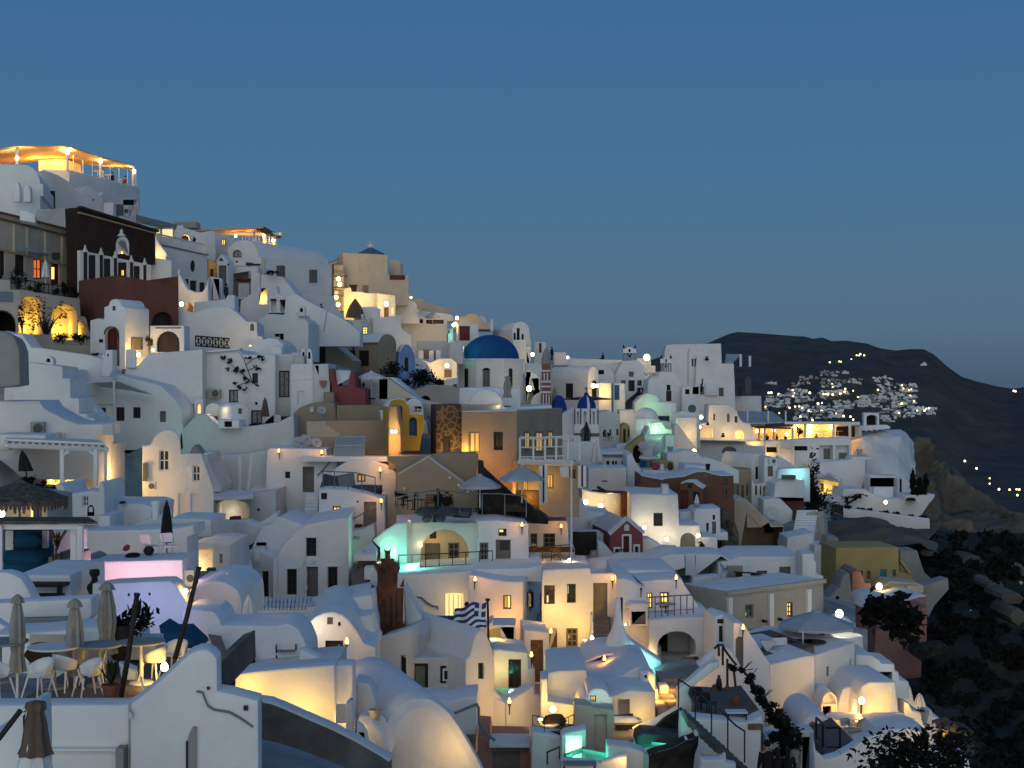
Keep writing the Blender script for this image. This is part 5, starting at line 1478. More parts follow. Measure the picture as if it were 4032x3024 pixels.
TO(1448,1132,69.5,'torch between the bay window and the wide low arch',15)
LA(1140,990,69.6,'tiny orange wall lamp in the side passage',5,'o',.07)
L(1400,1330,68,55,'w')
T,f=H('vault_roof_house','white house with two amber multi-pane windows and a balcony over a wide arch',HC,71,[(1335,1000),(1345,610),(1338,560),(1300,525),(1520,505),(1755,496),(1785,560),(1880,700),(2010,905),(2040,1000)],Y_=4,D=8,O_=[('lt',1376,648,1436,818),('lt',1512,640,1615,812)])
BK(T,74,[(1000,520),(1010,410),(1150,398),(1640,400),(1720,470),(1760,500),(1760,540)],D=5,P_='upper_roof',B_=0)
TO(1692,602,70.3,'torch at the corner of the house with two amber windows',15)
RL('balcony_railing','grey railing of the balcony over the wide arch',[(1395,935,68.3),(1880,905,69)],1.02,8,'bluegrey',.028,1)
TA(1580,925,69.6,'round table on the balcony over the wide arch',.5,.7,'grey',lm='iron')
T,f=H('arched_terrace','white wall with a wide low arch over a dim pool terrace',HC,68,[(1395,1640),(1398,940),(1880,908),(2060,915),(2112,935),(2120,1500),(2050,1640)],D=5,O_=[('ni^',1490,1064,1912,1420,3.2,.75)])
T2,f2=H('arch_door','dark glass door deep inside the wide low arch','door',71,[(1490,1400),(1492,1080),(1600,1080),(1602,1400)],D=.2,m='wooddark',B_=0,O_=[('Dk',1500,1095,1590,1380)])
pool('dim hot tub under the wide low arch',[(1640,1400,66),(1745,1450,64.5),(1900,1420,65),(2040,1290,67),(1800,1330,68.5)],66,'dull',.8,W=0,wm='waterdim')
T,f=H('tub_wall','curved white tub wall glowing yellow below the wide low arch','wall',64,[(1740,1640),(1748,1462),(1890,1440),(2000,1375),(2100,1270),(2110,1500),(2050,1640)],D=.6)
BK(T,64.5,[(1545,1640),(1548,1370),(1640,1400),(1748,1470),(1748,1640)],D=.6,m='paving',P_='plinth',B_=0)
L(1900,1540,62.6,42,'y')
L(1790,1530,62.9,20,'y')
T,f=H('paved_landing','brown paved landing below the glowing tub wall','terrace',61,[(1510,1800),(1515,1590),(1640,1540),(2000,1540),(2000,1800)],D=3.5,m='paving',bev=.03)
T,f=H('lantern_box','dark flat lantern box lying on the glowing tub wall','lantern',62.4,[(1845,1545),(1870,1500),(1950,1520),(1930,1550)],D=.5,m='timber',B_=0)
Yc=62
fr('D3')
c0=P(1060,1660,Yc+1.5)
T=TH('cone_chimney','tall bluish-white cone chimney flaring down into its roof','chimney',c0)
prof=[]
for x,y in((165,1660),(150,1560),(160,1330),(150,1230),(118,1130),(80,1050),(48,960),(36,860),(33,720),(28,705),(.1,704)):
 prof.append((mt(x,Yc),P(0,y,Yc+1.5).z-c0.z))
MB().lathe(c0,prof,24).obj('cone','white',T,60)
T,f=H('cone_house','bluish-white house under the cone chimney, with a torch and a flat hatch',HC,61.5,[(690,1900),(692,1390),(850,1330),(905,1310),(1080,1300),(1160,1300),(1230,1460),(1230,1900)],D=4,O_=[('sh',1082,1265+45,1160,1440)])
TO(905,1500,61.1,'torch on the bluish wall under the cone chimney',13,tilt=.02)
L(1320,1430,62.5,55,'b')
T,f=H('pool_stair_wall','turquoise-lit wall descending right of the cone chimney','wall',63.5,[(1110,1700),(1120,1090),(1240,1200),(1535,1395),(1540,1700)],D=1.2)
L(1380,1600,61.5,50,'b')
T,f=H('roof_terrace','broad bluish roof swelling below the cone chimney','roof',57,[(280,1900),(290,1520),(400,1495),(690,1485),(720,1500),(740,1640),(940,1640),(1230,1470),(1300,1455),(1400,1470),(1460,1560),(1465,1900)],D=5)
L(560,1460,58.5,26,'a')
fr('C4')
T,f=H('plunge_pool_house','small white house lit turquoise above a plunge pool, with a stone-look door',HC,63,[(1490,1060),(1500,370),(1560,362),(1880,405),(1885,580),(1955,590),(1958,1060)],Y_=4,D=3,O_=[('dk',1665,475,1805,800,.3)])
TO(1915,560,62.4,'torch over the turquoise plunge pool',16)
L(1540,620,61.5,42,'y')
T,f=H('glass_cabinet','white wall block with a grey-green glass panel beside the striped flag',HC,67,[(1385,400),(1400,150),(1440,100),(1490,60),(1500,100),(1745,100),(1748,400)],D=2,O_=[('sh',1575,125,1735,355)])
L(1500,240,65.3,60,'y')
L(1420,180,65.8,26,'y')
pool('lit turquoise plunge pool with a bright underwater lamp',[(1515,885,59),(1640,950,57.5),(1895,805,61),(1540,785,62.5)],60,'poolwall',1.0,'c',40,lamps=[(.35,24),(.7,24)])
MB().ball(P(1700,838,59.6),.12).obj('lamp','bulbcold',[o for o in bpy.data.objects if o.name=='pool' or o.name.startswith('pool.')][-1])
T,f=H('pool_wall','grey-white wall carrying the turquoise plunge pool','wall',57.3,[(1300,1500),(1320,980),(1515,895),(1640,955),(1650,1500)],D=1.5)
T,f=H('pool_wall','white wall running right under the plunge pool rim','wall',57.2,[(1640,1500),(1640,952),(1945,770),(1955,860),(2030,880),(2035,1500)],Y_=22,x=1640,D=.8)
TO(1675,1080,56.4,'torch at the corner under the plunge pool',14)
UL(1690,1360,55.6,'tall glowing uplight on the wall under the plunge pool',80,'y')
SH(TH('wall_shelf','small white ledge under the tall glowing uplight','ledge',P(1700,1390,55)),'slab','white',[(1600,1385,54.5),(1690,1400,54),(1800,1330,55.3),(1720,1318,56.3)],.12)
T=TH('wall_pipe','grey handrail bent along the white roof right of the big vault','railing',P(1340,970,50))
MB().tube([P(1085,1060,50),P(1320,965,52),P(1340,1000,52),P(1345,1180,51),P(1400,1270,50),P(1520,1360,50)],.05,6).obj('handrail','bluegrey',T)
T,f=H('lower_house','white house wall below the plunge pool with a grey shuttered door',HC,51,[(1320,1900),(1330,1300),(1460,1310),(1480,1420),(1900,1425),(1905,1900)],D=3,m='pink',O_=[('sh',1490,1475,1790,1680)])
BK(T,50.5,[(1455,1440),(1455,1395),(1905,1400),(1910,1440)],D=1.5,P_='lintel',m='dull',B_=0)
T,f=H('vault_house','grey-white vaulted house with a green door and a square white-framed window',HC,58,[(560,960),(575,460),(1210,440),(1212,960)],Y_=0,D=4.5,m='dull',O_=[('Dn',612,520,790,880,.2),('dk',920,545,1058,740,.14)])
BA(T,f,948,580,1036,712,.02,.08,'white','inner_frame')
BA(T,f,965,600,1020,695,.0,.05,'glass','inner_pane')
BA(T,f,805,545,905,700,-.03,.05,'dull','wall_board')
T,f=H('vault_gable','white vault end with one small window right of the green door',HC,56.8,[(1195,1300),(1200,480),(1245,430),(1270,330),(1300,230),(1340,170),(1380,150),(1420,180),(1470,290),(1500,380),(1518,500),(1522,800),(1640,950),(1640,1300)],Y_=30,sl=560,x=1250,m='white',O_=[('dk',1335,515,1398,690)])
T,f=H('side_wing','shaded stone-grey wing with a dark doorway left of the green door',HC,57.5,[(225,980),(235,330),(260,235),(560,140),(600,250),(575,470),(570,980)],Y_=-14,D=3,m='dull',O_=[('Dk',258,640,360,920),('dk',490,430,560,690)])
T,f=H('low_wall','low bluish parapet in front of the vaulted house with the green door','wall',52,[(100,1300),(150,740),(230,900),(370,960),(480,920),(900,905),(1020,930),(1200,880),(1320,870),(1325,1300)],D=2)
T,f=H('big_vault','huge plain white barrel vault in the foreground','vault',40,[(345,1900),(310,1420),(300,1230),(340,1120),(420,1010),(520,920),(640,876),(740,870),(850,890),(950,950),(1060,1050),(1180,1220),(1300,1430),(1420,1660),(1480,1800),(1480,1900)],Y_=18,D=6,bev=.5)
fr('D4')
L(-560,1480,38.4,60,'w',.3)
T,f=H('lamp_wall','peach-lit wall with a glowing tall lamp behind a sun bed','wall',56,[(215,1400),(220,690),(290,680),(300,930),(600,975),(770,1000),(775,1400)],D=1.5)
UL(215,1165,54.8,'tall glowing uplight behind the sun bed',90,'y')
LA(352,1020,55.4,'round lamp on the peach-lit wall',45,'y',.16)
T=TH('sun_bed','sun bed with glossy mattress on a dark wooden deck','sun bed',P(400,1260,51))
MB().hexa([P(140,1262,51),P(450,1302,50),P(680,1225,52.5),P(400,1180,54),P(140,1235,51),P(450,1275,50),P(680,1200,52.5),P(400,1160,54)]).obj('deck','timber',T)
MB().hexa([P(200,1235,51.5),P(330,1262,50.8),P(420,1200,52.5),P(300,1180,53.3),P(205,1210,51.5),P(330,1235,50.8),P(420,1178,52.5),P(300,1160,53.3)]).obj('mattress','canvaswhite',T)
CU(T,P(365,1150,52.8),.9,.35,.5,'cushionbrown','pillow',.4)
L(300,1130,51.5,14,'y')
RL('railing','dark handrail round the sun bed deck',[(130,1240,51),(305,1285,50),(465,1290,50.2),(590,1225,52),(670,1215,52.6)],.5,6,'timber',.014,1)
T,f=H('deck_wall','white wall under the sun bed deck','wall',50,[(110,1900),(120,1260),(440,1310),(445,1900)],D=1)
pool('lit green infinity pool with a glowing green end wall',[(490,1530,46.5),(880,1590,45),(1055,1520,47),(670,1450,49)],47,'poolwall',.9,'c',30,lamps=[(.3,22),(.7,22)])
T,f=H('pool_end_wall','glowing green pool end wall below the sun bed deck','wall',49.2,[(440,1620),(440,1310),(480,1280),(715,1235),(718,1440),(670,1460),(490,1530),(490,1620)],D=.8,O_=[('ni',492,1310,666,1500,.35)])
LF(f,580,1440,.08,14,'g')
L(600,1330,47.3,16,'c')
T,f=H('pool_front_wall','peach wall in front of the green infinity pool','wall',45,[(430,1900),(440,1570),(880,1605),(1060,1540),(1160,1530),(1165,1900)],D=.4)
TA(640,1870,43.5,'square-topped table under the green infinity pool',m='canvas',RD=0,dx=1.0,dy=.5,legs=4,lm='timber')
T,f=H('gate_wall','cream wall with a plain doorway left of the shaded bed alcove','wall',51.5,[(580,1600),(590,960),(780,985),(790,1000),(1020,1025),(1025,1600)],D=1,m='cream',O_=[('ni',800,1075,940,1450,.2)])
T,f=H('turquoise_dormer','pale turquoise round-topped dormer with one lit square window',HC,53.5,[(600,1100),(650,960),(700,900),A(725,965,880,790,8),(1000,880),(1005,1100)],D=2.5,O_=[('lt',760,868,822,942)])
L(830,880,52,15,'b')
T,f=H('alcove_house','pale house with an open alcove holding a bed',HC,54.5,[(985,1620),(990,880),(1195,808),(1470,830),(1478,1620)],Y_=2,D=4,O_=[('ni',1058,910,1190,1150,1.0)])
T,f=H('day_bed','dark-framed day bed in front of the open alcove','bed',52.8,[(1035,1240),(1040,1165),(1250,1145),(1252,1180),(1240,1240)],D=1.2,m='timber',B_=0)
CU(T,P(1120,1140,53),1.3,.7,.25,'canvaswhite','mattress')
LF(f,1230,1160,-.5,10,'y')
L(1340,1120,53.3,26,'y')
T,f=H('alcove_floor','paved terrace floor before the day bed','terrace',51,[(1030,1900),(1035,1390),(1230,1390),(1235,1900)],D=3,m='paving',bev=.03)
T,f=H('stepped_wall','stepped white stair wall edged in yellow light','wall',56.5,[(1270,1400),(1300,600),(1400,600),(1460,640),(1465,790),(1500,800),(1505,990),(1500,1400)],D=1)
CI(T,1325,620,1400,720,56.3)
L(1440,820,55.5,34,'y')
L(1490,900,55.3,30,'y')
for i,(x0,y0,x1,y1)in enumerate(((1510,690,1830,745),(1540,800,1720,860),(1510,930,1700,975),(1480,1010,1600,1060))):
 T,f=H('stair_landing',['uppermost','second','third','lowest'][i]+' brown stair landing between the stepped wall and the dark courtyard','stairs',59-i*1.4,[(x0,y1+160),(x0,y0),(x1,y0),(x1,y1+160)],D=1.6,m='paving',bev=.03)
L(1640,890,55.5,30,'o')
L(1620,780,57.2,30,'o')
T,f=H('gate_pier','white pier with a yellow-lit edge on the landing stairs','wall',57.5,[(1500,1000),(1510,760),(1590,755),(1612,770),(1612,960),(1540,990)],D=.6)
pool('lit turquoise pool with a dark bench along its far edge',[(1170,1410,48.5),(1395,1530,45.8),(1720,1410,48.2),(1270,1350,51)],48,'poolwall',1.0,'c',60,lamps=[(.25,32),(.7,32)])
T,f=H('pool_bench','dark green upholstered bench with three cushions at the pool edge','bench',50,[(1260,1400),(1270,1320),(1330,1280),(1830,1330),(1835,1365),(1720,1400)],D=1.3,m='cushion',B_=0)
for x,y in((1410,1265),(1600,1290),(1785,1320)):CU(T,P(x,y,50.6),mt(110,50),.25,mt(75,50),'cushion','pillow')
LF(f,1450,1400,-.2,8,'g')
T,f=H('pool_back_wall','curved white wall behind the dark green pool bench','wall',51.6,[(1200,1500),(1240,1270),(1380,1210),(1480,1170),(1760,1010),(1775,1240),(1915,1285),(1920,1500)],D=.8)
T,f=H('stone_wall','black lava-stone wall in the corner above the pool bench','wall',51.2,[(1440,1250),(1560,1130),(1758,1015),(1760,1240)],D=.3,m='darkstone',bev=.02)
T,f=H('lava_wall','black lava-stone wall rounding the turquoise pool','wall',45.5,[(1400,1900),(1405,1545),(1500,1510),(1620,1480),(1740,1430),(1800,1390),(1880,1370),(1945,1330),(1940,1420),(1905,1520),(1890,1640),(1880,1900)],D=1.0,m='darkstone',bev=.15)
T,f=H('coping','white coping along the rim of the turquoise pool','wall',45.8,[(1392,1560),(1392,1535),(1500,1490),(1620,1460),(1730,1415),(1800,1360),(1900,1340),(1915,1285),(1940,1290),(1945,1335),(1880,1372),(1800,1392),(1740,1432),(1620,1482),(1500,1512),(1405,1550)],D=.6,B_=0)
T,f=H('peach_wall','peach-lit wall between the two pools','wall',46.5,[(940,1900),(945,1410),(1180,1430),(1330,1480),(1395,1540),(1400,1900)],D=.8)
L(1150,1560,44.6,18,'w')
L(1230,1000,50,26,'w')
RL('rope_post','short dark posts with a rope below the glowing uplight',[(290,1620,48),(425,1560,48.6)],.4,2,'timber',.03,0)
fr('A3')
T,f=H('white_house','white house side with an air conditioner and a round dish at the left edge',HC,70,[(-90,800),(-90,-60),(425,-62),(480,20),(700,140),(860,195),(1128,192),(1132,318),(1055,322),(1058,800)],Y_=4,D=4)
AC(330,172,470,308,69.5,'dark air conditioner on the white house side at the left edge','beige')
DI(630,340,69,mt(62,69),'round grey dish under the white house steps at the left edge',10,'steel',10)
T=TH('outdoor_steps','short flight of slatted grey steps beside the white ledge','stairs',P(1180,310,70))
for k in range(5):MB().box(P(1182,205+24*k,70-.15*k),mt(105,70),.35,.08).obj('tread','dull',T)
T,f=H('roof_slab','flat bluish roof slab under the air conditioner at the left edge','roof',67,[(-90,480),(-90,300),(495,310),(500,400),(120,420),(100,480)],D=3)
T,f=H('vault_house','cream-lit vaulted house with white window shutters',HC,74,[(1550,1400),(1550,425),(1640,412),(1675,340),(1730,280),(1790,252),(1860,245),(1930,285),(1965,360),(1975,512),(2195,515),(2225,600),(2330,900),(2330,1400)],Y_=14,x=1550,sl=1048,m='white',O_=[('wh',1730,472,1850,706),('wh',2095,640,2190,822),('Dw',1940,950,2030,1180),('Dw',2072,950,2200,1240)])
L(1350,760,70,170,'w',.3)
L(1380,980,70.5,60,'w',.3)
LA(1620,1085,72.6,'glowing lamp at the foot of the cream-lit vaulted house',22,'w',.12)
LA(1760,1005,73,'slim upright lamp behind the black parasol',7,'o',.10)
AC(1600,828,1682,908,73.2,'small white air conditioner on the cream-lit vaulted house','white')
BA(T,f,1555,620,1605,810,-.2,-.02,'grille','meter_box')
T,f=H('lit_room','open lit room with a white door behind the white pergola',HC,71,[(40,1100),(60,440),(500,440),(1060,430),(1065,1100)],D=5,m='dull',O_=[('ni',502,600,908,850,2.0),('dk',370,705,400,800),('dk',465,700,495,805)])
T2,f2=H('lit_room_wall','bright back wall with a white-framed door inside the lit room','wall',72.6,[(495,860),(500,590),(912,590),(915,860)],D=.2,B_=0,O_=[('Dw',700,712,790,840),('dk',552,615,568,672)])
L(600,790,71.7,42,'y')
L(790,800,71.7,30,'y')
MB().ball(P(845,795,71.5),.12).obj('wall_light','iron',T)
PG('white timber pergola with curved braces before the lit room',[(70,425,64),(1150,470,65),(1060,430,69),(60,405,68)],4.2,'whitewood','whitewood',16,(1,),beam=.14)
T=[o for o in bpy.data.objects if o.name.startswith('pergola')and o.parent is None][-1]
for x in(678,1045):
 MB().box(P(x,670,64.5),.17,.17,mt(400,64.5)).obj('post','whitewood',T)
 sx=1 if x<800 else-1
 MB().tube([P(x,590,64.5),P(x+sx*25,520,64.5),P(x+sx*75,485,64.5)],.08,5).obj('brace','whitewood',T)
UC(300,800,480,58,'canvasdark','folded black parasol leaning under the white pergola',.42,0,lean=-.18,pole='iron')
T,f=H('terrace_wall','low bluish terrace wall with a small dark window below the pergola','wall',60,[(560,1300),(585,880),(625,840),(690,850),(720,960),(965,920),(1070,930),(1075,830),(1110,818),(1138,880),(1142,1300)],D=3,O_=[('wh',895,978,965,1092)])
for i,(x,y,w,h)in enumerate(((320,830,160,110),(450,890,200,120),(560,930,130,100))):
 SB(x,y+20,57.5,w,h,['left','middle','right'][i]+' clump of the dark flowering plants behind the thatched parasol',170,'leafdark',.07,stem=0,group='dark flowering plants behind the thatched parasol')
UO(215,815,1000,1000,1300,50,'thatch','big thatched parasol at the left edge',12,'oak','thatch')
T,f=H('dim_room','dim wall with lit slots under the thatched parasol','house',54,[(-90,1320),(-90,900),(520,1000),(525,1320)],D=3,m='beige',O_=[('dk',335,1080,455,1230)])
LA(15,1170,53,'round yellow lamp under the thatched parasol',22,'y',.18)
T2=TH('lit_post','slim post glowing yellow under the thatched parasol','lamp',P(348,1225,52.5))
MB().tube([P(348,1228,52.5),P(350,1040,52.5)],.04,6).obj('tube','glow',T2)
T,f=H('roof_terrace','bluish cream-edged roofs below the cream-lit vaulted house','roof',62,[(500,1500),(510,1115),(930,1095),(1100,1060),(1560,1060),(1660,1095),(1650,1230),(1400,1300),(1400,1500)],D=4)
for x0,x1,y0,y1,Y in((1145,1225,1035,1055,61.5),(1300,1345,1038,1062,61.5)):BA(T,Face(x0,Y),x0,y0,x1,y1,0,.4,'iron','roof_hatch')
CI(T,940,1060,1038,1205,60)
T,f=H('roof_block','small white parapet block left of the tan-edged roof',HC,58,[(1060,1400),(1070,1190),(1200,1190),(1205,1400)],D=2)
T,f=H('roof_slope','cream-lit sloping roof edge behind the black parasol','roof',60,[(1390,1400),(1400,1300),(1640,1215),(1760,1200),(1770,1400)],D=2,m='white')
PO(1695,1230,58,100,200,'white tapered chimney behind the black parasol','white','chimney_pot',2,'chimney')
DI(1850,1180,57.5,mt(70,57),'pale dish right of the black parasol',-40)
T,f=H('garden_wall','long bluish wall behind the black parasol','wall',56.5,[(880,1900),(905,1350),(1400,1345),(1900,1330),(2110,1295),(2115,1400),(2040,1430),(2045,1900)],D=2)
T,f=H('roof_block','white block at the right end of the long bluish wall',HC,60,[(1840,1500),(1850,1220),(2212,1225),(2300,1240),(2300,1420),(2070,1450),(2070,1500)],D=3)
UC(1815,1680,1020,54,'canvasdark','tall folded black parasol before the long bluish wall',.36,0,pole='iron')
fr('A4')
T=TH('pergola','flat thatched pergola roof on paired white posts at the left edge','pergola',P(850,850,41))
fr('A3')
MB().hexa([P(-90,1285,40.5),P(1072,1278,40.5),P(970,1225,45),P(-90,1225,45),P(-90,1245,40.5),P(1062,1262,40.5),P(965,1203,45),P(-90,1203,45)]).obj('roof','thatch',T)
MB().hexa([P(-90,1342,40.6),P(905,1340,40.6),P(905,1338,41),P(-90,1340,41),P(-90,1286,40.6),P(905,1286,40.6),P(905,1286,41),P(-90,1286,41)]).obj('beam','whitewood',T)
fr('A4')
for x,w,y1,Y in((804,58,590,41),(874,62,850,40.5),(5,40,850,40.5)):
 MB().box(P(x,(-220+y1)/2,Y),mt(w,Y),mt(w,Y),mt(y1+220,Y)).obj('post','whitewood',T)
fr('A3')
MB().tube([P(560,1345,43),P(590,1420,43),P(660,1450,43),P(720,1350,43)],.05,5).obj('brace','oak',T)
T,f=H('pergola_wall','dark blue upholstered wall and bench in the shade of the flat thatched pergola','bench',44,[(25,2000),(30,1345),(530,1345),(535,2000)],D=.4,m='clothteal',B_=0)
BA(T,f,70,1350,155,1560,-.1,.02,'dull','shutter')
BA(T,f,470,1350,530,1540,-.1,.02,'dull','shutter')
CU(T,P(300,1480,43.5),mt(300,43),.3,mt(190,43),'clothteal','cushion')
CU(T,P(280,1640,43),mt(500,43),.9,.45,'clothteal','seat_cushion')
T,f=H('terrace_floor','pink-brown terrace floor with thin posts beside the dark blue bench','terrace',42.8,[(520,2000),(525,1640),(720,1660),(720,2000)],D=2.5,m='paving',bev=.02)
agave(625,1560,43,220,190,'straw-coloured tall dry plant beside the white pergola posts',14,'leafdry')
for i,x in enumerate((580,610,670)):MB().tube([P(x,1800,42.5),P(x,1500+i*40,42.5)],.03,5).obj('post','timber',T)
T,f=H('side_wall','white back wall behind the paired white posts','wall',46,[(520,2000),(525,1345),(900,1345),(905,2000)],D=.5)
fr('A4')
T,f=H('pink_wall','plain wall washed in pink light','wall',46.5,[(890,800),(895,172),(1992,146),(1998,800)],Y_=2,D=2)
for x,W in((1000,60),(1350,80),(1720,80)):L(x,330,43.6,W,'p',.25)
T,f=H('roof_hump','dark grey humped roof on the terrace above the pink wall','roof',47.3,[(910,200),(915,150),(940,110),(990,85),(1030,100),(1100,150),(1120,200)],D=1,m='grey',B_=0)
CH(1640,150,48,2.6,'white chair with a dark jacket over it above the pink wall','plastic')
CU(bpy.data.objects['chair']if 'chair' in bpy.data.objects else None,P(1620,50,47.6),mt(110,47),.2,mt(100,47),'clothblack','jacket')
CH(1840,150,48,.6,'empty white chair under the black parasol','plastic')
T=TH('stool','low black cushioned stool on the terrace above the pink wall','stool',P(1440,150,47.5))
CU(T,P(1445,100,47.5),mt(140,47),.5,.16,'clothblack','seat')
for x in(1390,1420,1470,1500):MB().tube([P(x,150,47.5),P(x,105,47.5)],.03,5).obj('leg','clothblack',T)
T,f=H('coat_hook','pink and dark clothes hanging on the wall above the pink wall','clothes',49,[(1335,50),(1340,10),(1375,-15),(1405,0),(1400,40),(1370,60)],D=.15,m='clothpink',B_=0,bev=.03)
T,f=H('lavender_wall','round-shouldered white wall tinted lavender below the pink wall','wall',42,[(905,1400),(950,520),(1090,420),(1230,402),(1750,378),(1850,378),(1925,420),(1990,520),(2050,640),(2090,700),(2230,730),(2330,800),(2330,1400)],Y_=3,D=1,O_=[('hoo',1388,512,1416,552,.1),('hoo',1614,505,1642,542,.1)])
for x,W in((1200,16),(1500,24),(1800,20)):L(x,640,39.5,W,'v',.3)
T,f=H('pedestal','white square pedestal carrying the black urn','pedestal',36,[(1000,800),(1005,415),(1110,412),(1112,800)],D=.7)
PO(1030,545,36.8,165,290,'large black urn with a ruffled rim before the pink wall','darkstone','urn',1,'urn')
AC(2010,265,2110,440,43,'white air conditioner standing at the right end of the pink wall','dull')
LA(2020,490,42.5,'small yellow lamp below the air conditioner by the pink wall',12,'y',.10)
T,f=H('tier_bench','tiered white benches with brown timber edges','bench',36,[(190,800),(200,310),(770,312),(775,800)],D=3)
for y,x0,d in((385,260,-.5),(485,340,-.9)):
 BA(T,f,x0,y,760,y+32,d,d+.5,'timber','seat_edge')
BA(T,f,680,385,722,570,-.45,-.3,'timber','leg')
T,f=H('curved_partition','white curved partition sloping beside the tiered benches','wall',34,[(-90,900),(-90,290),(40,280),(130,300),(230,350),(300,460),(370,600),(380,900)],D=.5)
T,f=H('tub_wall','round white hot tub wall at the left edge','hot tub',32,[(-90,1000),(-90,620),(230,600),(900,570),(1000,560),(1005,760),(905,870),(900,1000)],D=.6)
T,f=H('tub_front','white front of the hot tub with a strip of teal water','hot tub',30.5,[(-90,1100),(-60,800),(60,880),(200,905),(720,880),(900,850),(905,1100)],D=.3)
SH(T,'water','waterdim',[(150,860,30.8),(760,840,30.8),(760,770,31.8),(150,790,31.8)],.02)
PL(T,Face(450,31.9),[(150,870),(150,780),(760,765),(760,860)],0,.05,'woodteal','tub_lining')
T,f=H('terrace_step','grey-topped white terrace step behind the folded parasols','wall',29,[(-90,1400),(-90,960),(120,955),(320,945),(900,890),(1090,880),(1090,1400)],D=1.3)
BA(T,f,330,965,710,1090,-.05,.05,'beige','beige_panel')
PL(T,f,[(890,890),(915,890),(915,1050),(890,1050)],-.3,-.1,'white','post')
T,f=H('sofa_bench','built-in white bench running behind the tables','bench',28,[(280,1450),(290,1280),(660,1270),(880,1130),(1180,1120),(1190,1450)],D=1.0)
T=TH('floor_cushion','large dark brown cushion behind the white chairs','cushion',P(480,1270,27.6))
CU(T,P(480,1165,27.6),mt(380,27.6),.4,mt(230,27.6),'cushionbrown','cover')
T=TH('floor_cushion','grey square cushion right of the large dark brown cushion','cushion',P(720,1240,27.4))
CU(T,P(720,1170,27.4),mt(190,27.4),.35,mt(190,27.4),'sling','cover')
UC(190,1720,535,26.5,'canvas','leftmost of the three tied grey parasols',.30)
UC(815,1760,580,26,'canvas','middle of the three tied grey parasols',.33)
UC(1165,1500,398,27.5,'canvas','rightmost of the three tied grey parasols, skirt flaring open',.36)
T=TH('plant_pot','huge black planter full of wild dark plants','planter',P(1290,1235,27.8))
MB().lathe(P(1290,1235,27.8),[(.10,0),(.19,.18),(.22,.4),(.21,.62),(.22,.65),(.17,.65),(.16,.58)],18).obj('pot','darkstone',T)
LV(T,'foliage',P(1450,860,28),(.46,.3,.28),700,.045,'leafdark')
LV(T,'twigs',P(1400,720,28),(.4,.25,.32),70,.09,'leafdark',up=1.5)
T,f=H('serving_cabinet','white cabinets draped with a cloth behind the round grey table','cabinet',28.3,[(1355,1250),(1362,1010),(1520,940),(1545,945),(1548,1010),(1700,1010),(1705,1250)],D=.6)
BA(T,f,1532,960,1546,1190,-.02,.02,'grey','gap')
T,f=H('dark_awning','dark blue folded tarpaulin beside the right leaning pole','tarpaulin',30,[(1725,870),(1830,935),(1990,930),(2150,1080),(2165,1120),(1900,1115),(1760,1040)],D=1,m='clothteal',B_=0,bev=.05)
L(1765,1055,29.6,1.5,'v')
for i,(x0,y0,x1,y1,Y)in enumerate(((1492,525,1300,1740,23.6),(2165,238,1905,1230,25.5))):
 T=TH('leaning_pole',['left leaning dark pole','right leaning dark pole'][i]+' rising from the white terrace','pole',P(x1,y1,Y))
 a,b=P(x1,y1,Y),P(x0,y0,Y)
 MB().tube([a,a.lerp(b,.45)+VV((.015,0,0)),b],[.048,.044,.04],10).obj('pole','timber',T)
 MB().tube([a.lerp(b,.985),a.lerp(b,1.01)],.05,10).obj('cap','iron',T)
agave(1208,1745,23.2,290,350,'agave with pointed grey-green leaves in a clay pot',26,'leaf',potm='clay',ph=240,pw=190,name='potted_agave')
FL=P(0,1760,25).z
T,f=H('terrace_floor','grey stone floor of the near white-chair terrace','terrace',23.4,[(-140,1980),(-140,1916),(1720,1916),(1900,1660),(2060,1600),(2070,1980)],D=6,m='deck',bev=.01)
ch=SX()
ch.scale=(.8,)*3
spots=[(430,1640,25.2,2.5,'white armchair seen from behind beside the leftmost parasol'),(720,1640,25.8,-.6,'white armchair just left of the middle parasol'),(960,1700,25.2,2.2,'white armchair beside the potted agave'),(1450,1640,25.0,-1.3,'brightly lit yellow-white armchair right of the left leaning pole'),(1680,1400,26.5,1.2,'white armchair behind the round grey table'),(1905,1310,27,2.8,'white armchair at the foot of the right leaning pole'),(-20,1640,25,-1.9,'white armchair cut by the left picture edge'),(1010,1450,26.4,3.3,'white armchair behind the potted agave')]
for i,(x,y,Y,rz,lab)in enumerate(spots):
 p=P(x,y,Y)
 p.z=P(0,1916,23.4).z+.01
 if i==0:
  ch.location,ch.rotation_euler=p,(0,0,rz)
  ch['label']=lab
  ch['_w']=list(p)
 else:copy_tree(ch,p,rz,lab,.8)
zf=P(0,1916,23.4).z+.005
def on_floor(o):
 d=zf-o.location.z
 o.location.z=zf
 return o
on_floor(TA(590,1620,26,'white round table between the leftmost and middle parasols',.46,.74,lm='grey'))
on_floor(TA(1080,1640,26.2,'grey oval table behind the potted agave',.42,.74,'grey',lm='grey'))
on_floor(TA(1540,1480,26.4,'round grey table behind the lit armchair',.42,.76,'grey',lm='plastic'))
on_floor(TA(0,1600,26.6,'dark-topped table at the left picture edge',.5,.72,'grey',lm='grey'))
L(1700,1500,25.3,34,'y',.15)
L(1500,1760,24.2,10,'y',.12)
L(880,1700,25.3,7,'y',.1)
fr('A5')
LA(1790,560,26.4,'brown drum lamp lighting the corner of the near terrace',10,'y',.10,name='floor_lamp')
T,f=H('terrace_wall','wide white front wall of the near terrace','wall',22.6,[(-140,2000),(-140,968),(1330,962),(1410,945),(1412,2000)],D=.45,bev=.12)
BA(T,f,1305,1405,1390,2000,-.25,.02,'grey','drain_post')
BA(T,f,500,1430,1310,1455,-.12,.02,'white','ledge')
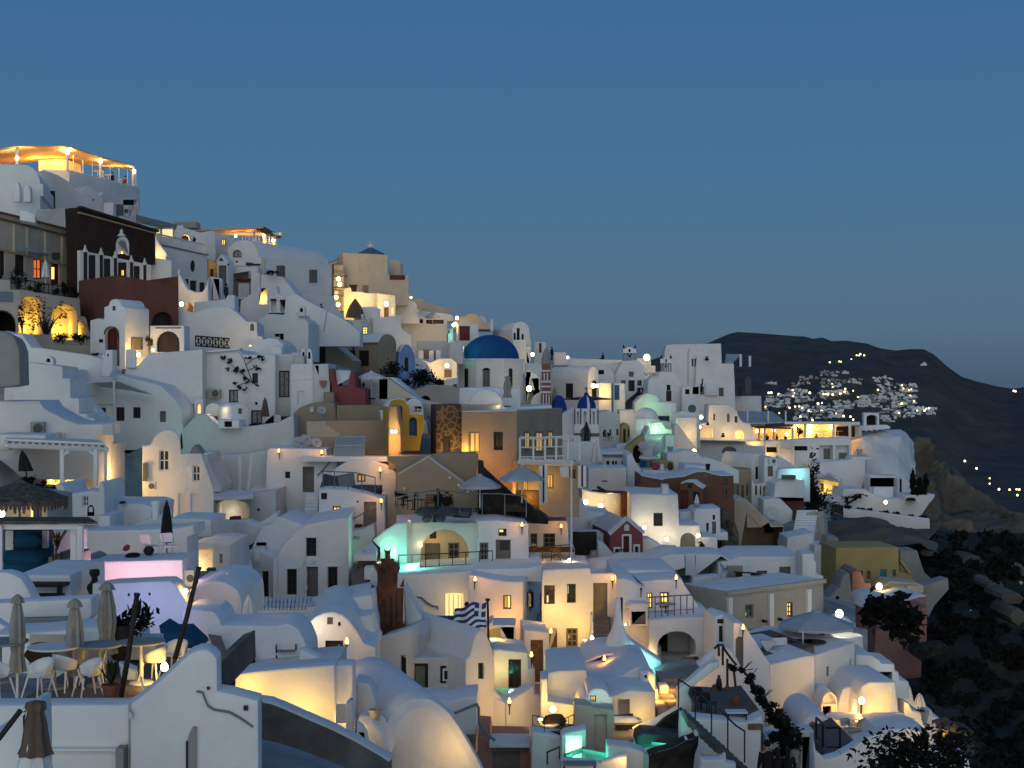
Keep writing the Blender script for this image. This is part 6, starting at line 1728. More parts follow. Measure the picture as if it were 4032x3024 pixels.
T,f=H('terrace_wall','tall bluish white wall curving up at the right end of the near terrace','wall',22.3,[(1405,2000),(1408,955),(1480,905),(1620,800),(1800,640),(1960,490),(2060,405),(2160,365),(2250,360),(2330,410),(2376,470),(2380,815),(2560,850),(2826,920),(2830,2000)],Y_=6,x=1405,D=.5,bev=.14)
PL(T,f,[(2140,815),(2180,815),(2215,830),(2240,900),(2270,970),(2340,1010),(2500,1035),(2620,1100),(2760,1200),(2755,1215),(2610,1118),(2495,1055),(2335,1030),(2258,985),(2225,905),(2200,840),(2140,828)],-.05,-.005,'bluegrey','cable')
for x,y,r in((2270,785,14),(2678,1000,24)):MB().lathe((0,0,0),[(mt(r,22),0),(mt(r,22),.05)],12)and BA(T,f,x-r,y-r,x+r,y+r,-.06,.02,'iron','spotlight')
PL(T,f,[(2035,1700),(2035,1400),(2060,1290),(2100,1210),(2140,1200),(2140,1700)],.02-.08,.02,'grey','door_panel')
BA(T,f,2030,1360,2052,1700,-.08,.02,'clothnavy','door_edge')
PL(T,f,[(1408,1100),(1420,1020),(1450,1060),(1440,1110)],-.1,.02,'dull','wall_tap')
T,f=H('stair_wall','grey-white wall with a dark slanting handrail at the bottom left corner','wall',19.5,[(-140,2000),(-140,1300),(0,1300),(225,1040),(240,1000),(300,1000),(310,1400),(310,2000)],D=1,m='white')
T=TH('handrail','dark slanting handrail in the bottom left corner','railing',P(0,1330,19))
MB().tube([P(-80,1415,18.9),P(0,1325,18.9),P(225,1030,18.9)],.035,6).obj('handrail','timber',T)
T=TH('closed_umbrella','brown tied parasol partly wrapped in a white cover in the bottom left corner','umbrella',P(390,1900,18))
MB().lathe(P(390,1900,18),[(.02,0),(.02,.3)],6).obj('pole','whitewood',T)
MB().lathe(P(390,1420,18),[(.20,-.1),(.16,.0),(.12,.3),(.09,.42),(.12,.46),(.11,.53),(.02,.56)],28,flute=.15).obj('canopy','canvasbrown',T,60)
MB().lathe(P(380,1800,18),[(.24,-.1),(.20,.2),(.13,.50),(.06,.57),(.01,.58)],24,flute=.08).obj('cover','canvaswhite',T,60)
fr('B4')
T,f=H('round_roof','rounded white roof glowing softly behind the folded white parasols','roof',45,[(55,1000),(60,720),A(80,695,740,512,12),(705,1000)],D=4)
BK(T,46.5,[(220,620),(222,500),(655,485),(660,620)],D=2,P_='parapet',B_=0)
L(-20,600,43.5,16,'w')
T,f=H('lavender_vault','bluish rounded vault behind the deck chairs','vault',41,[(-60,1700),(60,830),(140,822),(380,845),(440,900),(480,1000),(830,1000),(1070,1005),(1170,975),(1250,995),(1320,1050),(1380,1160),(1420,1270),(1430,1700)],D=2)
T,f=H('terrace_box','dark gap and planter left of the glowing terrace wall','planter',39.4,[(430,1900),(440,1480),(620,1520),(625,1900)],D=.6,m='deck')
CU(T,P(575,1590,39.2),.4,.3,.3,'cushionbrown','bag')
UC(540,1030,428,46.5,'canvaswhite','left folded white parasol by the rounded roof',.46,0)
UC(770,1420,672,43.5,'canvaswhite','right folded white parasol by the deck chairs',.48,0)
DC(560,1500,41,2.5,'deck chair at the left with a towel, facing the yellow wall',1.0)
DC(1180,1440,41,.15,'empty deck chair at the right facing the eye',1.0)
DC(950,1440,42,-1.6,'deck chair seen edge-on between the other two',.9)
TA(860,1440,41.5,'low dark table among the deck chairs',.36,.55,'grey',lm='iron')
CU(TH('towel','dark towel hung over the left deck chair','towel',P(720,1460,40.5)),P(740,1400,40.6),.5,.3,.7,'clothblack','cloth',.5)
T,f=H('terrace_floor','shaded terrace floor under the deck chairs','terrace',39.2,[(440,1900),(445,1560),(830,1500),(1700,1440),(1705,1900)],D=3,m='dull',bev=.02)
T,f=H('side_parapet','bluish parapet sloping up right of the deck chairs','wall',40.5,[(1290,1700),(1320,1270),(1360,1265),(1700,1430),(1705,1700)],D=.5)
PG('white slatted pergola over a lit courtyard',[(800,870,54),(1650,860,55),(1690,735,60),(790,740,59)],4,'whitewood',None,22,(),beam=.16)
T=[o for o in bpy.data.objects if o.name.startswith('pergola')and o.parent is None][-1]
for x,y0,y1,w in((820,890,1010,20),(1275,885,1030,36),(1525,880,1320,30),(1585,880,1345,40)):MB().box(P(x,(y0+y1)/2,54.3),mt(w,54),mt(w,54),mt(y1-y0,54)).obj('post','whitewood',T)
T,f=H('courtyard_wall','lit courtyard walls glimpsed under the white slatted pergola','wall',57,[(800,1200),(810,880),(1340,880),(1345,1200)],D=1,m='white',O_=[('ho',830,900,930,960,.3),('ho',1090,893,1210,918,.3)])
T,f=H('lit_gable','bright yellow-lit wedge of wall under the white slatted pergola','wall',55.5,[(850,1100),(860,990),(1085,892),(1090,1100)],D=.6)
L(1010,1010,54.2,60,'y')
L(1240,980,54.6,40,'y')
T,f=H('arch_end_house','white vault end lit from below with one square window and one round one',HC,52,[(1290,1800),(1300,1050),(1350,1010),(1420,975),(1500,900),(1600,860),(1700,850),(1800,885),(1880,960),(1960,1070),(2030,1205),(2160,1245),(2170,1800)],Y_=4,D=7,O_=[('sh',1626,912,1690,992),('hoo',1742,962,1776,1014,.15),('Dk',1606,1168,1800,1420)])
L(1450,1050,50.3,52,'n')
TO(1822,1340,51.4,'torch right of the pergola posts on the lit vault end',13,tilt=.06)
T,f=H('bell_chimney','small white bell-shaped chimney glowing by the torch','chimney',45,[(1655,1500),(1660,1370),(1690,1310),(1715,1285),(1728,1250),(1742,1285),(1780,1345),(1788,1500)],D=.7,O_=[('hoo',1706,1312,1742,1360,.2)])
L(1720,1380,44,7,'n')
T,f=H('roof_sweep','broad bluish roof sweeping down behind the dark stone tower','roof',57,[(1650,1000),(1690,740),(1940,690),(2110,665),(2130,900),(2150,1000)],D=4)
BK(T,55,[(1940,1000),(1945,905),(2110,885),(2150,1090),(2190,1150),(2185,1200),(2120,1215),(2040,1130)],D=1.5,P_='parapet',B_=0)
fr('B5')
T,f=H('glowing_wall','smooth white terrace wall glowing yellow along its foot','wall',38.5,[(618,1300),(622,640),(840,608),(1200,572),(1705,535),(1716,1300)],Y_=2,D=.45,bev=.05)
L(700,860,37.2,52,'y',.12)
L(1180,1040,37.0,30,'w',.12)
L(1420,1130,37.0,48,'y',.12)
T,f=H('wall_pier','cream-lit white pier at the right end of the glowing wall','wall',39,[(1718,1300),(1718,545),(1860,532),(1905,545),(1910,1300)],D=.8,bev=.2)
BA(T,f,1878,900,1908,945,-.1,.02,'iron','spotlight')
T,f=H('side_wall','small cream wall block right of the glowing wall','wall',41,[(1925,1300),(1930,715),(2080,740),(2165,950),(2170,1300)],D=1)
L(1880,1180,38.5,16,'w')
T,f=H('gate_post','slim white gate post before the cream-lit pier','post',37.5,[(1828,1320),(1828,960),(1900,955),(1905,1320)],D=.5)
BA(T,f,1715,980,1825,1180,.1,.2,'dull','gate_leaf')
T,f=H('lit_niche','little glowing niche with a brown sign at the foot of the big vault','niche',37.6,[(1940,1420),(1950,1165),(2000,1200),(2050,1280),(2075,1400),(2075,1440)],D=.3,O_=[('ls',1965,1270,2030,1345,.1)])
BA(T,f,1975,1290,2022,1340,.03,.08,'oak','sign')
T,f=H('roof_bump','bluish low roof between the lit niche and the big vault','roof',38.5,[(1940,1500),(1950,1160),(2120,1150),(2212,1230),(2330,1500)],D=1.2)
PO(2150,1140,39,140,120,'square grey planter before the big vault','beige','planter',2,'planter')
T,f=H('stained_wall','dark green-grey stained wall with a sloping pale top in the foreground','wall',35,[(893,2000),(898,908),(1020,925),(1150,975),(1400,1085),(1700,1215),(1950,1340),(2212,1490),(2330,1570),(2340,2000)],Y_=5,D=.5,m='stain2',R_='white',bev=.08)
fr('D1')
T,f=H('belfry_stair','white block with a tall pointed dark doorway right of the blue dome',HC,172,[(40,900),(55,520),(168,518),(200,525),(205,600),(250,790),(250,900)],D=5,O_=[('Dk^',205,590,243,770,.3,2.2)])
T,f=H('small_house','small white cube with a dark red doorway on the ridge',HC,182,[(275,800),(278,535),(412,548),(415,700),(440,800)],D=4,O_=[('Dr',338,555,366,660)])
LA(268,680,170,'tall yellow lamp beside the pointed doorway',30,'w',.3)
for i,(x,y,Y)in enumerate(((480,752,176),(1035,728,196))):PE(x,y,Y,['person in black standing on the ridge path left of centre','person in black sitting on the far ridge wall'][i],1.7,1,'stand' if i==0 else 'sit','clothblack','clothblack')
T,f=H('low_house','low white vault on the skyline beside the ridge path',HC,186,[(495,800),(500,655),(630,655),(655,720),(660,800)],D=5)
LA(652,712,184,'small yellow lamp on the low skyline vault',20,'w',.22)
T,f=H('ridge_wall','long low white ridge wall with a dark hatch','wall',188,[(430,1000),(440,712),(950,730),(1250,740),(1260,1000)],D=6,O_=[('ho',605,780,652,812,.3)])
T,f=H('low_house','white house with a dark square window and lit doorway beside the striped tower',HC,162,[(180,1300),(190,780),(330,770),(375,800),(380,1300)],D=4,m='dull',O_=[])
T,f=H('low_house','small white curved wall with a lit lamp left of the striped tower',HC,160,[(185,1280),(190,860),(240,850),(300,890),(345,930),(355,1280)],D=3,O_=[('ho',190,868,248,922,.3),('Dk',258,938,345,1068)])
LA(230,1050,158,'glowing round lamp left of the striped brick tower',40,'w',.4,off=.6)
Yt=150
T=TH('striped_tower','slim pink and white striped brick tower with a grey pointed top','tower',P(415,1240,Yt))
for i,(y0,y1,m)in enumerate(((780,850,'brickred'),(850,865,'white'),(865,965,'brickred'),(965,985,'white'),(985,1020,'brickred'),(1020,1036,'white'),(1036,1080,'brickred'),(1080,1100,'white'),(1100,1240,'brickred'))):
 w=46+(y0-780)*.025
 MB().box(P(415,(y0+y1)/2,Yt+.8),mt(2*w,Yt),mt(2*w,Yt)*(1.05 if m=='white' else 1),mt(y1-y0,Yt)*(.995)).obj('band',m,T)
for x0,y0,y1 in((395,880,960),(430,880,960),(385,1115,1235),(418,1110,1235),(448,1115,1235)):MB().box(P(x0,(y0+y1)/2,Yt-.45),mt(11,Yt),.15,mt(y1-y0,Yt)).obj('slot','white',T)
MB().lathe(P(415,780,Yt+.8),[(mt(52,Yt),0),(mt(50,Yt),.5),(mt(30,Yt),1.2),(.02,1.7)],8).obj('top','grey',T)
T,f=H('round_wall','white rounded wall at the foot of the striped tower','wall',151,[(245,1340),A(250,500,1240,1090,8,180,60),(480,1340)],D=2)
T,f=H('dark_gable','grey pointed roof end right of the striped tower',HC,152,[(478,1340),(485,1100),(515,1035),(545,1130),(560,1340)],D=3,m='grey')
T,f=H('blue_dome_chapel','white chapel side with half of a deep blue dome behind the tan corner house','chapel',149,[(575,1900),(580,1345),(680,1345),(690,1900)],D=6)
dome(T,555,1345,92,225,150,'domeblue2')
T,f=H('vault_house','white barrel-vaulted house with a lamp-lit end wall',HC,172,[(870,1300),(872,935),A(872,990,960,805,8),(1000,1300)],Y_=32,sl=455,m='white',O_=[('Dk^',915,960,970,1180,.2)])
SD(T,f,872,0,[('Dk',637,995,710,1150)])
LA(930,1020,169.5,'bright lamp at the end of the barrel-vaulted house',110,'w',.35,off=.7)
LA(970,1020,169.7,'second lamp at the end of the barrel-vaulted house',60,'w',.25,off=.7)
T,f=H('lit_wall','wall panel blazing yellow between the barrel vault and the blue door','wall',171,[(985,1300),(988,985),(1125,990),(1128,1300)],D=2)
L(1060,1110,169,130,'y',.3)
T,f=H('blue_door_house','white cube with a dark blue double door',HC,172,[(1145,1320),(1150,992),(1275,995),(1278,1320)],D=3,O_=[('Db',1160,1012,1215,1175)])
T,f=H('white_house','white sloped-roof house with a dark broken window on the ridge',HC,180,[(960,1200),(950,800),(1050,800),(1130,850),(1160,900),(1165,1200)],D=4,O_=[('ho',985,848,1047,895,.3)])
T,f=H('long_house','long white house with small dark windows under the first belfry',HC,184,[(1160,1300),(1165,905),(1245,750),(1410,740),(1480,800),(1490,900),(1530,930),(1535,1300)],D=6,O_=[('sh',1316,865,1370,922),('Dk',1312,960,1380,1080),('dk',1408,960,1456,1020),('dk',1232,960,1280,1000),('dk',1405,1040,1420,1085),('dk',1445,1040,1530,1092)])
def belfry(x0,x1,y0,y1,Y,label,m='white',cols=4):
 f=Face((x0+x1)/2,Y)
 T=TH('belfry',label,'belfry',P((x0+x1)/2,y1,Y))
 w,h=x1-x0,y1-y0
 ym=y0+h*.40
 n=cols-1
 O_=[('ni^',x0+w*(.06+i*.94/n),ym+h*.08,x0+w*(.06+(i+.72)*.94/n),y1-h*.04,.9)for i in range(n)]
 mb=MB()
 for i in range(cols):
  xx=x0+w*.06+(w*.88)*i/(cols-1)
  MB().box(P(xx,(ym+y1)/2+h*.03,Y),mt(w*.09,Y),.4,mt(y1-ym,Y)).obj('column','grey',T)
  if i<n:
   xb=xx+(w*.88)/n
   ar=A(xx+w*.03,xb-w*.03,ym+h*.16,ym+h*.04,6)
   PL(T,f,[(xx,ym),(xx,ym+h*.16),*ar,(xb,ym+h*.16),(xb,ym)],-.2,.2,'grey','arch')
 BK(T,Y-.25,[(x0,ym),(x0+w*.03,y0+h*.12),(x0+w*.18,y0+h*.14),(x0+w*.36,y0+h*.02),(x0+w*.64,y0+h*.02),(x0+w*.82,y0+h*.14),(x0+w*.97,y0+h*.12),(x1,ym)],D=.6,P_='crown',B_=0,bev=.03,O_=[('ho^',x0+w*.42,y0+h*.14,x0+w*.58,ym-h*.03,.4)])
 BA(T,f,x0-w*.03,ym-h*.02,x1+w*.03,ym+h*.03,-.35,.35,'white','cornice')
 BA(T,f,x0,y1-h*.05,x1,y1,-.3,.3,'grey','sill')
 for x in(x0+w*.06,x1-w*.06):MB().lathe(P(x,y0+h*.12,Y),[(.1,0),(.14,.15),(.02,.5)],6).obj('finial','iron',T)
 p=P((x0+x1)/2,ym+h*.3,Y)
 MB().lathe(p,[(.22,0),(.17,.12),(.12,.28),(.03,.34)],10).obj('bell','iron',T)
 return T
belfry(1252,1395,595,757,186,'left-hand skyline belfry with two arched tiers')
belfry(1664,1780,705,868,183,'right-hand belfry with slim bell columns against the tall white house',cols=5)
T,f=H('lamp_cube','white cube with a flaring lamp on the skyline beside the left-hand belfry',HC,190,[(1400,820),(1405,720),(1470,720),(1480,690),(1555,690),(1560,800),(1605,800),(1610,900),(1480,900)],D=4)
LA(1512,712,187,'flaring lamp on the skyline between the two belfries',190,'w',.55,off=.8)
T,f=H('dome_house','big rounded white house under the right-hand belfry with one slim dark door',HC,178,[(1500,1300),(1530,950),(1600,880),(1680,865),(1790,868),(1850,930),(1890,1020),(1905,1300)],D=7,O_=[('Dk',1722,1072,1780,1190),('ho',1728,1010,1770,1075,.3)])
PL(T,f,[(1475,880),(1640,875),(1642,888),(1480,896)],-.8,.1,'cream','ledge')
T,f=H('tall_house','tallest white house with a vaulted top at the right of the village','house',206,[(1700,1300),(1705,640),(1725,578),(1800,568),(2320,560),(2330,800),(2330,1300)],Y_=-3,D=6,R_='white',O_=[('dk',2000,725,2020,810),('dk',2030,725,2050,810),('dk',2108,935,2128,1000)])
MB().tube([P(1965,1010,205.8),P(1965,640,205.8),P(1980,625,205.8)],.08,5).obj('drain_pipe','dull',T)
fr('E1')
BK(T,205,[(-60,1300),(-20,420),(70,430),(110,500),(385,502),(395,700),(415,1300)],Y_=0,D=8,m='white',P_='lower_wall',sr=585,O_=[('dk',222,765,275,858),('dk',35,665,52,730),('dk',160,1045,185,1125)])
g=Face(390,205,62)
for o in(('sh^',510,640,570,830),('dk',442,755,462,855)):
 st,q=OQ(g,o)
 OP(T,g,st,q,'white',proud=1)
BK(T,204.5,[(75,850),(78,718),(205,716),(208,850)],D=.8,P_='bay',B_=0)
PO(92,470,204,50,46,'dark round jar on the parapet of the tallest house','darkstone','urn',1,'urn')
for i,x in enumerate((460,560)):
 T2=TH('flag_mast',['left','right'][i]+' white mast on the tallest house','mast',P(x,530,208))
 MB().tube([P(x,535,208),P(x,400+i*18,208)],.18,6).obj('mast','white',T2)
MB().hexa([P(290,500,209),P(370,500,209),P(460,410,212),P(300,405,212),P(290,480,209),P(365,480,209),P(455,400,212),P(300,395,212)]).obj('awning','canvasgrey',T)
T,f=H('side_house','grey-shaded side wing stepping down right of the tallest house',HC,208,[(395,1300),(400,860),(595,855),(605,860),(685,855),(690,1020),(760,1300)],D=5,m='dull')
fr('D1')
T,f=H('box_house','white box with pale grilles right of the slim dark door',HC,176,[(1890,1320),(1895,1025),(2140,1022),(2145,1120),(2085,1130),(2090,1320)],D=4,O_=[('ho',1930,1058,1978,1112,.3),('sh',2012,1030,2078,1112),('sh',2092,1030,2142,1115)])
PO(2110,1055,174,45,60,'dark jar on the pale-grilled white box','darkstone','urn',1,'urn')
AC(1935,1210,2050,1330,170,'pale louvred unit below the pale-grilled white box','dull')
T,f=H('dome_chapel','white chapel with a low grey dome above a pale-green courtyard','chapel',166,[(1370,1600),(1375,1380),(1500,1375),(1650,1385),(1660,1410),(1780,1415),(1785,1600)],D=6)
dome(T,1500,1385,140,130,166.5,'white')
c=P(1490,1400,164)
MB().box(c+VV((0,0,.3)),.14,.1,1.6).box(c+VV((0,0,.6)),.7,.11,.14).obj('cross','dull',T)
L(1600,1500,163,90,'g',.3)
L(1500,1450,163.5,50,'a',.3)
T,f=H('green_court','courtyard wall lit pale green with a yellow doorway','wall',164,[(1540,1700),(1545,1420),(1675,1410),(1720,1490),(1785,1495),(1788,1700)],D=1,O_=[('ls',1592,1455,1622,1545)])
L(1700,1500,162,60,'g',.3)
T,f=H('octagon_house','white house with a flattened dome glowing green from below',HC,171,[(1380,1350),(1390,1200),(1450,1140),(1530,1100),(1610,1120),(1648,1160),(1650,1195),(1720,1200),(1830,1210),(1840,1350)],D=5)
L(1560,1260,168,60,'g',.3)
T,f=H('stair_wall','white stair wall lit orange along its slope','wall',168,[(1780,1700),(1790,1330),(1900,1300),(2090,1320),(2095,1700)],D=3)
T,f=H('white_house','grey-white house with three narrow blue windows',HC,155,[(960,1800),(965,1310),(1100,1290),(1215,1330),(1225,1480),(1228,1800)],D=5,m='dull',O_=[('dk',1038,1500,1070,1575),('dk',1105,1495,1125,1565),('dk',1180,1490,1200,1560)])
T,f=H('cream_house','pale cream house lit from the court beside the ochre arch',HC,160,[(1210,1600),(1215,1285),(1360,1280),(1385,1310),(1390,1600)],D=4,m='white')
L(1270,1350,157,40,'w',.3)
T,f=H('ochre_arch','ochre arched house front with two dark blue doors',HC,154,[(1225,1800),(1230,1500),A(1230,1330,1500,1425,8),(1335,1800)],D=3,m='ochre',O_=[('Dk',1255,1490,1282,1640),('Dk',1305,1490,1322,1580)])
UO(870,1135,1160,520,1330,158,'canvasdark','wide flat dark parasol behind the blue-ribbed belfry dome',10)
T=TH('bell_tower','white bell tower with a blue and white ribbed dome and a hanging bell','bell tower',P(860,1760,140))
Yb=140
z0=P(0,1268,Yb).z
rb=mt(108,Yb)
cc=VV((P(858,1512,Yb).x,Yb+rb,0))
for k in range(16):
 a0,a1=360/16*k,360/16*(k+1)
 MB().lathe(cc+VV((0,0,z0)),[(rb*math.cos(rad(i*11)),mt(140,Yb)*math.sin(rad(i*11)))for i in range(8)]+[(.02,mt(140,Yb))],2,a0=a0-(4 if k%4 else-3),a1=a1+(4 if k%4 else-3)).obj('dome_rib','domeblue2' if k%4 else 'white',T,60)
MB().lathe(cc+VV((0,0,z0+mt(138,Yb))),[(.25,0),(.2,.25),(.02,.35)],8).box(cc+VV((0,0,z0+mt(138,Yb)+.6)),.08,.08,.6).box(cc+VV((0,0,z0+mt(138,Yb)+.65)),.35,.08,.08).obj('cross','domeblue2',T)
BK(T,Yb,[(725,1440),(728,1268),(982,1268),(985,1440)],D=mt(215,Yb),P_='lantern',B_=0,bev=.03,O_=[('ni^',748,1300,775,1436,.6),('ni^',822,1298,855,1436,.6),('ni^',922,1300,946,1436,.6)])
for x in(728,792,896,980):BA(T,Face(858,Yb),x-5,1270,x+5,1440,-.12,.02,'timber','pilaster')
BK(T,Yb-.2,[(715,1800),(718,1560),(725,1440),(985,1440),(992,1540),(1000,1800)],D=3.5,P_='base',bev=.05,O_=[('ni^',790,1468,900,1640,1.4)])
for y in(1538,1558):BA(T,Face(858,Yb-.2),715,y,998,y+9,-.25,.02,'timber','cornice_line')
MB().lathe(P(855,1640,Yb-.4),[(mt(34,Yb),0),(mt(26,Yb),.5),(mt(18,Yb),1.2),(mt(16,Yb),1.6),(.04,1.8)],14).obj('bell','iron',T)
MB().tube([P(855,1560,Yb-.4),P(855,1480,Yb-.4)],.06,6).lathe(P(855,1515,Yb-.4),[(mt(28,Yb),0),(mt(24,Yb),.4),(.05,.9)],12).obj('upper_bell','iron',T)
T,f=H('white_wing','plain white wing left of the ribbed bell tower',HC,142,[(580,1900),(582,1340),(720,1250),(722,1900)],D=4,m='white')
fr('D2')
T,f=H('white_house','white house block below the ribbed bell tower',HC,138,[(300,760),(302,240),(380,250),(650,245),(660,330),(735,330),(735,560),(600,760)],D=5)
UC(690,560,230,132,'canvaswhite','large folded cream parasol below the ribbed bell tower',.85,0)
UC(775,680,500,122,'canvaswhite','small folded white parasol before the plain white block',.30,0)
T,f=H('columned_house','white house with a dark blue glazed front of four openings',HC,134,[(735,720),(740,360),(1060,360),(1075,720)],D=5,O_=[('dk',795,455,830,525),('dk',855,455,880,525),('dk',888,455,912,525),('bg',960,452,1003,525)])
BA(T,f,740,385,1030,402,-.3,.02,'bluegrey','awning')
T,f=H('white_block','plain white block with rounded shoulder left of the red-brown house',HC,124,[(590,980),(600,535),(1015,530),(1020,980)],D=5)
T,f=H('curved_house','white house with a long curving roofline beside the plain white block',HC,128,[(1015,980),(1020,400),(1070,370),(1110,460),(1160,530),(1190,600),(1170,640),(1165,980)],D=5)
T,f=H('chair_terrace','white stepped terrace with dark chairs below the ochre arch','terrace',146,[(730,500),(735,330),(900,320),(905,290),(960,270),(1040,270),(1045,500)],D=3)
for i,(x,y)in enumerate(((790,235),(840,240))):CH(x,y+5,147,1+i,['left','right'][i]+' dark chair on the white terrace below the ochre arch','iron',h=.9)
SP('broad pale steps rising to the ochre arch',(960,330,143),(1120,165,150),3.0,9,'dull')
T,f=H('ochre_stair','ochre stair wall with a curved dark arch below it','wall',142,[(990,620),(985,340),(1060,270),(1150,200),(1210,165),(1215,260),(1150,330),(1210,400),(1215,620)],D=2.5,m='ochre',O_=[('ho^',1085,285,1170,480,.7,1.6)])
DI(1185,290,140,mt(48,140),'pale dish on the ochre stair wall',10)
T,f=H('green_niche_house','white house with a big dim green niche below the court',HC,150,[(1215,640),(1218,165),(1260,80),(1270,185),(1400,180),(1535,175),(1540,640)],D=5,O_=[('ni^',1305,292,1430,440,1.2)])
L(1420,130,147,60,'g',.3)
LF(f,1365,390,.4,6,'g')
PO(1490,410,144,60,110,'grey square planter right of the dim green niche','grey','planter',2,'planter')
T,f=H('stair_flank','grey diagonal stair flank glowing orange at its right edge','wall',158,[(1530,520),(1535,60),(1580,60),(1680,200),(1760,300),(1800,380),(1805,520)],D=2,m='dull')
L(1700,200,158.6,60,'w',.3)
T,f=H('orange_wall','tall white wall lit orange behind the diagonal stair','wall',163,[(1560,420),(1565,-20),(1780,-20),(1785,420)],D=2)
L(1720,180,160.5,90,'w',.3)
LA(1750,350,156,'small lamp at the foot of the diagonal stair',60,'w',.3)
T,f=H('olive_rocks','ochre wall and rounded white shapes behind a small café terrace','wall',138,[(1280,640),(1290,450),(1400,440),(1530,470),(1535,640)],D=2,m='ochre')
T,f=H('rounded_roof','rounded white roofs heaped behind the red-brown house','roof',140,[(1450,700),(1455,380),(1560,370),(1650,340),(1780,360),(1830,420),(1900,420),(2020,460),(2240,560),(2240,700)],D=6)
T,f=H('roof_terrace','long white roof terrace left of the red-brown house','roof',131,[(1180,720),(1185,560),(1350,560),(1640,590),(1650,500),(1900,510),(1910,570),(1740,590),(1740,720)],D=5)
for i,(x,y,m,w)in enumerate(((1330,530,'clothpink',90),(1490,530,'cushionbrown',60),(1400,545,'plastic',50))):
 T2=TH('cafe_cushion',['pink-red','brown','white'][i]+' seat cushion on the small café terrace','cushion',P(x,y,132))
 CU(T2,P(x,y-15,132),mt(w,132),.6,.7,m,'cover')
T=TH('blue_doorway','dark blue door and flat white canopy at the small café terrace','canopy',P(1250,540,134))
MB().hexa([P(1150,430,133),P(1360,435,133),P(1350,410,137),P(1170,408,137),P(1150,412,133),P(1360,415,133),P(1350,396,137),P(1170,395,137)]).obj('canopy','canvaswhite',T)
MB().box(P(1192,495,136),mt(62,136),.2,mt(90,136)).obj('door','woodblue',T)
PO(1900,560,128,55,72,'black round barrel on the white roof terrace','darkstone','barrel',2,'barrel')
T,f=H('red_brown_house','red-brown house with wavy white-edged roof and dark red door',HC,118,[(1165,1100),(1170,610),(1400,655),(1440,640),(1640,620),(1720,590),(1780,570),(1870,568),(1960,595),(2040,612),(2180,610),(2182,1100)],D=6,m='brown',R_='white',bev=.05,O_=[('dk',2072,652,2108,715),('dk',2074,770,2106,870),('sh',1852,590,1896,635),('Dk',1358,742,1400,830)])
T,f=H('red_brown_porch','projecting red-brown front with an arched white roof and a terrace',HC,115,[(1585,1100),(1590,760),(1600,700),(1660,680),(1740,682),(1790,720),(1850,758),(1855,1100)],Y_=-12,D=5,sr=2015,m='brown',R_='white',bev=.05,O_=[('Dr',1600,775,1685,1010),('dk',1740,795,1805,890),('dk',1678,706,1728,752)])
SD(T,f,1855,1,[('dk',1952,778,1988,878)],'brown')
UC(1780,960,820,112,'canvaswhite','tiny folded white parasol by the dark red door',.28,0)
T,f=H('white_wall','low white wall with a grey door under the red-brown house','wall',111,[(1590,1160),(1590,1010),(1720,1000),(1760,1160)],D=2,m='dull')
T,f=H('white_house','small white house with four narrow grey openings below the red-brown house',HC,110,[(1745,1320),(1750,1010),(1780,980),(2035,968),(2040,1240),(2120,1235),(2122,1320)],D=4,O_=[('dk',1952,1042,1980,1098),('dk',1882,1130,1910,1215),('sh',1945,1115,1990,1250),('dk',1878,1218,1908,1240)])
T,f=H('rock_wall','rough rocky bank right of the four narrow grey openings','rock',113,[(2040,1420),(2045,1000),(2120,1000),(2190,1100),(2240,1250),(2240,1420)],D=3,m='stone',bev=.2)
T,f=H('lamp_house','white house with a dark square window, crown-topped chimney and lamps at its sides',HC,106,[(1060,1560),(1062,815),(1190,808),(1400,822),(1575,820),(1590,1155),(1815,1155),(1825,1285),(2005,1290),(2010,1560)],D=7,O_=[('dk',1308,1022,1410,1165),('Dg^',1600,1238,1765,1480)])
BK(T,106.6,[(1395,850),(1405,712),(1420,705),(1430,725),(1442,708),(1455,725),(1466,708),(1475,720),(1485,850)],D=1,P_='chimney',B_=0)
for i,(x,y,W)in enumerate(((1210,1180,40),(1452,1310,40),(1795,1268,12))):LA(x,y,105.3,['lamp above the red gabled house','lamp left of the arched grey gate','small lamp right of the arched grey gate'][i],W,'n',.2,off=.5)
SB(1830,1440,104,100,110,'small green shrub right of the arched grey gate',110,'leaf',.12)
T,f=H('lamp_wall','rough white wall with two round lamps and a broken brown niche','wall',110,[(525,1240),(530,760),(620,790),(800,812),(1055,815),(1060,1240)],D=3)
for i,(x,y)in enumerate(((572,905),(732,950))):LA(x,y,109,['left','right'][i]+' of the two round lamps on the rough white wall',44,'w',.24,off=.5)
BK(T,109.4,[(885,1100),(890,850),(930,815),(955,830),(955,1100)],D=.7,m='cream',P_='broken_pier',B_=0)
BK(T,109.2,[(950,1100),(955,815),(1000,790),(1055,810),(1068,1100)],D=.8,m='tuff',P_='broken_niche',B_=0)
T=TH('debris','dark timbers lying on the rough white wall','timber pile',P(750,800,111))
for a,b in(((640,785),(820,790)),((700,740),(800,795)),((820,795),(990,800))):MB().tube([P(*a,111),P(*b,110.5)],.12,5).obj('beam','timber',T)
L(840,780,109.5,14,'w')
for i,(x,y,Y)in enumerate(((520,660,118),)):LA(x,y,Y,'glowing half-round lamp behind the white pergola posts',40,'y',.4)
T,f=H('rounded_house','rounded white house front left of the two round lamps',HC,103,[(10,1300),(20,960),(150,900),(330,855),(450,860),(530,880),(600,1000),(830,1030),(830,1300)],D=5,O_=[('sh',85,985,185,1070),('sh',210,1040,262,1085)])
L(15,980,101.5,34,'y')
T,f=H('vault_house','low white vault behind the red gabled house',HC,101,[(600,1400),(620,1130),(720,1080),(900,1080),(960,1120),(1000,1400)],D=5)
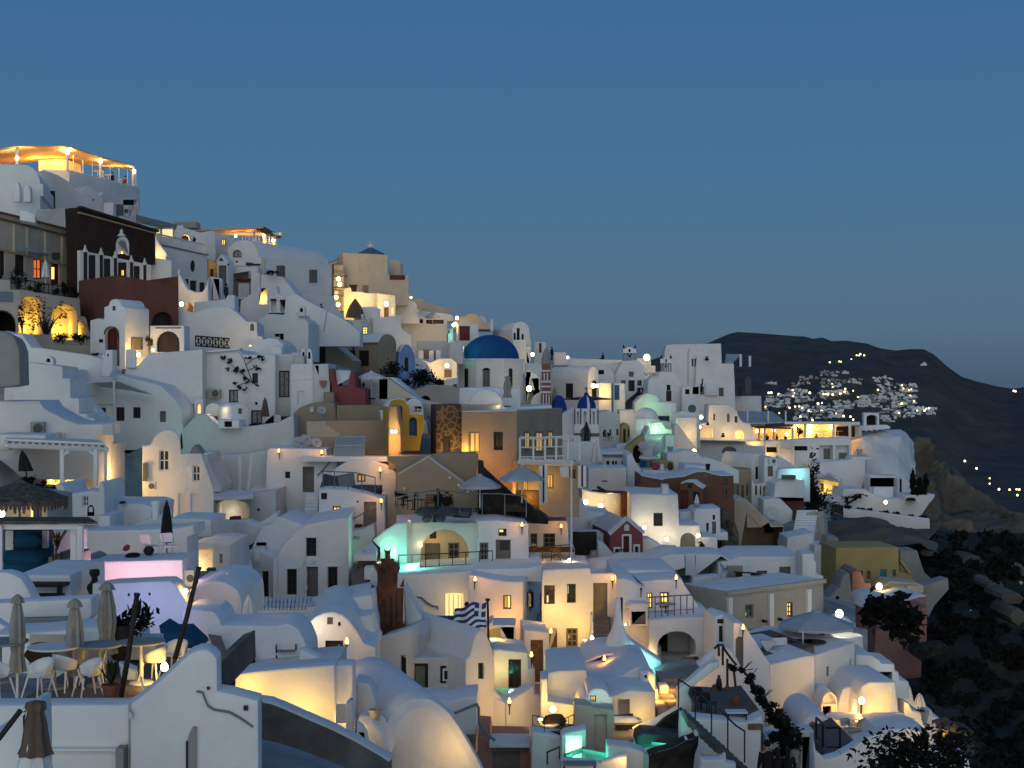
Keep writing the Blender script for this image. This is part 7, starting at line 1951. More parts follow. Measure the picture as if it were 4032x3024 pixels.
T,f=H('red_gable_house','little dusky red gabled house with white-framed door and windows',HC,95,[(835,1600),(838,1240),(1015,1088),(1192,1218),(1196,1600)],Y_=8,D=6,m='redpl',R_='white',bev=.03,O_=[('Dr',978,1272,1042,1540),('dk',888,1412,930,1520),('dk',1104,1385,1140,1480)])
for a in((962,1255,978,1545),(1042,1255,1068,1545),(978,1252,1042,1272),(872,1392,888,1530),(930,1392,948,1530),(888,1392,930,1412),(1088,1362,1104,1510),(1140,1362,1158,1510),(1104,1362,1140,1385),(1104,1482,1140,1510)):BA(T,f,*a,-.08,.03,'white','surround')
PL(T,f,[(988,1215),(988,1160),(1015,1138),(1042,1160),(1042,1215)],-.08,.02,'dull','gable_panel')
for a,b in(((825,1252),(1015,1076)),((1015,1076),(1205,1232))):MB().tube([f.hit(*a,.06),f.hit(*b,.06)],.14,4).obj('verge','white',T)
RL('gate_railing','small dark iron gate at the foot of the red gabled house',[(920,1580,92),(1000,1580,92)],.9,5,'iron',.03,0)
T,f=H('stair_wall','white sloping wall left of the red gabled house','wall',94,[(700,1700),(700,1330),(760,1345),(870,1470),(940,1580),(945,1700)],D=1.5)
T,f=H('wooden_gate','tall dark weathered timber gate in a white wall','gate',95.5,[(440,1540),(432,1230),(500,1235),(690,1230),(692,1540)],D=.4,m='timber',bev=.03)
T,f=H('curved_wall','white curved wall sweeping above the dark timber gate','wall',97,[(370,1540),(380,1190),(480,1230),(640,1225),(700,1228),(790,1250),(830,1240),(835,1540)],D=1.5)
T,f=H('gate_pier','tan pier beside the dark timber gate','wall',93,[(480,1640),(485,1510),(615,1505),(640,1450),(700,1448),(702,1640)],D=1.2,m='beige')
T,f=H('window_house','white house with two deep brown windows above a lit balcony',HC,90,[(-60,1560),(-60,1112),(365,1106),(380,1150),(386,1400),(450,1410),(455,1560)],D=6,O_=[('gr',-30,1245,42,1405,.3),('gr',108,1245,238,1405,.3)])
TO(302,1262,89.5,'torch right of the two deep brown windows',15)
T,f=H('awning','dark flat awning edge over the lit balcony','awning',87.5,[(-60,1450),(-60,1415),(440,1412),(445,1450)],D=1.2,m='cushionbrown',B_=0,bev=.02)
T,f=H('balcony','lit balcony with a thin railing under the two brown windows','balcony',86,[(-60,1800),(-60,1600),(120,1595),(440,1560),(480,1590),(480,1800)],D=3)
RL('railing','thin railing of the lit balcony under the two brown windows',[(0,1590,86),(180,1570,86),(390,1555,86.3)],1.0,5,'timber',.03,0)
LA(395,1540,85.8,'round lamp at the right end of the lit balcony',34,'n',.17)
LA(15,1555,85.8,'round lamp at the left end of the lit balcony',34,'y',.17)
CH(270,1560,87,.5,'brown chair on the lit balcony','oak')
T,f=H('roof_terraces','stepped bluish roofs between the lit balcony and the beige hotel','roof',84,[(-60,1900),(-40,1640),(120,1590),(480,1590),(610,1600),(620,1640),(920,1590),(980,1560),(1260,1560),(1500,1470),(1650,1475),(1655,1620),(1400,1700),(1400,1900)],D=5)
BA(T,f,790,1600,915,1625,-1.0,-.2,'grey','roof_hatch')
T,f=H('sloped_house','white wall with pale sloping coping right of the red gabled house','wall',98,[(1180,1560),(1185,1310),(1260,1300),(1380,1370),(1500,1465),(1520,1560)],D=2)
L(1440,1400,96.5,14,'n')
T,f=H('door_wall','bluish white wall with a plain grey door below the arched gate','wall',88,[(1400,1800),(1500,1480),(1650,1470),(1760,1465),(2050,1475),(2240,1600),(2240,1800)],D=4,O_=[('Dg',1657,1480,1768,1700)])
fr('E2')
T,f=H('vault_house','white barrel vault with a round end beside the cantilevered box',HC,150,[(298,900),(300,500),A(302,432,510,378,10),(436,540),(440,900)],Y_=20,sl=-30,m='white',O_=[('dk',345,520,376,655)])
T,f=H('tan_house','narrow tan house with three tall grey shutters',HC,148,[(105,1100),(110,545),(300,545),(305,1100)],D=4,m='tan',O_=[('dk',140,722,160,862),('dk',192,718,216,862),('dk',245,712,262,835)])
T,f=H('box_house','white cantilevered box house with one grey window',HC,147,[(300,1100),(305,660),(345,715),(440,700),(438,420),(575,425),(585,500),(588,690),(520,700),(430,740),(430,1100)],D=5,O_=[('sh',478,512,535,625),('dk',470,745,512,802),('dk',340,725,362,830),('dk',392,725,408,830)])
AC(495,432,580,488,146.6,'air conditioner high on the cantilevered white box','dull')
T,f=H('turquoise_wall','terrace wall glowing turquoise above a long white block','wall',146,[(580,900),(590,560),(640,540),(938,530),(940,660),(940,900)],D=2)
L(830,590,144,110,'b',.3)
T,f=H('white_block','long white block over a dark brown undercroft',HC,144,[(550,850),(560,700),(640,660),(720,655),(880,660),(882,860)],Y_=6,D=5)
T,f=H('undercroft','dark red-brown undercroft below the long white block','wall',146,[(560,1100),(590,845),(880,850),(880,960),(860,1100)],D=2,m='terracotta')
AC(635,610,785,658,143.5,'dark flat unit on the long white block','grille',fan=0)
T,f=H('round_wall','white curved stair wall with a round grey dish-like shape','wall',142,[(430,1250),(432,880),(540,860),(620,870),(750,1000),(745,1110),(640,1150),(635,1250)],D=3)
DI(520,1020,140.5,mt(70,140),'large pale dish on the white curved stair wall',15,'dull',5)
T,f=H('stair_house','grey-beige house with a triangular opening under its outer stair',HC,136,[(115,1700),(112,870),(240,870),(500,1120),(520,1165),(658,1160),(662,1420),(640,1700)],D=6,m='beige',R_='cream',O_=[('ho',250,1020,395,1180,.5)])
PL(T,f,[(245,1015),(402,1015),(402,1182)],-.1,.1,'beige','stair_string')
L(600,1420,133.5,55,'w')
SD(T,f,660,0,[])
for a in((585,1300,610,1480),(622,1295,640,1390)):BA(T,f,*a,-.06,.02,'woodgrey','door')
T,f=H('lit_terrace','small terrace lit yellow with pale chimney pots below the outer stair','terrace',130,[(460,1700),(470,1490),(560,1480),(800,1470),(870,1480),(870,1700)],D=5,m='paving')
L(780,1450,128.5,22,'y')
PO(752,1450,130,30,70,'slim pale chimney pot on the small yellow-lit terrace','white','chimney_pot',2,'chimney')
PO(840,1450,130,48,65,'stout pale chimney pot on the small yellow-lit terrace','white','chimney_pot',2,'chimney')
SP('narrow white steps falling from the curved stair wall',(750,1270,136),(800,990,142),2.0,10,'white')
T,f=H('white_house','plain white house end below the narrow white steps',HC,128,[(680,1700),(690,1290),(850,1260),(975,1235),(978,1470),(1000,1700)],D=4)
T,f=H('white_house','white house with one small dark window beside the ochre-yellow house',HC,126,[(975,1800),(985,1380),(1060,1370),(1225,1410),(1228,1640),(1228,1800)],D=5,O_=[('dk',1120,1545,1155,1595)])
fr('E1')
T,f=H('terrace_wall','white terrace wall under the tallest house, lit from lamps below',HC,196,[(-100,1500),(-90,1180),(110,1145),(120,950),(330,948),(420,1020),(440,1080),(490,1145),(560,1150),(640,1340),(640,1500)],D=5,O_=[('ni^',395,1225,492,1320,1.0),('dk',395,1075,425,1145),('sh^',312,1045,340,1140),('dk',162,1050,182,1120),('ni',-60,1190,158,1310,1.5)])
L(440,1285,195,60,'y',.3)
LA(10,1195,194,'bright lamp over the small café recess left of the lit restaurant',120,'w',.3)
L(110,1260,195.5,40,'w')
L(330,1280,193.5,90,'w',.3)
PO(268,1305,192,46,45,'dark urn on the ledge left of the lit arch','darkstone','urn',1,'urn')
PO(100,1175,194,40,42,'dark urn under the small slim windows','darkstone','urn',1,'urn')
LA(30,1085,195,'small round lamp at the corner under the tallest house',60,'w',.35)
T,f=H('restaurant_hall','open restaurant hall glowing orange at the village edge','restaurant',203,[(540,1420),(545,1195),(1030,1190),(1040,1150),(1730,1150),(1740,1420)],D=3,m='cream',bev=.03)
T2=TH('restaurant_roof','flat pale roof slab of the orange restaurant hall','roof',P(1300,1150,201))
MB().hexa([P(940,1162,197.5),P(1760,1170,197.5),P(1760,1170,204),P(980,1160,204),P(940,1136,197.5),P(1760,1140,197.5),P(1760,1134,204),P(980,1130,204)]).obj('slab','white',T2)
MB().hexa([P(610,1205,198),P(1010,1215,198),P(1010,1212,203),P(640,1200,203),P(610,1190,198),P(1010,1200,198),P(1010,1195,203),P(640,1186,203)]).obj('awning','cushionbrown',T2)
for x in(1160,1470,1650):MB().box(P(x,1230,198),.3,.3,mt(150,198)).obj('post','whitewood',T2)
for x in(580,660,720,820,1025):MB().box(P(x,1270,199),.25,.25,mt(140,199)).obj('post','cream',T2)
BA(T2,Face(1600,200),1500,1185,1705,1300,0,.2,'timber','blind')
for i,(x,y,W)in enumerate(((1070,1195,240),(1215,1190,280),(1450,1192,280),(1215,1255,180),(640,1235,110),(705,1235,90),(820,1232,90),(960,1275,110))):
 LA(x,y,200.5,['first lamp from the left in the right-hand bay','upper of the two stacked lamps in the right-hand bay','rightmost lamp','lower of the two stacked lamps','first lamp from the left','second lamp from the left','third lamp from the left','square lantern in the middle'][i]+' of the orange restaurant hall',W,'o',.42 if i<4 else .3,off=-1)
for i,x in enumerate((1140,1270,1360,1520)):TA(x,1300,199.5,'lit restaurant table %s of four in the orange hall'%['first','second','third','last'][i],.7,.8,'awning')
for i,x in enumerate((745,855,950,1285)):PE(x,1335,199,'diner %s from the left in the orange restaurant hall'%['first','second','third','fourth'][i],1.7,i,'sit','clothblack','clothblack')
SB(1090,1320,199,110,130,'green plant between the two bays of the orange hall',130,'leaf',.2)
T,f=H('hall_base','white lower storey of the restaurant with two arched loggias',HC,196,[(720,1760),(725,1345),(1025,1335),(1185,1320),(1660,1300),(1662,1555),(1815,1560),(1818,1760)],D=6,O_=[('ni',1315,1392,1465,1546,1.0),('ni',1492,1392,1640,1546,1.0),('ho',1045,1400,1190,1450,.6),('dk',1208,1475,1245,1535),('ho',740,1410,862,1470,.8)])
BA(T,f,1380,1430,1450,1546,.85,.95,'woodgrey','door')
BA(T,f,1548,1475,1630,1546,.85,.95,'woodgrey','door')
for a in((865,1345,890,1600),(1020,1350,1030,1600)):BA(T,f,*a,-.8,-.3,'white','column')
BA(T,f,890,1345,1025,1415,-.9,.02,'dull','balcony_box')
L(770,1490,194.5,70,'y',.3)
L(620,1370,193,130,'y',.3)
L(960,1570,193,60,'w',.3)
T,f=H('lit_wall','terrace wall blazing yellow below the orange hall','wall',195,[(500,1480),(515,1350),(720,1345),(722,1480)],D=1)
T,f=H('diagonal_parapet','lit white parapet sloping right under the blazing wall','wall',188,[(840,1700),(860,1505),(900,1520),(1030,1600),(1035,1700)],D=1)
T,f=H('arch_wall','grey-white wall with a wide flattened arch left of the blazing wall','wall',190,[(-30,1600),(-20,1345),(480,1350),(560,1400),(730,1410),(735,1600)],D=4,m='dull',O_=[('sh^',258,1408,412,1478,.2,.5)])
PL(T,f,[(-20,1330),(500,1348),(500,1362),(-20,1346)],-1,.1,'bluegrey','canopy_edge')
T=TH('awning','two broad grey sloping awnings above the orange restaurant hall','awning',P(700,1140,202))
MB().prism([P(430,1020,206),P(640,1020,208),P(750,1145,200),P(480,1145,199)],(0,0,-.2)).obj('left_sail','canvasgrey',T)
MB().prism([P(640,1022,208),P(800,1022,209),P(950,1130,201),P(755,1142,200)],(0,0,-.2)).obj('right_sail','canvasgrey',T)
for x in(535,760,950):MB().tube([P(x,1150,200),P(x,1015,200)],.12,6).obj('pole','whitewood',T)
T,f=H('gateway','small white open gate frame on the village edge','gateway',205,[(1800,1180),(1800,1036),(1970,1038),(1970,1180)],D=1,O_=[('ho^',1830,1060,1945,1175,.95,.5)])
T,f=H('edge_wall','low white wall with a row of dark drain holes at the village edge','wall',204,[(1720,1350),(1730,1180),(2060,1170),(2092,1190),(2090,1210),(1900,1235),(1780,1240),(1780,1350)],D=2)
for x in(1795,1855,1915,1975):BA(T,f,x-14,1232-(x-1795)*.05,x+14,1246-(x-1795)*.05,-.3,.05,'iron','drain')
fr('E2')
def loft(name,rows,mname,amp,nx,ny,kind='structure',scale=.02,seed=0,parent=None):
 ""
 rows=[sorted(r)for r in rows]
 def at(r,x):
  for a,b in zip(r,r[1:]):
   if x<=b[0]:
    t=max(0,(x-a[0])/(b[0]-a[0]))
    return(a[1]+(b[1]-a[1])*t,a[2]+(b[2]-a[2])*t)
  return r[-1][1],r[-1][2]
 x0,x1=rows[0][0][0],rows[0][-1][0]
 vs,fs=[],[]
 for j in range(ny+1):
  s=j/ny*(len(rows)-1)
  k=min(int(s),len(rows)-2)
  t=s-k
  for i in range(nx+1):
   x=x0+(x1-x0)*i/nx
   y0,d0=at(rows[k],x)
   y1,d1=at(rows[k+1],x)
   p=P(x,y0+(y1-y0)*t,d0+(d1-d0)*t)
   n=noise.fractal(p*scale+VV((seed,0,0)),1.0,2.0,6)
   e=min(1,4*t+k)if k==0 else 1
   vs.append(p+VV((.3*n,-n,.55*n*e))*amp*(.25+.75*e))
 for j in range(ny):
  for i in range(nx):fs.append((j*(nx+1)+i,j*(nx+1)+i+1,(j+1)*(nx+1)+i+1,(j+1)*(nx+1)+i))
 o=MB().add(vs,fs).obj(name,mname,parent,180)
 if kind and parent is None:o['kind']=kind
 return o
mat('painted_rock',(.76,.75,.73),.95,.10,.25,.9,.5)
mat('hillside',(.085,.074,.060),.98,.35,.02,1,.05,col2=(.035,.032,.028))
mat('rock',(.17,.145,.115),.98,.4,.09,1,.35,col2=(.06,.055,.045))
mat('scrubland',(.040,.038,.026),.98,.6,.07,1,.5,col2=(.010,.012,.010))
T=TH('painted_rock','huge whitewashed rock face at the end of the village','rock',P(1700,760,205))
loft('face',[[(1385,205,208),(1500,150,209),(1700,128,210),(1890,112,211),(1990,165,214),(2070,255,216)],[(1385,240,203),(1500,215,202),(1700,215,203),(1890,215,204),(1990,270,207),(2040,330,212)],[(1385,440,202),(1540,400,200),(1700,400,200),(1890,400,201),(2010,430,205),(2070,470,211)],[(1385,560,201),(1540,560,199),(1700,560,198),(1890,560,199),(2100,520,204),(2135,560,211)],[(1385,900,198),(1540,900,196),(1700,900,196),(1890,900,197),(2100,860,202),(2140,860,211)]],'painted_rock',1.0,60,50,None,.09,3,T)
BK(T,207,[(1390,900),(1392,300),(1500,250),(1890,190),(2010,300),(2040,500),(2100,560),(2100,900)],D=6,P_='core',bev=.5,B_=0)
PO(1475,400,194,65,70,'pale round basket on the ledge of the whitewashed rock','beige','basket',2,'basket')
T,f=H('ledge_block','white ledge block at the foot of the whitewashed rock',HC,193,[(925,1000),(930,480),(1390,445),(1400,410),(1630,408),(1632,440),(1540,445),(1538,640),(1500,760),(1280,740),(1280,1000)],D=4)
T,f=H('niche_pool','turquoise-lit pool recess at the foot of the whitewashed rock','pool',190,[(1580,1000),(1585,640),(1600,610),(1890,620),(1900,740),(1845,880),(1845,1000)],D=4,O_=[('ni',1592,640,1890,735,1.6)])
LF(f,1740,700,.7,60,'b',.3)
LF(f,1640,700,.7,40,'b',.3)
BK(T,186,[(1625,1000),(1630,740),(1845,738),(1848,1000)],D=2,P_='lower_wall',B_=0,sr=1905)
T,f=H('white_house','white house edge with a tall dark slot beside the cypress trees',HC,188,[(1890,1000),(1895,650),(1955,640),(2060,700),(2065,1000)],D=3,O_=[('dk',1912,652,1938,850)])
for i,(x,w,h)in enumerate(((2060,60,260),(2135,55,180),(2200,60,220))):
 p=P(x,830,184)
 T2=TH('cypress',['left','middle','right'][i]+' dark cypress before the whitewashed rock','tree',p,'cypresses before the whitewashed rock')
 LV(T2,'crown',p+VV((0,0,mt(h,184)*.55)),(mt(w,184)*.5,mt(w,184)*.5,mt(h,184)*.52),300,.3,'leafdark',up=1.2)
 MB().tube([p,p+VV((0,0,mt(h,184)*.8))],[.15,.04],6).obj('trunk','bark',T2)
SB(2110,840,183,260,90,'low dark hedge under the cypresses',260,'leafdark',.28)
T,f=H('tent_opening','tent-like opening glowing yellow under a grey canopy','shelter',190,[(1010,1000),(1020,620),(1100,600),(1270,640),(1280,860),(1280,1000)],D=4,O_=[('ni',1045,650,1250,862,2.0)])
LF(f,1120,780,1.2,110,'y',.3)
BA(T,f,1040,776,1255,788,-.05,.1,'woodgrey','rail')
BA(T,f,1095,715,1118,800,1.6,1.9,'timber','figure_board')
MB().ball(f.hit(1105,830)+f.n*-1.2,.3).obj('lantern','glow',T)
SH(T,'canopy','dull',[(990,640,189),(1150,590,188),(1300,700,189),(1290,660,191),(1150,575,191)],.2)
T,f=H('terraces','white stepped terraces below the whitewashed rock','terrace',183,[(1060,1200),(1080,860),(1290,850),(1300,760),(1540,765),(1650,830),(1850,880),(1900,860),(1980,890),(1985,830),(2300,820),(2290,860),(2230,930),(2150,1050),(2150,1200)],D=6)
LA(1762,905,180,'small pair of lamps on the white stepped terraces',10,'n',.3)
T2=TH('parasol','flat dark shade on the white stepped terraces','parasol',P(2035,890,181))
MB().hexa([P(1975,888,180),P(2095,890,180),P(2095,888,183),P(1975,886,183),P(2000,858,180),P(2075,858,180),P(2075,856,183),P(2000,856,183)]).obj('canopy','canvasdark',T2)
v=TH('climbing_vine','thin bare climber on the white terrace wall','vine',P(1350,960,182))
vb=MB()
for pts in([(1350,960),(1345,860),(1320,850)],[(1350,920),(1400,890),(1430,860),(1500,850)],[(1350,930),(1320,890)],[(1430,870),(1450,830)]):vb.tube([P(x,y,182)for x,y in pts],.13,4)
vb.obj('stems','bark',v)
LV(v,'foliage',P(1440,855,181.8),(1.9,.2,.6),60,.25,'leafdark')
T,f=H('long_wall','long white wall curving along the cliff with dark plants on top','wall',172,[(1190,1000),(1200,960),(1500,985),(1900,1040),(2240,1085),(2246,1195),(2100,1195),(1800,1190),(1650,1180),(1450,1100),(1300,1060),(1190,1020)],Y_=-4,D=1.2,B_=0)
for i,(x,y)in enumerate(((1250,965),(1350,970),(1480,985),(1600,1005),(1740,1025),(1880,1045),(2020,1065),(2160,1080))):
 SB(x,y+12,172.5,130,36,'dark trailing plant on the long curving white wall, number %s from the left'%['one','two','three','four','five','six','seven','eight'][i],60,'leafdark',.28,stem=0,group='dark plants along the long curving wall')
T=TH('tree','dark ragged tree hanging between the white block and the tent opening','tree',P(990,1040,150))
MB().tube([P(990,1050,150),P(975,800,150),P(960,600,150)],[.35,.3,.1],7).obj('trunk','bark',T)
LV(T,'crown',P(985,930,149.5),(2.4,1.8,1.8),900,.17,'leafdark')
LV(T,'upper_crown',P(985,700,150),(.9,.8,3.4),600,.17,'leafdark')
T=TH('concrete_pillars','leaning concrete pillars standing on the slope','pillars',P(1020,1360,140))
for x0,x1 in((960,1020),(1055,1085)):
 MB().tube([P(x1,1400,139),P(x0,1030,141)],.62,4).obj('pillar','beige',T)
MB().tube([P(990,1180,140),P(1070,1190,140)],.35,4).obj('crossbeam','beige',T)
T,f=H('stone_hut','low pale stone rubble heap at the foot of the pillars','rubble',133,[(1100,1400),(1120,1280),(1200,1265),(1250,1300),(1260,1400)],D=2,m='grey',bev=.3)
fr('E6')
T,f=H('yellow_house','long ochre-yellow house with a blue double door',HC,122,[(155,1400),(165,850),(845,842),(850,960),(855,1110),(980,1125),(1030,1230),(1030,1400)],Y_=4,D=5,m='ochre',bev=.05,O_=[('dk',418,1100,458,1180),('bg',500,1100,542,1192),('Dt',645,1082,718,1240),('bg',780,1085,818,1160)])
PL(T,f,[(855,960),(960,1085),(960,1120),(940,1120),(855,1000)],-.4,.2,'ochre','stair_wall')
T,f=H('yellow_terrace','ochre terrace wall with a bright panel below the yellow house','wall',117,[(555,1450),(600,1400),(690,1260),(750,1215),(1040,1235),(1120,1260),(1122,1340),(1140,1400),(1140,1450)],D=3,m='ochre',R_='cream')
BA(T,f,940,1262,1118,1335,-.05,.02,'cream','bright_panel')
LA(635,1270,115,'yellow lantern niche below the blue double door',20,'y',.35)
BA(T,f,610,1220,660,1330,-.1,.02,'cream','lantern_niche')
T,f=H('grey_wall','grey concrete retaining walls right of the yellow terrace','wall',118,[(1120,1600),(1125,1265),(1390,1180),(1398,1300),(1240,1480),(1180,1600)],Y_=10,D=1.5,m='grey')
BK(T,126,[(860,1250),(862,880),(1050,880),(1130,1120),(1210,1190),(1210,1250)],D=3,m='grey',P_='upper_wall',B_=0)
T,f=H('pink_house','dusky pink house with a wavy white roof and dark windows',HC,110,[(470,1900),(500,1520),(600,1410),(700,1385),(745,1375),(800,1400),(890,1425),(970,1405),(1060,1375),(1150,1368),(1158,1900)],Y_=6,D=5,m='pink',R_='white',bev=.06,O_=[('dk',1002,1462,1045,1590),('dk',708,1490,735,1590),('Dk',752,1465,795,1680),('dk',815,1470,842,1560)])
T,f=H('pink_house','pink house end with a round stair turret beside the yellow house',HC,116,[(325,1700),(340,1120),(385,1090),(440,1110),(465,1170),(480,1230),(545,1240),(550,1700)],D=4,m='pink',bev=.06,O_=[('dk',480,1280,522,1340)])
T,f=H('stair_turret','grey rounded stair turret left of the pink house','turret',112,[(40,1600),(60,1420),(200,1280),(225,1180),(270,1120),(320,1130),(340,1360),(400,1600)],D=2.5,m='grey',bev=.2,O_=[('hoo',160,1375,205,1415,.3)])
AC(845,1560,900,1620,109.6,'dark unit on the pink house wall','grille')
fr('E7')
T,f=H('pink_wing','lower wing of the pink house with a round-arched door',HC,107,[(560,700),(600,180),(700,120),(760,60),(850,20),(1155,-100),(1160,120),(1110,260),(1090,700)],D=4,m='pink',bev=.06,O_=[('Dr^',830,118,940,260),('dk',1012,135,1062,210)])
pts=[(990,420),(1100,330),(1250,300),(1350,300),(1410,360),(1380,390),(1250,440),(1100,500)]
T,f=H('ruined_walls','low ruined stone walls in the dark scrub below the pink house','ruin',104,pts,D=1.2,m='darkstone',bev=.1,B_=0)
fr('E3')
T,f=H('beige_hotel','big beige corner building with white pilasters and a roof terrace','hotel',78,[(580,1600),(580,492),(1640,360),(1648,1600)],Y_=33,x=580,sl=108,m='beige',R_='white',bev=.05,O_=[('bg',785,635,876,782),('lt',1246,610,1305,770),('ld',822,902,895,1040),('bg',940,890,1012,1090),('bg',1118,898,1170,1000),('Do',1240,930,1338,1145),('dk',1380,930,1440,990)])
PL(T,f,[(575,492),(1645,356),(1645,400),(575,535)],-.18,.02,'beige','cornice')
for x0,x1,y0,y1 in((588,632,560,820),(1036,1080,515,1040),(1450,1490,468,760)):BA(T,f,x0,y0,x1,y1,-.14,.02,'white','pilaster')
SD(T,f,580,0,[])
BA(T,f,1262,940,1285,1140,.08,.12,'glow','lit_curtain')
BA(T,f,1315,950,1335,1060,.08,.12,'glow','lit_curtain')
L(1290,1080,76.8,10,'w')
for i,(x,y)in enumerate(((980,815),(1152,795))):BA(T,f,x-12,y-15,x+12,y+15,-.25,.02,'iron','wall_lantern')
BK(T,88,[(480,560),(490,180),(640,155),(730,115),(1400,115),(1408,300),(1560,300),(1640,330),(1640,560)],D=6,P_='roof_room',m='white',B_=0,O_=[('Dg',912,268,1025,410),('Dg',1156,226,1280,392)])
BK(T,86,[(1405,480),(1405,85),(1538,82),(1540,150),(1562,180),(1562,480)],D=2,P_='roof_chimney',m='white',B_=0)
BK(T,85.5,[(200,520),(210,340),(480,320),(700,400),(720,520)],D=1,P_='roof_parapet',m='white',B_=0)
DI(540,260,84,mt(78,84),'dish turned sideways on the beige building roof',70)
T2=TH('roof_table','long dark trestle table on the roof of the beige building','table',P(800,400,84))
MB().hexa([P(660,292,83.5),P(955,308,83.5),P(955,304,85),P(660,288,85),P(660,278,83.5),P(955,294,83.5),P(955,290,85),P(660,274,85)]).obj('tabletop','timber',T2)
for x,y in((725,370),(890,400)):MB().tube([P(x,y,84),P(x-15,290,84)],[.25,.16],6).obj('leg','timber',T2)
BA(T2,Face(700,85.6),580,215,760,345,0,.1,'grey','wind_screen')
UO(1560,705,860,860,1180,73,'canvasgrey','huge grey parasol on the terrace below the beige building',4)
UO(1790,720,835,420,1050,80,'canvasgrey','second grey parasol at the right end of the beige building',4)
T,f=H('gatehouse','small white pedimented gatehouse with a brown door','gateway',66,[(440,1500),(450,770),(535,742),(590,760),(680,790),(680,860),(668,1500)],Y_=6,D=2,O_=[('Dk',500,870,592,1080)])
BA(T,f,482,795,592,840,-.06,.02,'timber','sign_board')
T,f=H('sloping_wing','white wing sloping down to the right with a blue-grey arched door',HC,64,[(655,1900),(655,838),(765,842),(900,1040),(1052,1278),(1058,1900)],Y_=4,D=2.5,O_=[('sh^',680,985,768,1310)])
TO(757,1018,63.6,'torch above the blue-grey arched door',14,tilt=.02)
fr('E4')
T,f=H('terrace_house','white terrace house with rounded corner carrying the huge parasol terrace',HC,67,[(1048,1700),(1052,535),(1400,448),(1548,428),(1550,1700)],Y_=14,x=1050,D=6,O_=[])
T,f=H('terrace_house','pinkish white side of the terrace house with a narrow window and a tall slit',HC,69,[(1546,1700),(1548,430),(1780,355),(1985,292),(1992,1700)],Y_=34,x=1546,D=6,O_=[('dk',1672,553,1702,660),('dk',1924,470,1940,742)])
BK(T,74,[(1640,400),(1650,170),(1690,160),(1780,270),(1780,400)],D=1,P_='pier',B_=0)
T2,f2=H('terrace_floor','brown terrace floor under the huge grey parasol','terrace',69,[(1000,600),(1005,430),(1540,340),(1545,600)],Y_=14,D=5,m='deck',B_=0,bev=.02)
CH(1205,465,69.5,.3,'white wicker chair under the huge grey parasol','plastic',w=.75,h=.9)
T2=TH('table','table draped with a hanging white cloth by the beige building','table',P(1030,430,70))
MB().box(P(1035,275,70),mt(150,70),.9,.05).obj('tabletop','canvaswhite',T2)
MB().hexa([P(960,300,69.5),P(1110,300,69.5),P(1110,300,69.6),P(960,300,69.6),P(960,275,69.5),P(1110,275,69.5),P(1110,275,69.6),P(960,275,69.6)]).add([P(960,300,69.4),P(1110,300,69.4),P(1075,350,69.4),P(1030,395,69.4),P(985,340,69.4)],[(0,1,2,3,4)]).obj('tablecloth','canvaswhite',T2)
for x in(980,1090):MB().tube([P(x,420,70),P(x,280,70)],.04,5).obj('leg','timber',T2)
PE(1160,400,71,'person in pale clothes seated by the draped table',1.6,2.6,'sit','clothgrey','clothblack')
T2=TH('planter','round dark wicker ball on a white post at the terrace corner','planter',P(1625,230,73))
MB().ball(P(1625,185,73),mt(32,73)).obj('ball','darkstone',T2)
UC(1415,430,170,70,'canvasdark','thin pale post with a dark spotlight on the parasol terrace',.05,0)
for i,(x,y)in enumerate(((1300,420),(1390,390),(1530,390))):TA(x,y,71,'low brown table %s of three on the parasol terrace'%['first','second','third'][i],.6,.5,'timber',lm='timber')
T=TH('round_tower','rounded white tower terrace lit from inside','tower',P(1900,430,76))
c=P(1880,500,78)
MB().lathe(c,[(mt(185,78),0),(mt(185,78),P(0,215,78).z-c.z),(mt(172,78),P(0,210,78).z-c.z),(mt(172,78),P(0,235,78).z-c.z)],32).obj('tower','white',T,40)
c=P(1800,300,80.5)
MB().lathe(c,[(mt(150,80),0),(mt(150,80),P(0,90,80.5).z-c.z),(.01,P(0,85,80.5).z-c.z)],32).obj('upper_tower','white',T,40)
L(1830,190,76,50,'n',.2)
LA(1810,-20,79,'bright white lamp on top of the rounded white tower',30,'n',.3,m='bulbcold')
fr('E7')
T,f=H('pool_terrace','pale bluish terrace wall with a long strip of blue pool water','wall',71,[(375,900),(378,420),(560,435),(640,490),(662,520),(805,530),(810,610),(850,620),(860,700),(960,725),(962,900)],D=3,O_=[('ni',385,612,778,712,.5)])
BA(T,f,388,616,776,710,.42,.47,'woodteal','pool_water')
L(740,560,69.5,6,'n')
T,f=H('lit_house','round-shouldered house washed in yellow light at the cliff edge',HC,66,[(380,1500),(380,1000),(400,860),(450,770),(520,725),(810,722),(830,860),(858,1110),(860,1180),(710,1260),(705,1500)],Y_=4,D=4,O_=[('ni',540,830,750,1090,.2)])
LA(445,925,64.6,'bright lamp on a dark post against the yellow-washed house',130,'y',.2,off=.5)
MB().tube([P(437,1080,64.7),P(441,960,64.7)],.05,6).obj('post','iron',[o for o in bpy.data.objects if o.name.startswith('wall_lamp')and o.parent is None][-1])
L(640,1080,64.5,60,'y')
T,f=H('roof_terrace','pale roof terrace in front of the yellow-washed house','terrace',64,[(380,1500),(385,1160),(700,1190),(870,1110),(960,1120),(965,1500)],D=1.2)
T,f=H('vault_house','little vaulted house between the arched niche and the yellow-washed house',HC,67,[(150,1400),(180,1000),(205,880),(240,800),(290,775),(400,780),(440,800),(400,960),(395,1400)],D=4)
L(330,1040,65.4,40,'w')
T,f=H('arch_niche','arched doorway glowing orange left of the little vault',HC,66,[(-10,1400),(0,960),A(10,182,950,830,8),(190,1400)],D=2,O_=[('Do',18,985,112,1160),('ni^',22,845,165,960,.3)])
L(90,990,64.6,45,'o')
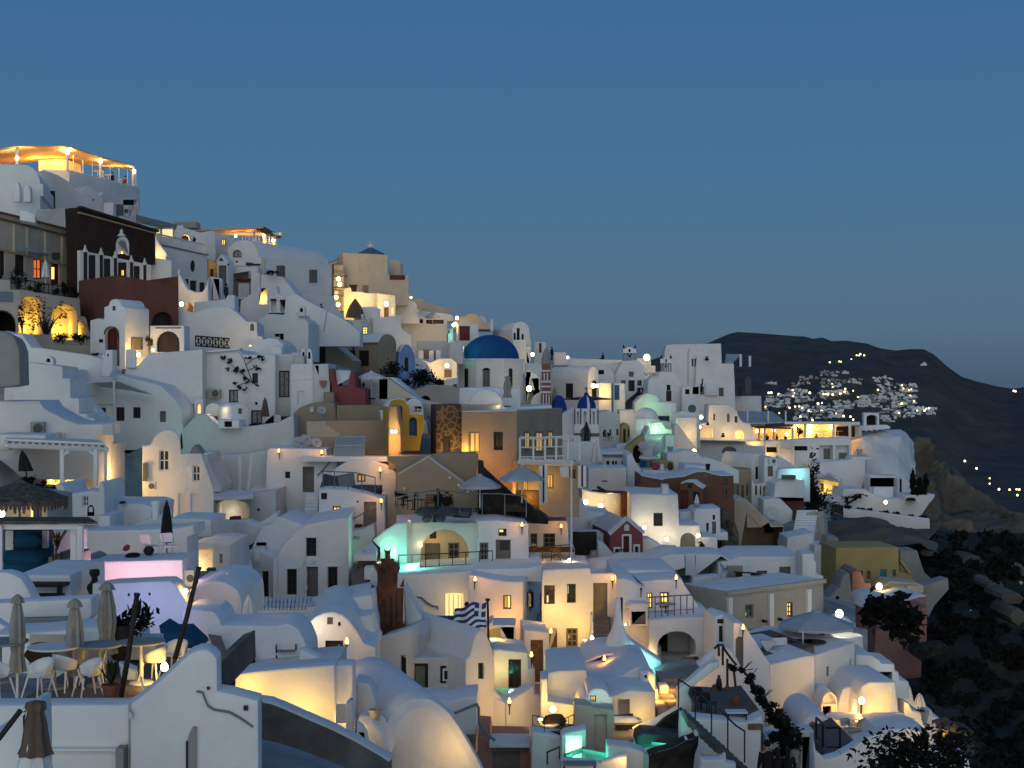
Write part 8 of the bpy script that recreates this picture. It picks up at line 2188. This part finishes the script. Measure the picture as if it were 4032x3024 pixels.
TA(260,1280,63,'white table on the small terrace before the little vault',.8,.75,'plastic',lm='plastic')
for i,x in enumerate((300,380)):CH(x,1350,62,.5+i,['left','right'][i]+' wire chair before the little vault','steel')
T,f=H('cliff_houses','cascade of small lit white walls falling away at the cliff edge',HC,74,[(900,1500),(905,930),(960,960),(1000,1040),(1090,1060),(1120,1200),(1230,1300),(1330,1360),(1335,1500)],D=3)
LA(945,1140,72,'small bright lamp on the cascade of white walls',26,'y',.22)
T,f=H('rock_outcrop','brown and white rock outcrop behind the yellow-washed house','rock',77,[(855,1200),(860,740),(960,740),(990,800),(1020,940),(1090,1050),(1090,1200)],D=2,m='painted_rock',bev=.2)
L(930,980,73,30,'y')
UC(1075,1040,845,74.5,'canvaswhite','left white parasol glowing on the cliff edge',.45,0)
T,f=H('pointed_wall','bluish white wall with a rounded chimney on the cliff edge',HC,78,[(1120,1400),(1160,1120),(1180,1050),(1210,1030),(1230,1100),(1300,1120),(1350,1220),(1340,1400)],D=2,O_=[('hoo',1185,1045,1210,1075,.2)])
UC(1235,1330,1170,72,'canvaswhite','middle white parasol on the cliff edge',.3,0)
L(1180,1130,74,40,'y')
L(1290,1290,72,50,'y')
T,f=H('ruined_house','roofless stone gable with a dark doorway on the cliff edge','ruin',73,[(1330,1700),(1335,1240),(1480,1195),(1560,1250),(1668,1265),(1672,1520),(1500,1600),(1500,1700)],D=2,m='stone',bev=.08,O_=[('ho',1395,1280,1565,1495,.8)])
UC(1430,1560,1330,71.5,'canvaswhite','right white parasol before the roofless stone gable',.32,0)
T,f=H('painted_boulder','white boulder-like wall below the roofless stone gable','wall',66,[(1360,1900),(1410,1520),(1530,1495),(1610,1530),(1640,1700),(1640,1900)],D=2,bev=.25)
for i,(x,y,z)in enumerate(((560,1000,0),(640,1300,0))):pass
T,f=H('corner_house','white house corner with a narrow brown door above the dark bush',HC,60,[(420,1900),(430,1420),(560,1380),(640,1260),(760,1230),(960,1230),(1200,1290),(1290,1400),(1290,1900)],D=3,O_=[('Dk',640,1470,705,1640)])
L(1120,1330,58.8,14,'w')
fr('E4')
T,f=H('courtyard_wall','curved white parapet round the shadowed courtyard','wall',52,[(50,1700),(55,800),(150,730),(390,520),(500,500),(505,560),(180,800),(170,860),(250,1000),(330,1070),(405,1090),(410,1700)],D=.5)
T,f=H('courtyard_wall','triangular white wall behind the clay jars in the courtyard','wall',58,[(150,1300),(160,820),(480,500),(500,330),(560,330),(640,380),(700,470),(740,560),(960,800),(1000,1000),(1000,1300)],D=1)
T,f=H('courtyard_floor','dark blue-grey courtyard floor','terrace',51,[(250,1500),(260,1040),(400,1090),(800,1110),(980,1080),(985,1500)],D=5,m='deck',bev=.02,B_=0)
for i,(x,y,w,h,s)in enumerate(((500,860,70,210,0),(450,860,80,110,0),(590,860,76,100,0),(690,1020,105,170,0))):
 PO(x,y,55.5 if i<3 else 53,w,h,['tall dark jar at the back of the courtyard','brown jar left of the tall dark jar','round terracotta jar right of the tall dark jar','large brown jar beside the courtyard sign'][i],['darkstone','clay','clay','clay'][i],shape=0)
T,f=H('jar_bench','grey carved stone bench holding the courtyard jars','bench',55,[(400,1000),(402,852),(640,862),(645,1000)],D=1,m='grey')
for i,(x,y)in enumerate(((290,1060),(385,1080))):CH(x,y,51.5,.4+2*i,['left','right'][i]+' dark chair in the courtyard','iron')
TA(690,1270,50,'square white table in the shadowed courtyard',m='plastic',RD=0,dx=.7,dy=.5,legs=4,lm='iron')
T,f=H('courtyard_wall','cream front wall of the courtyard with a dark sign panel','wall',49.5,[(60,1900),(95,1090),(410,1125),(800,1165),(980,1085),(985,1180),(965,1210),(950,1900)],D=.8,m='white')
BA(T,f,815,1175,965,1240,-.05,.02,'signboard','sign_panel')
SP('dark outer stairs descending along the courtyard front',(800,1660,45.5),(100,1010,49),1.6,15,'deck',(0,-1,.0),depth=.25)
RL('handrail','thin dark handrail following the outer stairs',[(60,1010,47.5),(300,1180,46.5),(500,1360,45.6),(690,1540,44.8),(780,1600,44.4)],.95,5,'iron',.025,0)
pool('small grey-blue plunge pool at the foot of the outer stairs',[(300,1560,43),(520,1565,42.6),(575,1510,44.5),(300,1490,45)],43,'dull',.6,W=0,wm='waterdim')
T,f=H('pool_wall','curved white wall of the small plunge pool','wall',42.4,[(290,1900),(300,1565),(525,1570),(580,1515),(585,1600),(690,1620),(695,1900)],D=.4)
T,f=H('side_lane','white house side with a small window above the lane',HC,55,[(950,1900),(1000,1300),(1080,1350),(1250,1350),(1250,1900)],D=2,O_=[('sh',1155,1385,1245,1450)])
L(1170,1600,54,40,'w')
T,f=H('arch_recess','tall arched recess in the terrace house wall','niche',63,[(1240,1300),A(1255,1440,1060,900,8),(1450,1300)],D=.6,O_=[('ni^',1268,912,1428,1200,.4)])
T,f=H('small_vault','small white vault with a pink arched niche',HC,57,[(1385,1700),(1395,1250),A(1400,1755,1260,1078,10),(1758,1700)],D=4,O_=[('ni^',1470,1155,1572,1255,.2),('Dk',1630,1280,1682,1500)])
PL(T,f,[(1478,1250)]+A(1478,1564,1200,1165,6)+[(1564,1250)],.1,.19,'pink','pink_panel')
T,f=H('gate_pillars','white gate pillars with a grey door beside the walkers','gateway',52,[(1385,1900),(1390,1250),(1535,1255),(1545,1900)],D=1,O_=[('Dg',1405,1320,1490,1900)])
T,f=H('curved_lane_wall','broad white lane wall curving up at the bottom right','wall',48,[(1520,1900),(1530,1300),(1560,1480),(1660,1570),(1800,1530),(1960,1440),(2100,1340),(2330,1230),(2330,1900)],D=.6)
RL('stair_railing','dark railing beside the small white vault',[(1560,1420,52),(1680,1540,50),(1820,1540,50)],1.0,3,'iron',.04,1)
T,f=H('lane_floor','dark terrace floor behind the curved lane wall','terrace',50,[(1660,1700),(1670,1500),(1850,1470),(2000,1400),(2005,1700)],D=4,m='deck',bev=.02,B_=0)
v=TH('climbing_plant','long dark climbing plant spilling down the wall above the walkers','climber',P(1200,1400,51))
path=[(650,575),(760,600),(830,680),(900,800),(980,900),(1060,1010),(1130,1110),(1200,1200),(1260,1290),(1290,1370)]
for i,(x,y)in enumerate(path):
 LV(v,'foliage',P(x,y,55-i*.4),(mt(40+i*12,53),.5,mt(55+i*8,53)),140+25*i,.09,'leafdark')
vb=MB()
for a in range(9):
 vb.tube([P(path[a][0]+R.uniform(-20,20),path[a][1],55-a*.4),P(path[a+1][0],path[a+1][1],55-a*.4-.4)],.05,5)
for a in range(24):
 i=R.randint(1,8)
 x,y=path[i]
 vb.tube([P(x,y,54.5-i*.4),P(x+R.uniform(20,130),y-R.uniform(10,110),54.3-i*.4)],.018,4)
vb.obj('stems','bark',v)
T2=TH('dead_vine','bare twisted vine stems on the courtyard gate wall','vine',P(540,550,57))
vb=MB()
for pts in([(450,360),(490,320),(540,320),(560,370),(640,480),(690,540)],[(540,320),(540,540)],[(495,325),(500,440)],[(590,470),(590,740),(600,800)],[(660,590),(680,780),(680,870)]):vb.tube([P(x,y,56.5)for x,y in pts],.05,5)
vb.obj('stems','bark',T2)
SB(1080,1390,50.5,260,140,'dark leafy mass at the foot of the climbing plant',260,'leafdark',.09)
for i,(x,h,rz,lab,long_,arm)in enumerate(((1030,1.80,.3,'taller walker in a dark coat, leftmost of the three at the bottom',0,(0,.2)),(1135,1.55,.1,'shorter walker with hair down, middle of the three at the bottom',1,(0,0)),(1245,1.55,-.1,'walker with tied-up hair, rightmost of the three at the bottom',1,(.6,.3)))):
 p=P(x,1850,44.5)
 top=P(x,1372 if i==0 else 1455,44.5).z
 PE(x,1512+(top-0)*0+(1372 if i==0 else 1455)-1512+h*F/44.5/K,44.5,lab,h,rz,top='clothblack',legs='clothblack',LH=long_,arm=arm)
PO(1330,1600,47,90,130,'pale cloth bundle and pots by the lane','canvas','planter',2,'planter')
fr('E7')
T2=TH('foreground_bush','big spiky black bush in the bottom right foreground','bush',P(1150,1760,34))
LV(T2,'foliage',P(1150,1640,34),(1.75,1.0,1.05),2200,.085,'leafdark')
vb=MB()
for a in range(34):
 t=R.uniform(.1,3.0)
 x,y=1150+math.cos(t)*330,1700-math.sin(t)*250
 e=(1150+math.cos(t)*R.uniform(350,440),1700-math.sin(t)*R.uniform(330,470))
 a0,a1=P(x,y,34),P(e[0],e[1],34+R.uniform(-.5,.5))
 vb.tube([a0,a1],[.03,.05,.01][:2],5)
 for q in range(7):
  m_=a0.lerp(a1,.2+.8*q/6)
  d=VV((R.uniform(-1,1),R.uniform(-.5,.5),R.uniform(.2,1))).normalized()*.17
  s=VV((.03,0,.01))
  vb.add([m_-s,m_+s,m_+d],[(0,1,2)])
vb.obj('spikes','leafdark',T2,0)
for i,(x,top,h)in enumerate(((560,1585,1.6),(665,1560,1.7),(745,1540,1.75),(830,1590,1.6))):
 PE(x,top+h*F/42/K,42,['first','second','third','fourth'][i]+' head from the left in the row of people at the bottom right edge',h,.5*i,top='clothblack',legs='clothblack',LH=i%2==0)
L(610,1640,43.5,16,'y')
L(790,1650,43.5,10,'y')
fr()
RIDGE=[(2500,1440),(2700,1375),(2790,1350),(2840,1328),(2875,1314),(2905,1307),(2960,1310),(3040,1316),(3110,1322),(3170,1325),(3200,1334),(3240,1328),(3275,1343),(3335,1341),(3420,1353),(3470,1371),(3530,1380),(3590,1374),(3640,1374),(3680,1395),(3730,1440),(3790,1484),(3850,1502),(3930,1522),(3990,1531),(4032,1524),(4300,1500)]
rows=[]
for k in range(7):
 t=k/6
 rows.append([(x,y+(2300-y)*t,max(420,2900-2480*(t**.6)))for x,y in RIDGE])
hill=loft('hills',rows,'hillside',34,200,90,'structure',.004,5)
from mathutils.bvhtree import BVHTree
def caster(o):
 b=BVHTree.FromPolygons([v.co+o.location for v in o.data.vertices],[tuple(p.vertices)for p in o.data.polygons])
 def c(x,y,dflt=None):
  h=b.ray_cast(VV((0,0,0)),ray(x,y).normalized())[0]
  return h if h is not None else dflt
 return c
loft('cliff',[[(3380,1760,300),(3500,1740,300),(3560,1700,290),(3625,1830,262),(3680,1800,270),(3760,1840,265),(3810,1900,262),(3850,1975,258),(3920,2010,255),(4050,2020,255),(4400,2080,250)],[(3380,1700,250),(3560,1800,240),(3620,1900,232),(3680,1890,238),(3760,1930,242),(3850,2030,240),(3920,2060,240),(4050,2060,240),(4400,2110,240)],[(3380,2040,226),(3560,2050,222),(3640,2050,220),(3700,2060,224),(3790,2050,230),(3860,2070,230),(4050,2100,228),(4400,2150,225)],[(3380,2080,215),(3640,2110,212),(3800,2110,215),(4050,2110,214),(4400,2160,210)]],'rock',8,170,90,'structure',.08,1)
slope=loft('slope',[[(3100,2010,205),(3380,2060,208),(3640,2085,206),(3800,2095,208),(4050,2100,208),(4500,2130,205)],[(3100,2160,165),(3640,2180,165),(4500,2200,170)],[(3100,2420,128),(3640,2420,132),(4500,2420,140)],[(3100,2760,96),(3640,2740,100),(4500,2700,108)],[(3100,3200,72),(3640,3200,74),(4500,3200,80)]],'scrubland',5,140,120,'structure',.06,2)
on_hill,on_slope=caster(hill),caster(slope)
fr('E6')
loft('rocky_bank',[[(0,480,166),(160,500,166),(560,570,165),(800,640,164),(1190,650,164),(1260,620,165)],[(0,700,150),(600,720,150),(1260,720,152)],[(0,860,136),(600,850,138),(1260,920,140)]],'rock',2.4,60,30,'structure',.12,7)
for i,(x,y,w,h,Y)in enumerate(((1650,1000,260,160,158),(2050,1120,420,240,150),(1900,1260,200,120,140),(2080,1400,260,160,132),(1160,900,160,110,148),(2150,1600,200,200,118))):
 q=[(x+w/2*math.cos(k*.785)*R.uniform(.8,1.1),y+h/2*math.sin(k*.785)*R.uniform(.75,1.1))for k in range(8)]
 T2,f2=H('boulder',['pale boulder low on the dark slope under the cliff','broad tan outcrop at the right picture edge','small tan outcrop with a hollow beneath','lower tan outcrop at the right edge','grey boulder beside the yellow house','rough rock at the right edge level with the pink house'][i],'rock',Y,q,D=5,m='rock',bev=1.2,B_=0)
for i,(x,y)in enumerate(((1640,675),(1935,710),(1560,1380),(1395,1430),(1630,1535),(1715,1505),(2140,1020),(2180,1230))):
 q=on_slope(x,y)
 if q is None:continue
 T2=TH('white_stone','small white stone on the dark slope','stone',q,'small white stones scattered on the dark slope')
 w=mt(26 if i%2 else 17,q.y)
 MB().box(q,w*1.5,w,w*.9,i,mathutils.Euler((.3*i,.2,0))).obj('stone','painted_rock',T2,0)
fr('E6')
mb=MB()
fr()
for i in range(11000):
 y=R.uniform(2110,3060)
 x=R.uniform(3330,4150)
 if noise.noise(VV((x/110,y/75,0)))<-.05:continue
 p=on_slope(x,y)
 if p is None:continue
 q=(.18+R.random()*.5)*p.y/130
 p.z+=q*.5
 a=VV((R.uniform(-1,1),R.uniform(-1,1),R.uniform(-.3,1))).normalized()*q
 b=a.cross(VV((R.uniform(-1,1),R.uniform(-1,1),.3))).normalized()*q*.5
 mb.add([p-a,p+b,p+a,p-b],[(0,1,2,3)])
tag(mb.obj('scrub','leafdark',None,0),'dark low scrub covering the cliff slope','scrub',kind='stuff')
for i,(x,y,w,h)in enumerate(((3560,2560,200,200),(3500,2480,120,140),(3720,2900,200,160),(3960,2300,180,110),(3760,2330,160,90),(3440,2500,130,150))):
 SB(x,y,100 if y>2400 else 122,w,h,['largest dark bush below the pink house','dark bush just left of the pink house arch','dark bush above the big foreground bush','dark bush at the right edge under the cliff','dark bush right of the yellow house terrace','dark bush behind the rounded white tower'][i],420,'leafdark',.4)
fr('E1')
CL=[((1300,575,1625,640),8,'dull','dim houses of the uppermost far row'),((1085,640,1310,690),6,'beige','dim houses at the left of the second far row'),((1320,660,1780,760),20,'white','pale houses in the middle of the far hillside'),((730,700,860,725),3,'dull','lone pale houses on the far hill at left'),((1000,705,1230,750),6,'beige','low dim houses above the far village'),((960,780,1180,850),14,'white','houses at the upper left of the far village'),((720,840,1010,1000),26,'white','houses at the left end of the far village'),((1060,860,1280,930),10,'white','vaulted houses in the upper middle of the far village'),((1300,785,1640,880),14,'white','houses near the lit street of the far village'),((1480,900,1960,1000),34,'white','long white rows on the right of the far village'),((1040,950,1560,1130),48,'white','houses crowding the lower middle of the far village'),((1740,840,2120,920),22,'white','houses along the top right of the far village')]
fr('E1')
CL2=[((570,560,770,620),7,'white','pale houses on the far slope right of the village'),((620,630,1060,760),30,'white','bright houses on the far knoll at the village right end'),((400,760,620,850),8,'white','long white block houses in the far village'),((770,740,1030,1000),40,'white','houses stacked on the far right spur'),((960,880,1260,1000),16,'white','low houses at the tip of the far right spur'),((640,860,820,1060),18,'white','houses tumbling down left of the far spur')]
n=0
for frame,lst in(('E1',CL),('E5',CL2)):
 for(x0,y0,x1,y1),cnt,m,ph in lst:
  for k in range(cnt):
   fr(frame)
   nxr=max(1,round(math.sqrt(cnt*(x1-x0)/(y1-y0)/1.6)))
   x=x0+(x1-x0)*((k%nxr)+.5+R.uniform(-.35,.35))/nxr
   y=y0+(y1-y0)*((k//nxr)+.6+R.uniform(-.3,.3))/math.ceil(cnt/nxr)
   w,h=R.uniform(24,74),R.uniform(10,21)
   p=on_hill(x,y+h*.4)
   if p is None or y>y1+15:continue
   T2=TH('far_house','one of the tiny '+ph,'house',p,ph)
   W_,H_=mt(w,p.y),mt(h,p.y)
   mbx=MB().box(p+VV((0,0,-H_)),W_,W_*.55,H_*4,R.uniform(-.3,.3))
   for q in range(R.randint(0,2)):mbx.box(p+VV((W_*R.uniform(-.35,.35),W_*.1,H_*1.2)),W_*R.uniform(.2,.5),W_*.4,H_*R.uniform(.6,1.1),R.uniform(-.3,.3))
   mbx.obj('wall',R.choice((m,m,'dull','grey')),T2,0)
   if W_>8:
    wb=MB()
    for q in range(R.randint(1,4)):wb.box(p+VV((W_*R.uniform(-.42,.42),-W_*.28,H_*R.uniform(.2,.7))),W_*.06,W_*.2,H_*.35)
    wb.obj('windows','glass',T2,0)
fr('E5')
p=on_hill(1122,442)
T2=TH('hill_chapel','tiny white chapel alone high on the far hillside','chapel',p)
w=mt(66,p.y)
MB().prism([p+VV((-w/2,0,-3)),p+VV((w/2,0,-3)),p+VV((w/2,0,w*.22)),p+VV((w*.2,0,w*.62)),p+VV((-w/2,0,w*.16))],(0,w*.6,0)).obj('wall','white',T2,0)
LP=[('E1',*q)for q in((1430,488),(1535,482),(1552,484),(1665,456),(1722,412),(1762,400),(1805,412),(1748,415),(1455,725),(1462,758),(1598,778),(1592,810),(1685,798),(1545,830),(1362,832),(1385,835),(1410,835),(1462,840),(1740,868),(1028,792),(1045,825),(1030,856),(765,820),(793,820),(875,835),(1212,820),(1275,870),(1345,930),(1302,938),(730,972),(992,984),(1052,970),(1100,968),(1130,985),(1200,1015),(1228,1028),(1340,1018),(880,1040),(1110,1080),(1240,1118),(1500,1045),(1580,1075),(1655,1080),(1685,1112),(1955,788))]+[('E5',*q)for q in((622,705),(885,655),(900,690),(960,710),(985,700),(975,768),(1015,830),(880,855),(1150,910),(1178,905),(1130,930),(1050,932),(850,955),(2100,716),(2120,722),(1568,1480),(1695,1560))]+[('E6',*q)for q in((1838,92),(1838,150),(1940,212),(2055,216),(2130,212),(2160,214),(2140,275))]
for fn,x,y in LP:
 fr(fn)
 near=fn=='E6' or(fn=='E5' and y>1400)
 q=on_hill(x,y)
 Y=250 if near or q is None else q.y-12
 T2=TH('far_lamp','one of the lamps at the foot of the far cliff' if near else 'one of the pinprick lamps of the far hillside village','lamp',P(x,y,Y),'lamps at the foot of the far cliff' if near else 'lamps of the far hillside village')
 MB().ball(P(x,y,Y),mt(R.uniform(7,13),Y),1,6).obj('bulb','farlamp',T2)
fr()
pts=[(p.x,p.y,p.z)for p in BASES if p.y<235]
vs,fs=[],[]
NX,NY=90,90
far=[]
for j in range(NY+1):
 y=14+236*(j/NY)**1.3
 for i in range(NX+1):
  x=y*(-.40+.74*i/NX)
  z,dm,s,w=9e9,9e9,0,0
  for px,py,pz in pts:
   d=math.hypot(px-x,py-y)
   dm=min(dm,d)
   z=min(z,pz+.9*d)
   k=1/(d*d+1)**2
   s+=k*pz
   w+=k
  z=min(z,s/w)-1.5-max(0,y-130)*.09
  if y<24:z=min(z,-.27*y-1.0)
  vs.append((x,y,z))
  e=[(20,6000),(45,3900),(60,3800),(75,3650),(100,3280),(130,3240),(160,3300),(190,3420),(220,3560),(300,3600)]
  far.append(next((x/y*F+2016>a[1]+(b[1]-a[1])*(y-a[0])/(b[0]-a[0])for a,b in zip(e,e[1:])if y<=b[0]),1))
for j in range(NY):
 for i in range(NX):
  if any(far[k]for k in(j*(NX+1)+i,j*(NX+1)+i+1,(j+1)*(NX+1)+i)):continue
  fs.append((j*(NX+1)+i,j*(NX+1)+i+1,(j+1)*(NX+1)+i+1,(j+1)*(NX+1)+i))
mat('groundmix',(.42,.40,.37),.95,.35,.25,.5,1.2,col2=(.16,.15,.13))
tag(MB().add(vs,fs).obj('ground','groundmix',None,180),None,None,kind='structure')
def cam():
 c=bpy.data.cameras.new('camera')
 c.sensor_width=36
 c.lens=F/4032*36
 c.clip_start=.5
 c.clip_end=30000
 o=bpy.data.objects.new('camera',c)
 o.rotation_euler=(rad(90),0,0)
 COL.objects.link(o)
 sc.camera=o
def world():
 w=bpy.data.worlds.new('World')
 sc.world=w
 w.use_nodes=1
 nt=w.node_tree
 bg=nt.nodes['Background']
 tc=nt.nodes.new('ShaderNodeTexCoord')
 sp=nt.nodes.new('ShaderNodeSeparateXYZ')
 rp=nt.nodes.new('ShaderNodeValToRGB')
 nt.links.new(tc.outputs['Generated'],sp.inputs[0])
 nt.links.new(sp.outputs['Z'],rp.inputs['Fac'])
 cr=rp.color_ramp
 def s2l(c):return tuple(((v/255+.055)/1.055)**2.4 for v in c)+(1,)
 stops=[(0,(66,90,112)),(.035,(80,107,131)),(.07,(76,110,138)),(.15,(67,111,148)),(.25,(56,104,147)),(.6,(44,90,140)),(1,(40,82,132))]
 while len(cr.elements)<len(stops):cr.elements.new(.5)
 for e,(p,c)in zip(cr.elements,stops):e.position,e.color=p,s2l(c)
 sky=nt.nodes.new('ShaderNodeTexSky')
 sky.sky_type='NISHITA'
 sky.sun_disc=0
 sky.sun_elevation=rad(9)
 sky.sun_rotation=rad(180)
 mx=nt.nodes.new('ShaderNodeMixRGB')
 mx.blend_type='ADD'
 mx.inputs[0].default_value=.002
 nt.links.new(rp.outputs['Color'],mx.inputs[1])
 nt.links.new(sky.outputs[0],mx.inputs[2])
 nt.links.new(mx.outputs[0],bg.inputs[0])
 bg.inputs[1].default_value=SKY
 d=bpy.data.lights.new('afterglow','SUN')
 d.energy=SUN
 d.angle=rad(75)
 d.color=(.99,1,.88)
 o=bpy.data.objects.new('afterglow',d)
 o.rotation_euler=(rad(90-8),0,rad(-6))
 COL.objects.link(o)
SKY,SUN=1.0,1.02
cam()
world()
sc.view_settings.view_transform='Standard'
sc.view_settings.look='None'
sc.view_settings.exposure=0
sc.view_settings.gamma=1
sc.render.engine='CYCLES'
sc.cycles.use_denoising=1
sc.cycles.max_bounces=5
sc.cycles.diffuse_bounces=3
sc.cycles.glossy_bounces=2
sc.cycles.transparent_max_bounces=8
sc.cycles.sample_clamp_indirect=4
sc.cycles.caustics_reflective=0
sc.cycles.caustics_refractive=0
dg=bpy.context.evaluated_depsgraph_get()
for o in[q for q in bpy.data.objects if q.type=='LIGHT' and q.name.startswith('lamp_light')]:
 d=o.location.normalized()
 ok,p,*_=sc.ray_cast(dg,o.location+d*.02,d)
 g=(p-o.location).length if ok else 0
 if .8<g<7:
  o.location=p-d*max(.5,g*.5)
  o.data.energy*=.62
for o in bpy.data.objects:
 for k in[k for k in o.keys()if k.startswith('_')]:del o[k]
